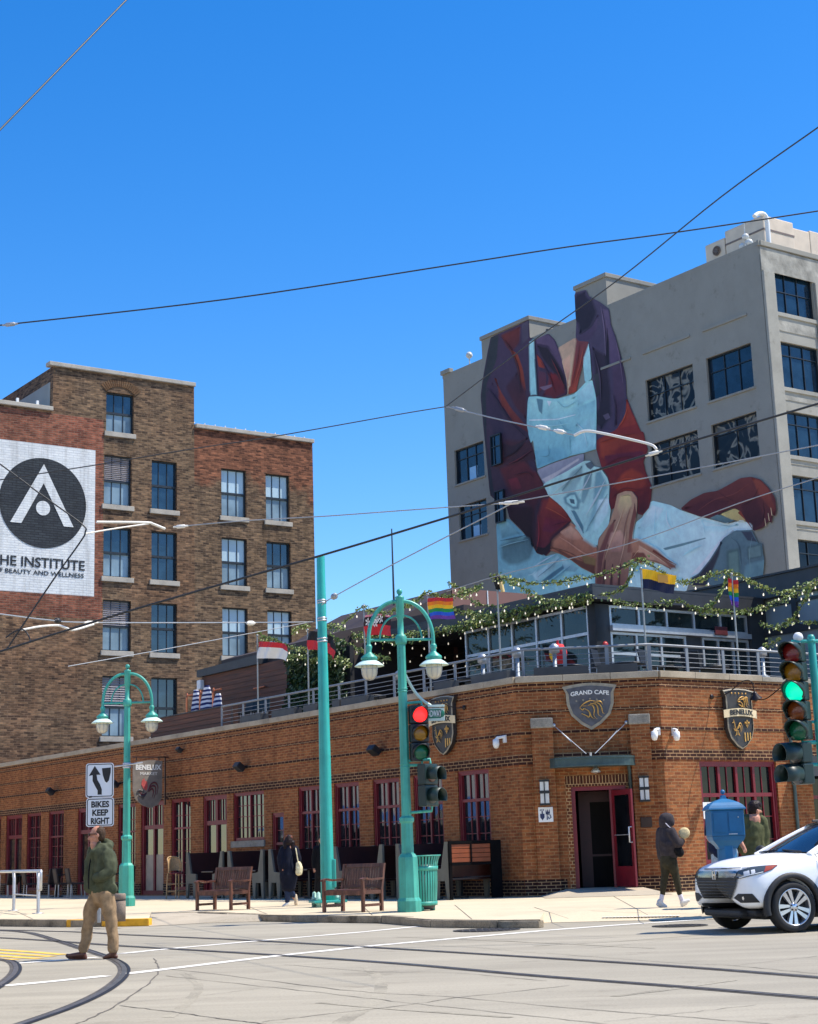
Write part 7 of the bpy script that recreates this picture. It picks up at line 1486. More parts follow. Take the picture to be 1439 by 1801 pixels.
def handrail(pxs_, ptop, lab, ext):
    b0, b1 = [gp(x, y, SW) for x, y in pxs_]; b0.z = b1.z = SW; d = (b1 - b0); L = d.length; d.normalize(); h = ptop - SW
    o = thing('handrail', lab, 'handrail', (b0 + b1) / 2, 'galvanised handrails at the crossing')
    e0, e1 = b0 - d * ext, b1 + d * .28
    mb = MB(); mb.tube([e0 + ZV * h, e1 + ZV * h, e1 + ZV * (h - .05), e1 + ZV * (h - .42), b1 + ZV * (h - .42), b1 + d * -.02 + ZV * (h - .42)], .035, 8); part('top_rail', mb, ALU, o)
    for p in (b0, b1): mb = MB(); mb.tube([p, p + ZV * (h - .18), p + d * -.12 + ZV * (h - .02)], .04, 8); mb.lathe([(.14, 0), (.14, .015), (1e-6, .02)], p, 14); part('post', mb, ALU, o)
    mb = MB(); mb.tube([b0 + ZV * (h * .42), b1 + ZV * (h * .42)], .018, 6); part('mid_rail', mb, ALU, o)
handrail(((24, 1602), (67, 1607)), SW + .95, 'galvanised handrail left of the walking man', 2.2)
handrail(((-46, 1606), (-8, 1610)), SW + .88, 'galvanised handrail cut by the left picture edge', .5)

# ------------------------------------------------------------------ benches, pews, chairs
BW_ = N('teak'); _u = BW_.n('TexCoord'); _m = BW_.n('Mapping'); _m.inputs['Scale'].default_value = (6, 6, 1.2); BW_.l(_u, 'Object', _m, 0); _g = BW_.noise(3, _m, 5, .6); _r = BW_.ramp(_g, 0, [(.3, S(62, 34, 26)), (.55, S(96, 58, 44)), (.75, S(128, 84, 64))]); BW_.l(_r, 0, BW_.b, 'Base Color'); BW_.set(Roughness=.5); BW_ = BW_.mat
def bench(loc, ang, label):
    t = thing('garden_bench', label, 'bench', loc, 'slatted garden benches', ang); M = Matrix.Translation(loc) @ Matrix.Rotation(ang, 4, 'Z'); W, D = .48, .29
    for sx in (-1, 1):
        mb = MB(M); mb.rbox(sx * W - .03, sx * W + .03, -D - .03, -D + .03, 0, .6, .008); part('leg', mb, BW_, t)
        mb = MB(M); mb.prism([(D - .03, 0), (D + .03, 0), (D + .03, .42), (D + .13, .9), (D + .07, .9), (D - .03, .42)], sx * W - .03, sx * W + .03, 0, Matrix(((0, 1, 0, 0), (1, 0, 0, 0), (0, 0, 1, 0), (0, 0, 0, 1)))); part('leg', mb, BW_, t)
        mb = MB(M); P = smooth_path([Vector((sx * W, -D - .06, .6)), Vector((sx * W, -D + .06, .625)), Vector((sx * W, .0, .6)), Vector((sx * W, D + .04, .615))], 5)
        mb.loft([[p + Vector((a, 0, b)) for a, b in ((-.04, -.018), (.04, -.018), (.04, .018), (-.04, .018))] for p in P], True, 0, False, True); part('armrest', mb, BW_, t)
        mb = MB(M); mb.rbox(sx * W - .02, sx * W + .02, -D + .03, D - .03, .1, .15, .006); mb.rbox(sx * W - .02, sx * W + .02, -D + .03, D - .03, .33, .4, .006); part('side_rail', mb, BW_, t)
    mb = MB(M); mb.rbox(-W, W, -D - .02, -D + .02, .32, .41, .008); mb.rbox(-W, W, D - .02, D + .02, .32, .4, .008)
    for i in range(8): y = -D + .035 + i * .073; mb.rbox(-W + .03, W - .03, y, y + .058, .405, .425, .004)
    part('seat', mb, BW_, t)
    Mb = M @ Matrix.Translation((0, D, .42)) @ Matrix.Rotation(R(-12), 4, 'X'); mb = MB(Mb); mb.rbox(-W + .03, W - .03, -.02, .02, .41, .49, .01); mb.rbox(-W + .03, W - .03, -.02, .02, .02, .08, .006)
    for i in range(14): x = -W + .07 + i * (2 * W - .14) / 13; mb.rbox(x - .02, x + .02, -.012, .012, .08, .41, .003)
    part('backrest', mb, BW_, t); return t
def flat(px, py): p = gp(px, py, SW); return Vector((p.x, p.y, SW))
b1 = bench(flat(621, 1603.6), R(-36), 'slatted brown garden bench between the tall teal pole and the bin')
b2 = copy_tree(b1); place(b2, flat(392, 1600.5), R(-34), 'slatted brown garden bench standing alone left of the tall teal pole')
PEWB = paint('pew_black', (.006, .006, .007), .9, .2, 5, spec=.05); PEWG = paint('pew_grey', S(92, 92, 84), .6, .15, 3); PEWD = paint('pew_dark_wood', S(44, 20, 18), .35, .35, 5); PEWO = paint('pew_orange_wood', S(128, 62, 28), .5, .2, 5)
def pew(x, face, label, back=None):
    """a church pew standing out from the wall: face -1 looks left, +1 looks right"""
    y0, y1 = -1.78, -.28; base = FL.w(x, (y0 + y1) / 2, SW); t = thing('church_pew', label, 'pew', base, 'old church pews along the cafe wall', FL.ang)
    prof = [(0, 0), (.1, 0), (.16, .42), (.42, .42), (.47, 0), (.58, 0), (.62, .5), (.62, .68), (.3, .7), (.14, 1.3), (.02, 1.3)]
    M = FL.M @ Matrix.Translation((x, 0, SW)) @ Matrix.Scale(face, 4, (1, 0, 0))
    for ya, yb in ((y0, y0 + .06), (y1 - .06, y1)): mb = MB(M); mb.prism(prof, ya, yb); part('end_panel', mb, PEWG, t)
    mb = MB(M); mb.add([(.07, y0 + .06, 1.27), (.07, y1 - .06, 1.27), (.27, y1 - .06, .5), (.27, y0 + .06, .5), (.11, y0 + .06, 1.28), (.11, y1 - .06, 1.28), (.31, y1 - .06, .5), (.31, y0 + .06, .5)], [(0, 1, 2, 3), (7, 6, 5, 4), (0, 4, 5, 1), (3, 2, 6, 7), (0, 3, 7, 4), (1, 5, 6, 2)]); part('backrest', mb, PEWD, t)
    mb = MB(M); mb.rbox(.24, .6, y0 + .06, y1 - .06, .43, .48, .01); part('seat', mb, PEWD, t)
    if back:
        mb = MB(M); mb.box(-.05, .0, y0, y1, 1.24, 1.31); mb.box(-.05, 0, y0, y0 + .07, 0, 1.24); mb.box(-.05, 0, y1 - .3, y1, 0, 1.24); mb.box(-.05, 0, (y0 + y1) / 2 - .14, (y0 + y1) / 2 - .1, .82, 1.24); mb.box(-.05, 0, y0, y1 - .3, .76, .82); part('back_frame', mb, PEWB, t)
        mb = MB(M)
        for i in range(4): z = .83 + i * .103; mb.rbox(-.03, -.004, y0 + .075, y1 - .305, z, z + .092, .004)
        part('back_slats', mb, PEWO, t)
    return t
PW = [(-13.5, 1), (-11.26, -1), (-11.0, 1), (-8.98, -1), (-8.72, 1), (-5.7, -1), (-5.46, 1), (-3.2, -1), (-2.66, 1), (-.52, -1)]
PLAB = ['grey ended church pew beside the cane bistro chair, leftmost of the row', 'grey ended church pew behind the lone bench, facing left', 'grey ended church pew behind the lone bench, facing right', 'grey ended church pew left of the woman in the long dark coat, facing left', 'grey ended church pew behind the woman in the long dark coat', 'grey ended church pew behind the tall teal pole, facing left', 'grey ended church pew right of the tall teal pole, facing right', 'grey ended church pew left of the near lamp post, facing left', 'grey ended church pew behind the near lamp post, facing right', 'church pew with an orange slatted back at the entrance corner']
for (x, f), lab in zip(PW, PLAB): pew(x, f, lab, back=(x > -.6))
for i, x in enumerate((-12.35, -9.9, -7.2, -4.35, -1.6)):
    b = FL.w(x, -1.0, SW); o = thing('booth_table', ('dark table between the two pews behind the lone bench', 'dark table between the pews left of the woman in the dark coat', 'dark table between the pews behind the tall teal pole', 'dark table between the pews behind the slatted bench', 'dark table between the two pews nearest the entrance')[i], 'table', b, 'tables between the pews'); mb = MB(FL.M); mb.rbox(x - .35, x + .35, -1.7, -.4, SW + .72, SW + .76, .01); part('table_top', mb, PEWD, o)
    for yy in (-1.4, -.65): mb = MB(FL.M); mb.rbox(x - .04, x + .04, yy - .04, yy + .04, SW, SW + .72, .01); mb.rbox(x - .25, x + .25, yy - .04, yy + .04, SW, SW + .05, .01); part('leg', mb, BLACK, o)
CANE = paint('cane_weave', S(186, 150, 104), .6, .25, 30); CANER = paint('cane_red', S(110, 34, 34), .6, .2, 20); WIC = paint('dark_wicker', S(58, 46, 40), .7, .3, 40)
def bistro(loc, ang):
    t = thing('bistro_chair', 'tall cane bistro chair left of the first church pew', 'chair', loc, None, ang); M = Matrix.Translation(loc) @ Matrix.Rotation(ang, 4, 'Z')
    for sx, sy in ((-.2, -.2), (.2, -.2), (-.2, .2), (.2, .2)): mb = MB(M); mb.tube([(sx * 1.15, sy * 1.15, 0), (sx, sy, .72)], .018, 6); part('leg', mb, CANE, t)
    mb = MB(M); mb.lathe([(.21, .7), (.23, .72), (.21, .745), (1e-6, .745)], (0, 0, 0), 16); part('seat', mb, CANER, t)
    mb = MB(M); P = [(.23 * cos(q), .1 + .13 * sin(q) + .05 * s_, .74 + .46 * s_) for q, s_ in ((pi, 0), (pi, .6), (pi * .85, .9), (pi / 2, 1.0), (pi * .15, .9), (0, .6), (0, 0))]; mb.tube(smooth_path(P, 4), .02, 6)
    Lr = [[Vector((.21 * cos(pi * k / 8), .1 + .12 * sin(pi * k / 8) + .05 * s_, .76 + .42 * s_ * (.8 + .2 * sin(pi * k / 8)))) for k in range(9)] for s_ in (.1, .5, 1)]; mb.loft(Lr, False, 0, True); part('backrest', mb, CANE, t)
    mb = MB(M)
    for z in (.22, .42): mb.tube([(-.22, -.22, z), (.22, -.22, z), (.22, .22, z), (-.22, .22, z), (-.22, -.22, z)], .012, 5)
    part('stretcher', mb, CANE, t)
p_ = FL.w(FL.ix(312, 1582, -1.9), -1.9, SW); bistro(p_, FL.ang + R(100))
def wicker(loc, ang, label):
    t = thing('wicker_chair', label, 'chair', loc, 'dark wicker chairs left of the door', ang); M = Matrix.Translation(loc) @ Matrix.Rotation(ang, 4, 'Z')
    for sx, sy in ((-.22, -.22), (.22, -.22), (-.22, .22), (.22, .22)): mb = MB(M); mb.tube([(sx * 1.1, sy * 1.1, 0), (sx, sy, .44)], .018, 6); part('leg', mb, STEEL, t)
    mb = MB(M); mb.rbox(-.26, .26, -.26, .24, .42, .48, .02); part('seat', mb, WIC, t); mb = MB(M @ Matrix.Translation((0, .24, .46)) @ Matrix.Rotation(R(-10), 4, 'X')); mb.rbox(-.27, .27, -.025, .025, .0, .5, .05); part('backrest', mb, WIC, t); return t
w0 = None; WL = [(-19, 'dark wicker chair nearest the doorway with pale panels'), (14, 'dark wicker chair cut by the left picture edge'), (56, 'dark wicker chair behind the end of the handrail'), (86, 'dark wicker chair right of the handrail'), (112, 'dark wicker chair between the handrail and the walking man'), (134, 'dark wicker chair just left of the walking man'), (214, 'dark wicker chair behind the far lamp post')]
for px_, lab in WL:
    x = FL.ix(px_, 1565, -1.5); loc = FL.w(x, -1.5, SW); a_ = FL.ang + R(random.choice((80, 100, -70, 170)))
    if w0 is None: w0 = wicker(loc, a_, lab)
    else: place(copy_tree(w0), loc, a_, lab)
for px_, lab in ((36, 'black cafe table behind the handrail'), (100, 'black cafe table between wicker chairs left of the walking man'), (196, 'black cafe table behind the walking man')):
    x = FL.ix(px_, 1565, -1.2); b = FL.w(x, -1.2, SW); o = thing('cafe_table', lab, 'table', b, 'black cafe tables'); mb = MB(); mb.lathe([(.36, .71), (.37, .73), (.36, .75), (1e-6, .75)], b, 18); part('table_top', mb, BLACK, o); mb = MB(); mb.lathe([(.24, 0), (.22, .03), (.035, .06), (.035, .71)], b, 10); part('leg', mb, BLACK, o)
# blue call post
BLU = paint('call_box_blue', S(28, 104, 150), .45, .16, 3, bump=.05); YB = 27.6; kb = YB / 2883.0
cB = at(1274.5, 1440, YB); Bx = Vector((cB.x, YB, 0)); zl = lambda py: at(1275, py, YB).z
cb = thing('call_box', 'old blue call box on a column with a pointed roof before the big maroon window', 'call box', Bx + ZV * SW)
mb = MB(Matrix.Translation(Bx) @ Matrix.Rotation(R(2), 4, 'Z')); z0, z1, z2, z3 = SW, zl(1488), zl(1471), zl(1425)
def sq(w_, z, d=.85): return [Vector((-w_, -w_ * d, z)), Vector((w_, -w_ * d, z)), Vector((w_, w_ * d, z)), Vector((-w_, w_ * d, z))]
oct_prof(mb, [(.24, z0), (.24, z0 + .12), (.17, z0 + .2), (.16, z1)], (0, 0, 0)); part('column', mb, BLU, cb)
mb = MB(Matrix.Translation(Bx) @ Matrix.Rotation(R(2), 4, 'Z')); mb.loft([sq(.15, zl(1493)), sq(.17, z1), sq(.25, (z1 + z2) / 2 + .01), sq(.275, z2)], True, 0, False, True); part('bracket', mb, BLU, cb)
mb = MB(Matrix.Translation(Bx) @ Matrix.Rotation(R(2), 4, 'Z')); mb.rbox(-.275, .275, -.235, .235, z2, z3, .02); bd = part('box', mb, BLU, cb)
mb = MB(Matrix.Translation(Bx) @ Matrix.Rotation(R(2), 4, 'Z')); mb.box(-.235, -.015, -.25, -.238, z2 + .07, z3 - .04); mb.box(.015, .235, -.25, -.238, z2 + .07, z3 - .04); mb.box(.02, .17, -.256, -.25, z2 + .02, z2 + .035); part('door', mb, BLU, bd)
mb = MB(Matrix.Translation(Bx) @ Matrix.Rotation(R(2), 4, 'Z')); mb.ball((.17, -.255, z3 - .12), .012, 6, 4); mb.box(.0, .14, -.258, -.251, z2 + .025, z2 + .04); part('handle', mb, ALU, bd)
mb = MB(Matrix.Translation(Bx) @ Matrix.Rotation(R(2), 4, 'Z')); z4 = zl(1405); mb.loft([sq(.3, z3), sq(.31, z3 + .015), sq(.3, z3 + .035), sq(.27, z3 + .075), sq(.21, z3 + .12), sq(.12, z3 + .16), sq(.05, z4 + .0), sq(.035, z4 + .06)], True, 0, False, True); mb.ball((0, 0, zl(1393)), .04, 10, 7); part('roof', mb, BLU, cb)
# paper notice in the big window
mb = MB(FR.M); x0, z1 = FR.inv(1237, 1411, .03); x1, z0 = FR.inv(1251, 1440, .03); mb.box(x0, x1 + .15, .045, .052, z0, z1); wp = solo('window_notice', mb, WHITE, FR.w(x0, .05, z0), 'white paper notice with the letter A in the big maroon window', 'notice')
mb = MB(); mb.text('A', FR.M @ Matrix.Translation((x0 + .16, .042, (z0 + z1) / 2 - .04)), .28, 0, .002, .006); part('lettering', mb, SBK, wp)
# litter at the kerb
mb = MB(); c = gp(503, 1614, 0) ; mb.ball(c + ZV * .04, .07, 8, 6, sc=(1.2, .8, .6)); solo('crumpled_paper', mb, WHITE, c, 'crumpled white paper lying at the kerb below the tall teal pole', 'litter')

# ================================================================== PEOPLE
def remesh(name, mb, voxel, smooth=4, wr=0.0, wscale=9.0, seed=0.0):
    me = bpy.data.meshes.new('tmp'); me.from_pydata(mb.v, [], mb.f); ob = bpy.data.objects.new('tmp', me); COL.objects.link(ob)
    md = ob.modifiers.new('r', 'REMESH'); md.mode = 'VOXEL'; md.voxel_size = voxel; md.use_smooth_shade = True
    ms = ob.modifiers.new('s', 'SMOOTH'); ms.iterations = smooth; ms.factor = .5
    dg = bpy.context.evaluated_depsgraph_get(); dg.update(); m2 = bpy.data.meshes.new_from_object(ob.evaluated_get(dg))
    out = MB(); V = [v.co.copy() for v in m2.vertices]
    if wr:
        for v in m2.vertices:
            p = v.co; q = mnoise.noise(Vector((p.x * wscale, p.y * wscale, p.z * wscale * .55 + seed))); q2 = mnoise.noise(Vector((p.x * wscale * 2.3, p.y * wscale * 2.3, p.z * wscale + seed))); V[v.index] = p + v.normal * wr * (1 - 2 * abs(q) + .5 * q2)
    out.add(V, [list(f.vertices) for f in m2.polygons], 0, True)
    bpy.data.objects.remove(ob); bpy.data.meshes.remove(me); bpy.data.meshes.remove(m2); return out
class Fig:
    def __init__(s, Y, name, label, foot, group=None):
        s.Y = Y; s.k = Y / 2883.0; f = at(foot[0], foot[1], Y); s.t = thing(name, label, 'person', Vector((f.x, Y, f.z)))
    def p(s, x, y, d=0.0): return at(x, y, s.Y) + Vector((0, d, 0))
    def chain(s, mb, L, n=12, sq=1.0):
        P = [s.p(*q[:3]) for q in L]; r_ = [q[3] for q in L]; Q = []; RR = []
        for i in range(len(P) - 1):
            k = max(1, int((P[i + 1] - P[i]).length / .03))
            for j in range(k): t = j / k; Q.append(P[i].lerp(P[i + 1], t)); RR.append(r_[i] + (r_[i + 1] - r_[i]) * t)
        Q.append(P[-1]); RR.append(r_[-1])
        mb.tube(Q, RR, n); mb.ball(Q[0], RR[0], n, 8); mb.ball(Q[-1], RR[-1], n, 8)
    def make(s, name, mat, chains, voxel=.016, smooth=4, wr=0.0, parent=None, extra=None, wscale=9.0):
        mb = MB()
        for c in chains: s.chain(mb, c)
        if extra: extra(mb)
        return part(name, remesh(name, mb, voxel, smooth, wr, wscale, s.Y), mat, parent or s.t)
def skin(name, c):
    n = N(name); q = n.noise(25, None, 3); r = n.ramp(q, 0, [(.3, tuple(v * .85 for v in c)), (.7, tuple(min(1, v * 1.12) for v in c))]); n.l(r, 0, n.b, 'Base Color'); n.set(Roughness=.55); n.b.inputs['Subsurface Weight'].default_value = .08; n.b.inputs['Subsurface Radius'].default_value = (.02, .008, .004); return n.mat
def fabric(name, c, rough=.85, var=.25, scale=14):
    return paint(name, c, rough, var, scale, bump=.25, bscale=120, spec=.2)
SKIN1, SKIN2 = skin('skin_light', S(192, 134, 108)), skin('skin_warm', S(190, 134, 108))
HAIRB, HAIRD, HAIRG = fabric('hair_brown', S(70, 52, 38), .6, .4, 60), fabric('hair_dark', S(34, 22, 22), .5, .5, 60), fabric('hair_reddish', S(110, 66, 54), .5, .4, 60)
OLIVE, KHAKI, NAVYC, BLKC = fabric('olive_jacket', S(76, 80, 60)), fabric('khaki_trousers', S(150, 124, 94)), fabric('navy_cloth', S(20, 24, 40)), fabric('black_cloth', S(20, 20, 24))
CHARC, LEGG, JEAN, DNAV = fabric('charcoal_hoodie', S(62, 56, 58)), fabric('green_leggings', S(58, 54, 40)), fabric('light_jeans', S(150, 164, 176)), fabric('dark_jeans', S(40, 52, 78))
SHOEB, SHOEW, SOLEW = paint('brown_leather', S(92, 52, 36), .35, .3, 20), fabric('white_shoe', S(214, 212, 208), .6, .08), fabric('sole_tan', S(205, 186, 160), .7, .1)
WSOCK, IVORY, STRAW = fabric('white_sock', S(214, 210, 222), .8, .06), fabric('ivory_bag', S(222, 210, 172), .8, .12), fabric('straw', S(222, 200, 150), .8, .15, 40)
DKGL = paint('sunglasses', (.01, .008, .008), .15)

# --- the man crossing the street
YM = gp(185, 1686.5, 0).y
m_ = Fig(YM, 'person', 'man in olive green hooded jacket and khaki trousers walking left across the street', (178, 1688))
def c5(L, d=None): return [(100 + x * .1665, 1420 + y * .1665, dd, r_) for x, y, dd, r_ in L]
def head_extra(f, cx, cy, d, face, tilt=0, s_=1.0):
    """skull, jaw, brow, nose, ear, lips; face is -1 (looks left) or +1, cx, cy the centre of the skull"""
    def ex(mb):
        c = f.p(cx, cy, d); M = Matrix.Rotation(tilt * face, 4, 'Y')
        def w(x, y, z): return c + M @ Vector((x * face * s_, y * s_, z * s_))
        mb.ball(w(-.012, 0, .022), .088 * s_, 16, 12, sc=(1.1, .86, 1.08)); mb.ball(w(.025, 0, -.035), .07 * s_, 14, 10, sc=(1, .88, 1.1)); mb.ball(w(.045, 0, -.088), .042 * s_, 12, 8, sc=(1.1, 1.05, .8))
        mb.tube([w(.085, 0, .012), w(.108, 0, -.02), w(.118, 0, -.035), w(.09, 0, -.05)], [.01, .013, .016, .012], 8); mb.ball(w(.118, 0, -.034), .016, 8, 6)
        mb.ball(w(.078, 0, .03), .03 * s_, 10, 6, sc=(.7, 1.6, .5)); mb.ball(w(.088, 0, -.072), .016, 8, 6, sc=(1, 1.6, .6)); mb.ball(w(.083, 0, -.086), .015, 8, 6, sc=(1, 1.5, .6))
        for sy in (-1, 1): mb.ball(w(-.018, sy * .077, -.012), .03, 10, 8, sc=(.75, .4, 1.1)); mb.ball(w(.05, sy * .045, -.03), .035, 8, 6, sc=(.9, .6, .8))
    return ex
hx, hy = 171.2, 1468.5
body = [c5([(395, 390, .0, .058), (425, 470, .0, .06)]), c5([(445, 540, 0, .075), (460, 760, 0, .08), (460, 900, 0, .08)]), c5([(400, 920, .06, .06), (310, 1240, .06, .045), (280, 1520, .06, .034), (240, 1565, .06, .028)]), c5([(530, 920, -.06, .06), (583, 1240, -.06, .045), (605, 1500, -.06, .034), (575, 1565, -.06, .028)]),
        c5([(555, 500, -.11, .035), (600, 640, -.18, .034), (480, 735, -.16, .03)]), c5([(365, 500, .14, .035), (335, 660, .19, .034), (390, 735, .14, .03)])]
bo = m_.make('body', SKIN1, body, .0085, 3, extra=head_extra(m_, hx, hy, 0, -1, R(6)))
# hair: receding, dark at the back, with a parting of lighter strands
mb = MB(); c = m_.p(hx, hy); Mh = Matrix.Rotation(R(-6), 4, 'Y')
hm = MB(); hm.ball(c + Vector((.034, 0, .026)), .086, 16, 12, sc=(.86, .96, 1.0)); hm.ball(c + Vector((.052, 0, -.02)), .066, 14, 10, sc=(.78, 1.06, 1.05)); hm.ball(c + Vector((.0, 0, .066)), .055, 14, 10, sc=(1.1, .95, .6))
part('hair', remesh('hair', hm, .01, 2, .004, 40), HAIRB, m_.t)
mb = MB()
for sy in (-1, 1): mb.ball(c + Vector((-.098, sy * .035, .006)), .03, 10, 6, sc=(.35, .95, .72)); mb.tube([c + Vector((-.09, sy * .06, .012)), c + Vector((0, sy * .084, .012)), c + Vector((.02, sy * .08, -.0))], .006, 5)
mb.tube([c + Vector((-.112, -.03, .014)), c + Vector((-.112, .03, .014))], .006, 5); part('sunglasses', mb, DKGL, m_.t)
mb = MB(); mb.ball(c + Vector((-.1, 0, -.078)), .018, 8, 5, sc=(.5, 1.2, .22)); part('mouth', mb, skin('lips', S(160, 98, 88)), m_.t)
# jacket
jk = [c5([(430, 500, .05, .115), (410, 640, .04, .12), (400, 780, .03, .112), (400, 850, .03, .108)]), c5([(500, 500, -.05, .12), (510, 650, -.05, .125), (520, 780, -.04, .122), (530, 850, -.03, .115)]), c5([(380, 480, .08, .085), (350, 640, .06, .09), (360, 820, .05, .085)]),
      c5([(555, 500, -.12, .083), (595, 600, -.17, .074), (600, 665, -.2, .067), (530, 720, -.2, .06), (455, 745, -.16, .055)]), c5([(365, 500, .15, .08), (335, 640, .19, .066), (345, 700, .19, .06), (400, 745, .12, .055)]),
      c5([(430, 420, .0, .06), (480, 445, -.04, .07), (540, 425, 0, .06), (545, 395, .04, .05), (490, 370, .06, .05)]), c5([(440, 440, -.03, .05), (400, 470, -.06, .04), (385, 510, -.06, .035)]), c5([(350, 850, .05, .08), (450, 870, -.03, .085), (580, 855, -.06, .08)])]
jo = m_.make('jacket', OLIVE, jk, .0105, 3, .02, wscale=8)
mb = MB(); P = [m_.p(*q) for q in ((100 + 372 * .1665, 1420 + 520 * .1665, -.06), (100 + 352 * .1665, 1420 + 640 * .1665, -.07), (100 + 345 * .1665, 1420 + 760 * .1665, -.075), (100 + 350 * .1665, 1420 + 860 * .1665, -.075))]; mb.tube(smooth_path(P, 5), .008, 5); part('zip', mb, BLKC, jo)
mb = MB(); mb.ball(m_.p(100 + 398 * .1665, 1420 + 460 * .1665, -.035), .036, 10, 6, sc=(.7, .8, 1.0)); part('shirt_collar', mb, WSOCK, m_.t)
tr_ = [c5([(440, 880, 0, .105), (480, 940, 0, .118), (480, 975, 0, .105)]), c5([(405, 940, .06, .1), (350, 1080, .06, .084), (318, 1240, .06, .067), (298, 1400, .06, .06), (272, 1505, .06, .058)]), c5([(530, 940, -.06, .105), (562, 1080, -.06, .088), (588, 1230, -.06, .07), (605, 1380, -.06, .06), (604, 1490, -.06, .06)])]
m_.make('trousers', KHAKI, tr_, .0105, 3, .015, wscale=8)
m_.make('shoe', SHOEB, [c5([(270, 1560, .06, .043), (200, 1570, .06, .042), (120, 1580, .06, .036), (100, 1570, .06, .026)]), c5([(285, 1590, .06, .034), (150, 1600, .06, .03)])], .009, 2)
m_.make('shoe', SHOEB, [c5([(615, 1520, -.06, .042), (590, 1560, -.06, .044), (540, 1580, -.06, .036), (510, 1590, -.06, .022)]), c5([(635, 1575, -.06, .026), (530, 1592, -.06, .02)])], .009, 2)

# --- woman in a long dark coat, seen from behind
def cw(L): return [(440 + x * .1251, 1440 + y * .1251, dd, r_) for x, y, dd, r_ in L]
YW = gp(508, 1594, SW).y; f = Fig(YW, 'person', 'woman in a long dark coat with an ivory shoulder bag walking along the pews', (506, 1594))
f.make('body', SKIN2, [cw([(545, 310, 0, .088), (545, 370, 0, .05)]), cw([(545, 420, 0, .1), (545, 640, 0, .1), (545, 760, 0, .1)]), cw([(500, 760, 0, .07), (520, 1000, 0, .05), (515, 1180, .02, .034)]), cw([(580, 760, 0, .07), (560, 1000, 0, .05), (620, 1130, .12, .034)]), cw([(450, 440, 0, .04), (430, 600, -.03, .035), (470, 720, -.08, .03)]), cw([(650, 440, 0, .04), (680, 580, -.05, .035), (670, 680, -.12, .03)])], .012, 3)
hm = MB(); f.chain(hm, cw([(545, 280, .0, .088), (545, 330, -.02, .092)])); f.chain(hm, cw([(500, 340, -.03, .06), (500, 400, -.05, .05)])); f.chain(hm, cw([(600, 340, -.02, .05), (598, 420, -.04, .045)])); part('hair', remesh('hair', hm, .012, 2, .008, 30), HAIRD, f.t)
hm = MB(); f.chain(hm, cw([(525, 262, -.02, .05), (570, 265, -.02, .048)])); part('hair_top', remesh('hair', hm, .012, 2, .006, 30), HAIRG, f.t)
f.make('coat', NAVYC, [cw([(540, 420, 0, .1), (530, 600, 0, .15), (540, 800, 0, .16), (545, 950, 0, .135)]), cw([(470, 430, 0, .08), (440, 560, 0, .1), (455, 700, -.02, .09)]), cw([(630, 430, 0, .08), (680, 560, -.02, .065), (670, 680, -.06, .055)]), cw([(490, 800, 0, .12), (500, 960, 0, .1)]), cw([(590, 800, 0, .12), (575, 960, 0, .1)])], .015, 3, .01)
f.make('jeans', DNAV, [cw([(510, 900, 0, .085), (530, 1060, .0, .068), (520, 1160, .02, .055)]), cw([(570, 900, 0, .08), (560, 1010, .02, .068), (610, 1085, .1, .055)])], .014, 3, .006)
f.make('shoe', SHOEW, [cw([(525, 1190, .02, .04), (500, 1215, .0, .04), (470, 1225, -.02, .03)])], .011, 2)
f.make('shoe', SOLEW, [cw([(630, 1085, .1, .045), (640, 1140, .1, .042), (640, 1200, .1, .04)])], .011, 2)
fb = MB(); f.chain(fb, cw([(690, 640, -.12, .055), (695, 700, -.12, .075), (690, 750, -.12, .07)])); bg_ = solo('shoulder_bag', remesh('bag', fb, .012, 2, .012, 20), IVORY, f.p(440 + 690 * .1251, 1440 + 780 * .1251, -.12), 'ivory cloth shoulder bag hanging at the side of the woman in the dark coat', 'bag')
mb = MB(); mb.tube(smooth_path([f.p(*q[:3]) for q in cw([(630, 390, .0, 0), (650, 440, -.11, 0), (668, 540, -.13, 0), (682, 620, -.13, 0)])], 4), .013, 5); part('strap', mb, IVORY, bg_)

# --- hooded walker with a straw disc
def ch(L): return [(1130 + x * .11662, 1410 + y * .11662, dd, r_) for x, y, dd, r_ in L]
YH = gp(1172, 1596, SW).y; f = Fig(YH, 'person', 'walker in charcoal hoodie, dark leggings and white shoes holding a round straw hat', (1180, 1596))
f.make('body', SKIN2, [ch([(375, 300, 0, .095), (390, 340, 0, .08), (370, 420, 0, .055)]), ch([(365, 480, 0, .11), (370, 700, 0, .1), (390, 850, 0, .11)]), ch([(350, 860, .03, .08), (340, 1080, .03, .052), (310, 1390, .03, .036), (290, 1500, .03, .035)]), ch([(430, 860, -.03, .08), (490, 1080, -.03, .052), (560, 1400, -.03, .036), (590, 1490, -.03, .034)]), ch([(430, 460, -.14, .045), (520, 650, -.17, .036), (585, 585, -.12, .028)]), ch([(300, 470, .14, .045), (430, 650, .2, .036), (560, 600, .05, .03)]), ch([(590, 570, -.12, .03), (610, 555, -.11, .026)])] + [ch([(608 + 3 * k, 560 - 5 * k, -.12 + .02 * k, .012), (636 + 2 * k, 548 - 7 * k, -.13 + .02 * k, .011), (650, 536 - 7 * k, -.12 + .02 * k, .009)]) for k in range(4)] + [ch([(590, 560, -.12, .013), (592, 530, -.14, .011), (606, 515, -.14, .009)])], .009, 2)
mb = MB(); mb.tube([f.p(1130 + 468 * .11662, 1410 + 318 * .11662, 0), f.p(1130 + 480 * .11662, 1410 + 335 * .11662, 0), f.p(1130 + 466 * .11662, 1410 + 345 * .11662, 0)], .014, 6); part('nose', mb, SKIN2, f.t)
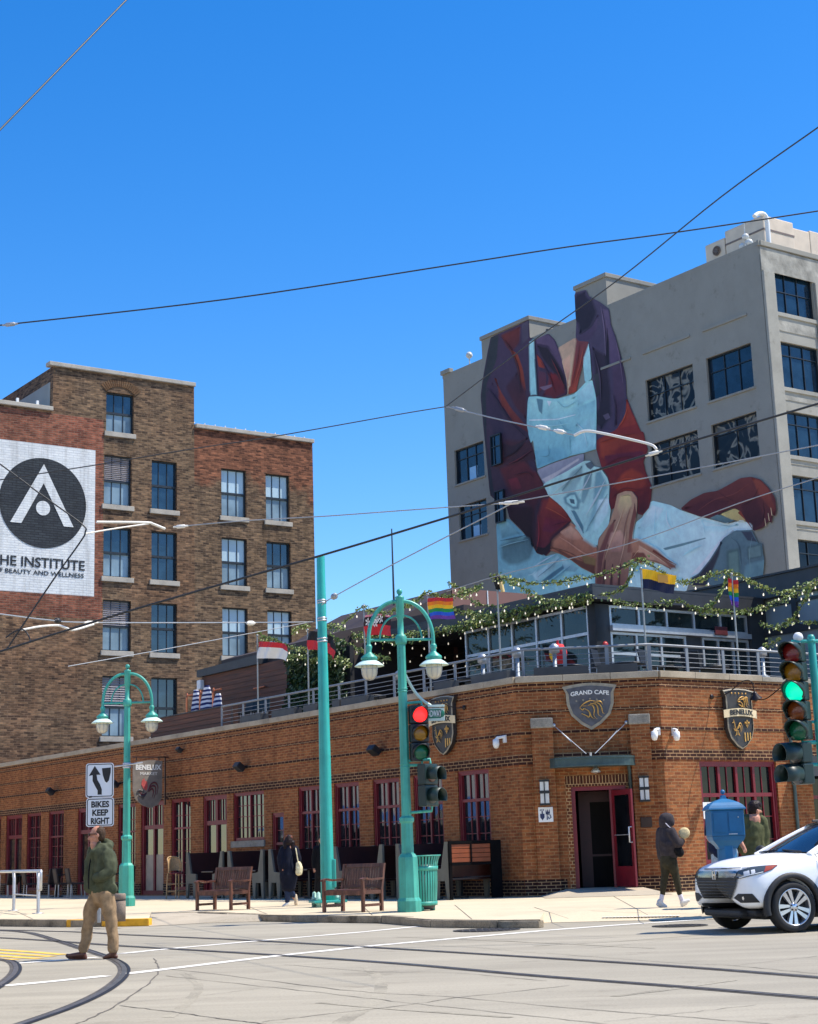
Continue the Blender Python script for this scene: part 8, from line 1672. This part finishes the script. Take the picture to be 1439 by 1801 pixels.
f.make('hood', CHARC, [ch([(350, 270, 0, .118), (350, 350, 0, .112)]), ch([(380, 260, 0, .11), (400, 300, 0, .105)]), ch([(350, 400, 0, .1), (345, 440, 0, .09)])], .014, 3, .006)
hd_ = [ch([(350, 460, 0, .12), (355, 620, 0, .145), (370, 780, 0, .135), (385, 840, 0, .12)]), ch([(300, 470, .1, .1), (300, 620, .08, .11), (320, 820, .04, .1)]), ch([(430, 465, -.1, .09), (470, 560, -.14, .08), (520, 650, -.17, .07), (575, 600, -.13, .052)]), ch([(420, 650, -.06, .13), (440, 800, -.02, .11)]), ch([(460, 640, .1, .07), (550, 620, .06, .05)])]
f.make('hoodie', CHARC, hd_, .014, 3, .009)
mb = MB(); mb.tube(smooth_path([f.p(*q[:3]) for q in ch([(335, 325, -.12, 0), (380, 375, -.125, 0), (405, 395, -.12, 0)])], 4), .008, 5); part('drawstring', mb, WSOCK, f.t)
f.make('leggings', LEGG, [ch([(380, 850, 0, .135), (385, 920, 0, .13)]), ch([(360, 900, .03, .11), (350, 1000, .03, .09), (345, 1100, .03, .068), (318, 1300, .03, .058), (308, 1390, .03, .044)]), ch([(430, 900, -.03, .11), (470, 1020, -.03, .088), (495, 1100, -.03, .068), (535, 1280, -.03, .056), (558, 1390, -.03, .044)])], .013, 3, .004)
f.make('sock', WSOCK, [ch([(305, 1400, .03, .042), (288, 1490, .03, .04)])], .01, 2); f.make('sock', WSOCK, [ch([(562, 1405, -.03, .042), (592, 1480, -.03, .04)])], .01, 2)
f.make('shoe', SHOEW, [ch([(265, 1510, .03, .05), (300, 1560, .03, .048), (355, 1585, .03, .034)]), ch([(240, 1550, .03, .035), (300, 1590, .03, .03)])], .011, 2)
f.make('shoe', SHOEW, [ch([(600, 1520, -.03, .05), (640, 1510, -.03, .046), (690, 1490, -.03, .032)]), ch([(595, 1560, -.03, .03), (650, 1540, -.03, .028)])], .011, 2)
fb = MB(); f.chain(fb, ch([(520, 730, -.12, .085), (550, 770, -.12, .075)])); solo('waist_bag', remesh('bag', fb, .012, 2, .006, 20), BLKC, f.p(1192, 1500, -.12), 'black pouch bag at the front of the hooded walker', 'bag')
c = f.p(1130 + 615 * .11662, 1410 + 475 * .11662, -.12); Mh = Matrix.Translation(c) @ Matrix.Rotation(R(-18), 4, 'Z') @ Matrix.Rotation(R(75), 4, 'X'); mb = MB(Mh); mb.lathe([(.088, 0), (.092, .012), (.085, .02), (.05, .026), (1e-6, .028)], (0, 0, 0), 22); mb.lathe([(.088, 0), (.07, -.03), (1e-6, -.04)], (0, 0, 0), 22); mb.tube([(.09 * cos(q), .09 * sin(q), 0) for q in [2 * pi * k / 20 for k in range(21)]], .012, 6); solo('straw_hat', mb, STRAW, c, 'small round straw hat held up by the hooded walker', 'hat')

# --- two men by the call box
YG = 29.6; GZ = SW
f = Fig(YG, 'person', 'man with dark hair in a moss green quilted jacket behind the white car', (1328, 1591))
def cg(L): return [(1120 + x * .22168, 1400 + y * .22168, dd, r_) for x, y, dd, r_ in L]
f.make('body', SKIN1, [cg([(935, 105, 0, .095), (945, 125, 0, .085), (930, 160, 0, .06)]), cg([(930, 190, 0, .13), (930, 450, 0, .13)]), cg([(900, 450, 0, .09), (900, 820, 0, .05)]), cg([(970, 450, 0, .09), (980, 820, 0, .05)]), cg([(860, 190, 0, .05), (850, 330, .02, .04), (855, 430, .05, .035)]), cg([(1000, 190, 0, .05), (1015, 330, .02, .04), (1010, 430, .05, .035)]), cg([(985, 122, 0, .02), (992, 130, 0, .014)]), cg([(950, 115, -.09, .022), (950, 128, -.09, .02)])], .011, 3)
hm = MB(); f.chain(hm, cg([(930, 85, 0, .11), (925, 112, 0, .1)])); f.chain(hm, cg([(950, 66, 0, .07), (970, 72, 0, .05)])); part('hair', remesh('hair', hm, .012, 2, .008, 30), HAIRD, f.t)
f.make('jacket', fabric('moss_jacket', S(84, 86, 58)), [cg([(930, 180, 0, .11), (925, 260, 0, .16), (925, 450, 0, .165), (925, 560, 0, .16)]), cg([(868, 185, 0, .08), (846, 300, 0, .075), (842, 430, .02, .065)]), cg([(998, 190, 0, .08), (1024, 300, 0, .07), (1020, 430, .02, .062)]), cg([(895, 260, 0, .12), (895, 500, 0, .13)]), cg([(960, 260, 0, .12), (960, 500, 0, .13)])], .016, 3, .012)
f.make('trousers', DNAV, [cg([(900, 540, 0, .12), (895, 700, 0, .09), (895, 830, 0, .07)]), cg([(965, 540, 0, .12), (975, 700, 0, .09), (978, 830, 0, .07)])], .016, 3, .005)
f.make('shoe', BLKC, [cg([(895, 852, 0, .05), (890, 856, -.14, .04)])], .013, 2); f.make('shoe', BLKC, [cg([(978, 852, 0, .05), (985, 856, -.14, .04)])], .013, 2)
YN = 28.9; f = Fig(YN, 'person', 'man in a navy T-shirt and light jeans hidden behind the blue call box', (1275, 1592))
f.make('body', SKIN1, [cg([(700, 130, 0, .09), (700, 175, 0, .055)]), cg([(700, 210, 0, .12), (700, 430, 0, .12)]), cg([(660, 450, 0, .085), (650, 840, 0, .045)]), cg([(745, 450, 0, .085), (750, 840, 0, .045)]), cg([(580, 230, 0, .05), (560, 320, -.02, .042), (600, 385, -.05, .032)]), cg([(790, 230, 0, .05), (810, 340, 0, .045), (845, 410, -.05, .036), (855, 435, -.06, .034)])] + [cg([(852 + 4 * k, 438, -.08 + .02 * k, .012), (850 + 5 * k, 452, -.08 + .02 * k, .01)]) for k in range(4)] + [cg([(845, 430, -.08, .013), (838, 445, -.1, .01)])], .0105, 2)
f.make('shirt', fabric('navy_tshirt', S(30, 38, 62)), [cg([(700, 210, 0, .13), (690, 300, 0, .2), (680, 420, 0, .19), (670, 450, 0, .17)]), cg([(590, 215, 0, .1), (570, 300, -.01, .07)]), cg([(620, 230, 0, .12), (620, 420, 0, .11)]), cg([(785, 220, 0, .1), (808, 310, 0, .075)])], .016, 3, .01)
f.make('jeans', JEAN, [cg([(650, 450, 0, .13), (640, 640, 0, .09), (645, 835, 0, .07)]), cg([(745, 450, 0, .13), (755, 640, 0, .09), (750, 835, 0, .07)])], .016, 3, .006)
hm = MB(); f.chain(hm, cg([(700, 110, .02, .1), (700, 130, .03, .095)])); part('hair', remesh('hair', hm, .013, 2, .006, 30), HAIRB, f.t)
f.make('shoe', SHOEW, [cg([(645, 862, 0, .05), (640, 866, -.14, .04)])], .013, 2); f.make('shoe', SHOEW, [cg([(750, 862, 0, .05), (755, 866, -.14, .04)])], .013, 2)
# --- someone almost wholly behind the tall pole
YB_ = TPp.y + 1.9; f = Fig(YB_, 'person', 'person in black clothes almost hidden behind the tall teal pole', (567, 1590)); q = lambda L: [(440 + x * .1251, 1440 + y * .1251, d_, r_) for x, y, d_, r_ in L]
f.make('body', SKIN2, [q([(1010, 300, 0, .09), (1010, 370, 0, .055)]), q([(1010, 430, 0, .1), (1010, 750, 0, .1)]), q([(970, 800, 0, .06), (960, 1190, 0, .035)]), q([(1060, 800, 0, .06), (1060, 1190, 0, .035)]), q([(920, 430, 0, .045), (895, 600, 0, .035), (905, 720, -.04, .03)]), q([(1110, 430, 0, .045), (1140, 580, 0, .035), (1140, 640, -.1, .03)])] + [q([(898 + 6 * k, 725, -.05, .011), (894 + 7 * k, 752, -.06, .009)]) for k in range(4)] + [q([(916, 718, -.06, .012), (926, 738, -.07, .01)])], .0105, 2)
f.make('coat', BLKC, [q([(1010, 420, 0, .11), (1010, 600, 0, .15), (1010, 800, 0, .15)]), q([(925, 430, 0, .075), (900, 560, 0, .06), (902, 680, -.02, .05)]), q([(1105, 420, 0, .075), (1140, 560, 0, .06), (1142, 620, -.06, .05)])], .016, 3, .008)
f.make('trousers', BLKC, [q([(970, 800, 0, .1), (958, 1000, 0, .075), (960, 1170, 0, .06)]), q([(1055, 800, 0, .1), (1062, 1000, 0, .075), (1060, 1170, 0, .06)])], .016, 3, .004)
hm = MB(); f.chain(hm, q([(1010, 280, .02, .1), (1010, 330, .03, .095)])); part('hair', remesh('hair', hm, .013, 2, .006, 30), HAIRD, f.t)

# ================================================================== THE WHITE CAR
from mathutils.bvhtree import BVHTree
CTH = R(199); CO = Vector((4.0, 23.23, 0)); CM = Matrix.Translation(CO) @ Matrix(((cos(CTH), -sin(CTH), 0, 0), (sin(CTH), cos(CTH), 0, 0), (0, 0, 1, 0), (0, 0, 0, 1)))
car = thing('parked_car', 'white compact SUV with black wheel arches cut by the right picture edge', 'car', CO, None, CTH)
CWH = paint('car_white', (.93, .93, .92), .35, .015, 1.0, coat=.4); CBK = paint('car_black_plastic', (.016, .016, .018), .6, .2, 8); CGL = glass('car_glass', (.01, .02, .04), .02, 1.0); TYRE = paint('tyre_rubber', (.014, .014, .015), .75, .2, 12); RIMM = paint('alloy_rim', (.62, .63, .66), .3, .06, 5, .85); CHR = paint('chrome', (.62, .64, .68), .12, .05, 4, 1.0)
def ring(x, L): return [Vector((x if len(q) < 3 else x + q[2], q[0], q[1])) for q in L]
ST = [(-.045, [(.44, .30), (.56, .38), (.60, .52), (.585, .69), (.54, .80), (.28, .84), (0, .85)]),
      (-.085, [(.58, .295), (.70, .37), (.735, .52), (.715, .71), (.66, .82), (.34, .87), (0, .885)]),
      (-.165, [(.70, .295), (.79, .38), (.815, .56), (.795, .76), (.725, .865), (.38, .915), (0, .935)]),
      (-.30, [(.77, .295), (.85, .39), (.87, .59), (.85, .78), (.765, .905), (.42, .955), (0, .975)]),
      (-.56, [(.78, .29), (.87, .40), (.885, .62), (.87, .85), (.785, .945), (.43, .99), (0, 1.01)]),
      (-.86, [(.78, .28), (.87, .40), (.88, .64), (.868, .88), (.79, .985), (.43, 1.025), (0, 1.04)]),
      (-1.14, [(.78, .26), (.86, .40), (.872, .64), (.866, .90), (.80, 1.005), (.43, 1.035), (0, 1.045)]),
      (-2.04, [(.78, .22), (.855, .40), (.868, .66), (.872, .92), (.80, 1.04), (.43, 1.05), (0, 1.055)]),
      (-3.04, [(.78, .22), (.86, .40), (.876, .68), (.878, .94), (.80, 1.08), (.43, 1.09), (0, 1.09)]),
      (-3.74, [(.74, .26), (.82, .42), (.84, .70), (.83, .94), (.75, 1.09), (.4, 1.10), (0, 1.10)]),
      (-4.06, [(.60, .32), (.70, .45), (.74, .70), (.72, .92), (.65, 1.04), (.35, 1.06), (0, 1.06)])]
def car_mesh(rings, sub=2, cutters=()):
    mb = MB()
    full = [[p.copy() for p in r_] + [Vector((p.x, -p.y, p.z)) for p in r_[-2::-1]] for r_ in rings]; n_ = len(full[0])
    mb.loft(full, False, 0, True); mb.add(full[0], [tuple(range(n_))]); mb.add(full[-1], [tuple(range(n_))[::-1]])
    bm = bmesh.new(); vs = [bm.verts.new(p) for p in mb.v]
    for f in mb.f:
        try: bm.faces.new([vs[i] for i in f])
        except ValueError: pass
    for i in range(len(rings) - 1): pass
    bmesh.ops.remove_doubles(bm, verts=bm.verts[:], dist=1e-5); bmesh.ops.holes_fill(bm, edges=bm.edges[:], sides=0); bmesh.ops.recalc_face_normals(bm, faces=bm.faces[:])
    me = bpy.data.meshes.new('tmp'); bm.to_mesh(me); bm.free(); ob = bpy.data.objects.new('tmp', me); COL.objects.link(ob); ob.modifiers.new('s', 'SUBSURF').levels = sub; ob.modifiers['s'].render_levels = sub
    tmp = []
    for c in cutters:
        m3 = bpy.data.meshes.new('cut'); m3.from_pydata(c.v, [], c.f); o3 = bpy.data.objects.new('cut', m3); COL.objects.link(o3); b = ob.modifiers.new('b', 'BOOLEAN'); b.operation = 'DIFFERENCE'; b.object = o3; b.solver = 'EXACT'; tmp.append(o3)
    dg = bpy.context.evaluated_depsgraph_get(); dg.update(); m2 = bpy.data.meshes.new_from_object(ob.evaluated_get(dg)); out = MB(); out.add([v.co.copy() for v in m2.vertices], [list(f.vertices) for f in m2.polygons], 0, True)
    for o3 in tmp + [ob]: bpy.data.objects.remove(o3)
    return out
def ycyl(x, z, r_, y0, y1, n=40): mb = MB(); mb.lathe([(1e-6, y0), (r_, y0), (r_, y1), (1e-6, y1)], (0, 0, 0), n, 0, Matrix.Rotation(-pi / 2, 4, 'X')); mb.v = [p + Vector((x, 0, z)) for p in mb.v]; return mb
WX = (-.70, -3.31); cuts = []
for x in WX:
    for s_ in (-1, 1): cuts.append(ycyl(x, .335, .375, .52 * s_ if s_ > 0 else -1.1, 1.1 if s_ > 0 else -.52))
raw = car_mesh([ring(x, L) for x, L in ST], 2, cuts)
bm_ = MB(CM); bm_.add(raw.v, raw.f, 0, True); part('body', bm_, CWH, car)
tree = BVHTree.FromPolygons([CM @ p for p in raw.v], raw.f)
# inner wells and underside
mb = MB(CM)
for x in WX:
    for s_ in (-1, 1): mb.box(x - .37, x + .37, s_ * .5 - .03, s_ * .5 + .03, .2, .72)
mb.box(-3.9, -.35, -.7, .7, .18, .31); mb.rbox(-.36, -.09, -.5, .5, .215, .3, .03); mb.rbox(-.39, -.19, -.7, .7, .22, .305, .03); mb.rbox(-.42, -.3, -.8, .8, .225, .31, .03); part('underbody', mb, CBK, car)
def arch(x, s_):
    mb = MB(CM); rows = []
    for k in range(25):
        q = R(-14 + 208 * k / 24); rows.append([Vector((x + r_ * cos(q), s_ * y, .335 + r_ * sin(q))) for r_, y in ((.372, .80), (.372, .893), (.40, .898), (.445, .892), (.45, .84))])
    mb.loft(rows, False, 0, True); return mb
for x in WX:
    for s_ in (-1, 1): part('wheel_arch', arch(x, s_), CBK, car)
mb = MB(CM)
for s_ in (-1, 1): mb.rbox(-2.94, -1.08, s_ * .868 - .02, s_ * .868 + .02, .2, .4, .015)
part('side_sill', mb, CBK, car)
# front features are traced on the body's own surface
def onbody(pts, off=.006, cuts_=3, dense=True):
    """polygon of image points laid on the body surface"""
    bm = bmesh.new(); P = []
    n_ = len(pts)
    for i in range(n_):
        a, b = Vector(pts[i]), Vector(pts[(i + 1) % n_]); k = max(1, int((b - a).length / 3.5))
        for j in range(k): P.append(a.lerp(b, j / k))
    vs = [bm.verts.new((p.x, p.y, 0)) for p in P]; f = bm.faces.new(vs); bmesh.ops.triangulate(bm, faces=[f]); bmesh.ops.subdivide_edges(bm, edges=bm.edges[:], cuts=cuts_, use_grid_fill=True); bmesh.ops.triangulate(bm, faces=bm.faces[:])
    V = []
    for v in bm.verts:
        d = ray(v.co.x, v.co.y); h = tree.ray_cast(CAM_LOC, d)
        if h[0] is None:
            nr = tree.find_nearest(CAM_LOC + d * 25.2); q, nn = nr[0], nr[1]
        else: q, nn = h[0], h[1]
        if nn.dot(d) > 0: nn = -nn
        V.append(q + nn * off)
    bm.verts.index_update(); F = [[v.index for v in f.verts] for f in bm.faces]; bm.free(); return V, F
def cq(L): return [(1210 + x * .15914, 1420 + y * .15914) for x, y in L]
CI = CM.inverted()
def trace(name, pts, mat, parent, off=.006, mirror=False):
    V, F = onbody(cq(pts), off); mb = MB(); mb.add(V, F, 0, True); o = part(name, mb, mat, parent)
    if mirror:
        W = [CI @ p for p in V]; mb = MB(CM); mb.add([Vector((p.x, -p.y, p.z)) for p in W], [f[::-1] for f in F], 0, True); part(name, mb, mat, parent)
    return o
front = lambda y, z: next(((h[0] + CM.to_3x3() @ Vector((.0, 0, 0))) for h in [tree.ray_cast(CM @ Vector((1, y, z)), CM.to_3x3() @ Vector((-1, 0, 0)))] if h[0] is not None), CM @ Vector((-.2, y, z)))
def fpanel(name, outline, mat, parent, off=.008):
    """panel given as (y, z) outline, pressed on the nose from the front"""
    bm = bmesh.new(); P = []; n_ = len(outline)
    for i in range(n_):
        a, b = Vector(outline[i]), Vector(outline[(i + 1) % n_]); k = max(1, int((b - a).length / .04))
        for j in range(k): P.append(a.lerp(b, j / k))
    f = bm.faces.new([bm.verts.new((p.x, p.y, 0)) for p in P]); bmesh.ops.triangulate(bm, faces=[f]); bmesh.ops.subdivide_edges(bm, edges=bm.edges[:], cuts=3, use_grid_fill=True); bmesh.ops.triangulate(bm, faces=bm.faces[:]); bm.verts.index_update()
    V = [front(v.co.x, v.co.y) + CM.to_3x3() @ Vector((off, 0, 0)) for v in bm.verts]; F = [[v.index for v in f.verts] for f in bm.faces]; bm.free()
    mb = MB(); mb.add(V, F, 0, True); return part(name, mb, mat, parent)
gr = fpanel('grille', [(-.57, .735), (.57, .735), (.54, .64), (.38, .45), (-.38, .45), (-.53, .62)], CBK, car, .024)
mb = MB()
for i in range(6): z = .48 + i * .04; hw = .37 + (z - .45) * .9; mb.tube([front(-hw + 2 * hw * k / 14, z) + CM.to_3x3() @ Vector((.026, 0, 0)) for k in range(15)], .007, 5)
part('grille_bar', mb, paint('grille_gloss', (.05, .05, .055), .25), gr)
fpanel('lower_intake', [(-.5, .385), (.5, .385), (.6, .312), (-.6, .312)], CBK, car, .012)
cb_ = fpanel('chrome_bar', [(-.55, .82), (.55, .82), (.55, .765), (.3, .725), (-.3, .725), (-.55, .765)], paint('chrome_dark_reflection', (.2, .21, .23), .15, .1, 5, 1.0), car, .022)
mb = MB(); e0 = front(0, .77) + CM.to_3x3() @ Vector((.04, 0, 0)); ME = Matrix.Translation(e0) @ Matrix.Rotation(CTH + pi / 2, 4, 'Z')
mb.add([], []); Hs = [[(-.036, .055), (-.02, .055), (-.014, -.055), (-.03, -.055)], [(.036, .055), (.02, .055), (.014, -.055), (.03, -.055)], [(-.017, .01), (.017, .01), (.016, -.012), (-.016, -.012)]]
for h in Hs: mb.prism(h, -.006, .006, 0, ME)
mb.tube([ME @ Vector(p) for p in ((-.05, -.0, .06), (.05, 0, .06), (.042, 0, -.06), (-.042, 0, -.06), (-.05, 0, .06))], .006, 5); part('emblem', mb, CHR, cb_)
HLG = glass('headlamp_glass', (.05, .06, .065), .03, 1.0)
hl = trace('headlight', [(512, 786), (556, 706), (700, 668), (860, 648), (1000, 640), (930, 690), (840, 726), (700, 760), (580, 792)], HLG, car, .01, True)
trace('indicator', [(862, 656), (990, 643), (925, 688), (838, 722)], paint('indicator_red', S(150, 66, 50), .2), hl, .014)
trace('lamp_cup', [(620, 720), (680, 702), (690, 745), (625, 765)], SGN, hl, .014); trace('lamp_cup', [(700, 700), (740, 692), (748, 728), (706, 744)], SGN, hl, .014); trace('lamp_strip', [(575, 775), (690, 745), (830, 714), (832, 722), (690, 755), (580, 786)], WHITE, hl, .015)
fg = trace('fog_recess', [(512, 1002), (560, 956), (715, 955), (800, 1050), (590, 1056)], CBK, car, .008, True); trace('fog_lamp', [(606, 990), (624, 984), (632, 1010), (626, 1028), (610, 1020)], CHR, fg, .014)
trace('bonnet_seam', [(190, 682), (590, 672), (592, 680), (190, 690)], CBK, car, .012)
trace('bonnet_seam', [(600, 672), (800, 648), (1000, 634), (1000, 639), (800, 654), (600, 679)], paint('seam_grey', (.25, .25, .26), .5), car, .006)
# greenhouse
def gpt(u, v):                               # windscreen surface: u across -1..1, v up 0..1
    y = u * (.72 - .16 * v); x = -1.0 - .16 * u * u - v * (.80 - .03 * u * u); z = 1.04 - .02 * u * u + v * .385 - .03 * v * u * u - .03 * (1 - v) * 0 + .05 * v * (1 - v)
    return Vector((x, y, z))
mb = MB(CM); mb.loft([[gpt(-.93 + 1.86 * i / 12, .03 + .93 * j / 8) for i in range(13)] for j in range(9)], False, 0, True); part('windscreen', mb, CGL, car)
mb = MB(CM)
for s_ in (-1, 1): mb.tube([gpt(s_ * .97, v) + Vector((.03 if v == 0 else 0, 0, 0)) for v in (-.06, .2, .5, .8, 1.0)] + [Vector((-3.2, s_ * .56, 1.41))], [.05, .042, .04, .04, .04, .04], 8)
part('pillar', mb, CWH, car)
mb = MB(CM); rows = []
for j in range(9):
    x = -1.76 - 1.85 * j / 8; zc = 1.425 + .05 * sin(pi * min(1, (j + .8) / 8)) - (.05 * max(0, j - 5) / 3); rows.append([Vector((x - .1 * (u * u if j == 0 else 0), u * (.57 - .02 * (j / 8)), zc - .045 * u * u)) for u in [-1 + 2 * i / 10 for i in range(11)]])
mb.loft(rows, False, 0, True); mb.add([p - Vector((0, 0, .05)) for r_ in (rows[0], rows[-1]) for p in r_] , []); part('roof', mb, CWH, car)
mb = MB(CM)
for s_ in (-1, 1): mb.add([Vector(p) for p in ((-1.25, s_ * .79, 1.02), (-1.9, s_ * .585, 1.37), (-3.2, s_ * .585, 1.37), (-3.6, s_ * .76, 1.08))], [(0, 1, 2, 3)])
mb.add([Vector(p) for p in ((-3.6, -.52, 1.39), (-3.6, .52, 1.39), (-4.0, .66, 1.07), (-4.0, -.66, 1.07))], [(0, 1, 2, 3)]); parts('side_window', mb, CGL, car)
mb = MB(CM); mb.tube([(-1.04, .6, 1.05), (-1.06, .1, 1.075)], .01, 5); mb.tube([(-1.06, -.05, 1.075), (-1.07, -.55, 1.05)], .01, 5); part('wiper', mb, CBK, car)
mb = MB(CM); mb.ball((-1.36, 1.0, 1.06), .11, 14, 10, sc=(.7, 1.0, .78)); mb.tube([(-1.36, .84, 1.01), (-1.36, .95, 1.03)], .04, 8); mb.ball((-1.36, -1.0, 1.06), .11, 14, 10, sc=(.7, 1.0, .78)); parts('mirror', mb, CBK, car)
mb = MB(CM)
for s_ in (-1, 1): mb.tube([(-1.16, s_ * .875, .45), (-1.15, s_ * .879, .7), (-1.15, s_ * .87, .92), (-1.12, s_ * .81, 1.01)], .006, 4)
part('door_seam', mb, CBK, car)
mb = MB(CM); mb.tube([(-1.95, -.5, 1.465), (-3.3, -.5, 1.475)], .02, 6); mb.tube([(-1.95, .5, 1.465), (-3.3, .5, 1.475)], .02, 6); part('roof_rail', mb, CBK, car)
def wheel(x, s_):
    Mw = CM @ Matrix.Translation((x, s_ * .79, .333)) @ Matrix.Rotation(-s_ * pi / 2, 4, 'X') @ Matrix.Rotation(.15, 4, 'Z')     # local +z points outward
    mb = MB(Mw); mb.lathe([(.22, -.1), (.3, -.1), (.328, -.075), (.333, -.03), (.333, .05), (.325, .085), (.3, .1), (.245, .098), (.235, .085), (.225, -.08)], (0, 0, 0), 40, cap=False); t = part('wheel', mb, TYRE, car)
    mb = MB(Mw); mb.lathe([(.245, .096), (.238, .1), (.228, .094), (.222, .06), (.216, -.05)], (0, 0, 0), 36, cap=False); mb.lathe([(.06, .075), (.05, .088), (1e-6, .09)], (0, 0, 0), 20)
    for k in range(5):
        q = 2 * pi * k / 5
        u, n_ = Vector((cos(q), sin(q), 0)), Vector((-sin(q), cos(q), 0))
        for e in (-1, 1):
            w0, w1 = .004, .03; a = u * .03 + n_ * e * .016; b = u * .228 + n_ * e * .045
            P = [a + n_ * e * -.012, a + n_ * e * .016, b + n_ * e * .034, b + n_ * e * -.026]
            mb.add([p + Vector((0, 0, .074)) for p in (P[0], P[1])] + [p + Vector((0, 0, .092)) for p in (P[2], P[3])] + [p + Vector((0, 0, .03)) for p in P], [(0, 1, 2, 3), (0, 4, 5, 1), (1, 5, 6, 2), (2, 6, 7, 3), (3, 7, 4, 0)])
    part('rim', mb, RIMM, t); mb = MB(Mw); mb.lathe([(.215, .0), (1e-6, .002)], (0, 0, 0), 24, cap=False)
    for k in range(5): q = 2 * pi * (k + .5) / 5; mb.lathe([(.013, .085), (.011, .094), (1e-6, .095)], (.045 * cos(q), .045 * sin(q), 0), 8)
    part('brake_disc', mb, paint('brake_dark', (.03, .03, .032), .5, .2, 9, .4), t)
for x in WX:
    for s_ in (-1, 1): wheel(x, s_)

# ================================================================== OVERHEAD WIRES
WIRE = paint('wire_black', (.018, .019, .021), .5, .2, 3); WIREG = paint('wire_grey', (.32, .33, .34), .45, .1, 3, .4); WWH = paint('insulator_white', S(226, 220, 208), .45, .05, 5)
def wire(pts, ya, yb, r_, label, mat=None, sag=0.0, ins=()):
    """pts in the picture, first at distance ya and last at distance yb along one straight vertical plane"""
    p0, p1 = at(*pts[0], ya), at(*pts[-1], yb); P = []
    nrm = Vector((p1.y - p0.y, -(p1.x - p0.x), 0)).normalized()
    for x, y in pts:
        d = ray(x, y); t = (p0 - CAM_LOC).dot(nrm) / d.dot(nrm); P.append(CAM_LOC + d * t)
    P = smooth_path(P, 6) if len(P) > 2 else P
    o = thing('overhead_wire', label, 'wire', P[0], 'overhead tram wires'); mb = MB(); mb.tube(P, r_, 6); part('cable', mb, mat or WIRE, o)
    for (px_, py_, L, m_, rr) in ins:
        d = ray(px_, py_); t = (p0 - CAM_LOC).dot(nrm) / d.dot(nrm); c = CAM_LOC + d * t; k = min(range(len(P)), key=lambda i: (P[i] - c).length); a, b = P[max(0, k - 1)], P[min(len(P) - 1, k + 1)]; u = (b - a).normalized()
        mb = MB(); mb.tube([c - u * L / 2, c - u * L * .3, c - u * L * .25, c + u * L * .25, c + u * L * .3, c + u * L / 2], [rr * .5, rr * .6, rr, rr, rr * .6, rr * .5], 8); part('insulator', mb, m_, o)
    return o, nrm, p0
wire([(-30, 258), (0, 228), (226, -4), (260, -40)], 13, 15, .0085, 'black wire crossing the top left corner of the sky')
wire([(1480, 196), (1439, 224), (1270, 345), (1090, 490), (940, 598), (800, 703), (785, 715)], 16, 26, .0085, 'black wire descending from the right edge in front of the mural')
wire([(-40, 575), (0, 572), (400, 526), (800, 465), (1000, 434), (1200, 407), (1439, 371), (1500, 361)], 22, 22, .0105, 'long black wire crossing the whole blue sky', ins=((18, 570.5, .22, WIREG, .03),))
wire([(-30, 850), (0, 844), (167, 818), (342, 789), (480, 768), (700, 729), (785, 715)], 24, 26, .009, 'thin wire from the painted sign to the insulator left of the mural')
wire([(785, 715), (880, 738), (1010, 765)], 26, 24, .012, 'short grey wire crossing the apron of the mural', WIREG, ins=((808, 720, .35, WIREG, .035), (955, 752, .3, WWH, .035), (985, 759, .25, WWH, .035)))
wire([(1010, 766), (1030, 758), (1060, 762), (1110, 773), (1145, 782), (1155, 790)], 24, 23.4, .022, 'curved white hanger arm in front of the mural', WWH)
wire([(-40, 1160), (0, 1146), (233, 1073), (548, 982), (797, 907), (890, 877), (1170, 790), (1439, 710), (1500, 692)], 24, 22, .017, 'thick black contact wire sloping up across both buildings', ins=((1150, 797, .25, WWH, .03),))
wire([(305, 927), (430, 916), (570, 908), (720, 897), (890, 885)], 26, 25, .0095, 'thin grey wire running left of the mural insulator', WIREG, ins=((900, 884, .4, WWH, .032), (318, 926, .25, WWH, .03)))
wire([(890, 885), (1150, 838), (1439, 783), (1500, 771)], 25, 23, .0095, 'thin grey wire running right of the mural insulator', WIREG)
wire([(566, 1064), (588, 1049), (700, 988), (880, 896), (900, 884)], 36, 25, .011, 'grey stay wire from the tall teal pole to the mural insulator', WIREG, ins=((588, 1049, .22, WIREG, .07),))
wire([(170, 918), (255, 919), (270, 922), (290, 930)], 25, 26, .021, 'white hanger arm in front of the warehouse windows', WWH)
wire([(148, 939), (200, 930), (262, 921)], 25, 26, .014, 'thin white stay of the warehouse hanger arm', WWH)
wire([(-30, 795), (0, 816), (70, 868), (143, 921), (150, 936), (140, 955), (95, 1018), (40, 1100), (10, 1145)], 25, 25, .013, 'black cable bending in front of the painted wall sign')
wire([(-30, 1076), (0, 1080), (80, 1090), (162, 1095), (440, 1095), (552, 1094)], 27, 36.5, .013, 'white span wire running level to the tall teal pole', WIREG, ins=((160, 1095, .4, WWH, .032), (441, 1096, .3, WWH, .05), (101, 1092, .15, WIRE, .05)))
wire([(38, 1108), (70, 1102), (100, 1100), (115, 1104), (130, 1108), (165, 1098)], 25, 26, .019, 'white hanger arm below the painted wall sign', WWH)
wire([(10, 1122), (24, 1112), (40, 1107), (50, 1118), (54, 1130)], 25, 25, .012, 'black loop of cable below the painted wall sign')
wire([(786, 1040), (900, 1006), (1100, 958), (1300, 885), (1439, 840), (1500, 820)], 34, 23, .0085, 'thin grey wire climbing past the painted hands', WIREG)
wire([(120, 1172), (300, 1140), (552, 1093)], 30, 36.6, .009, 'thin grey stay wire rising left to right to the tall teal pole', WIREG)
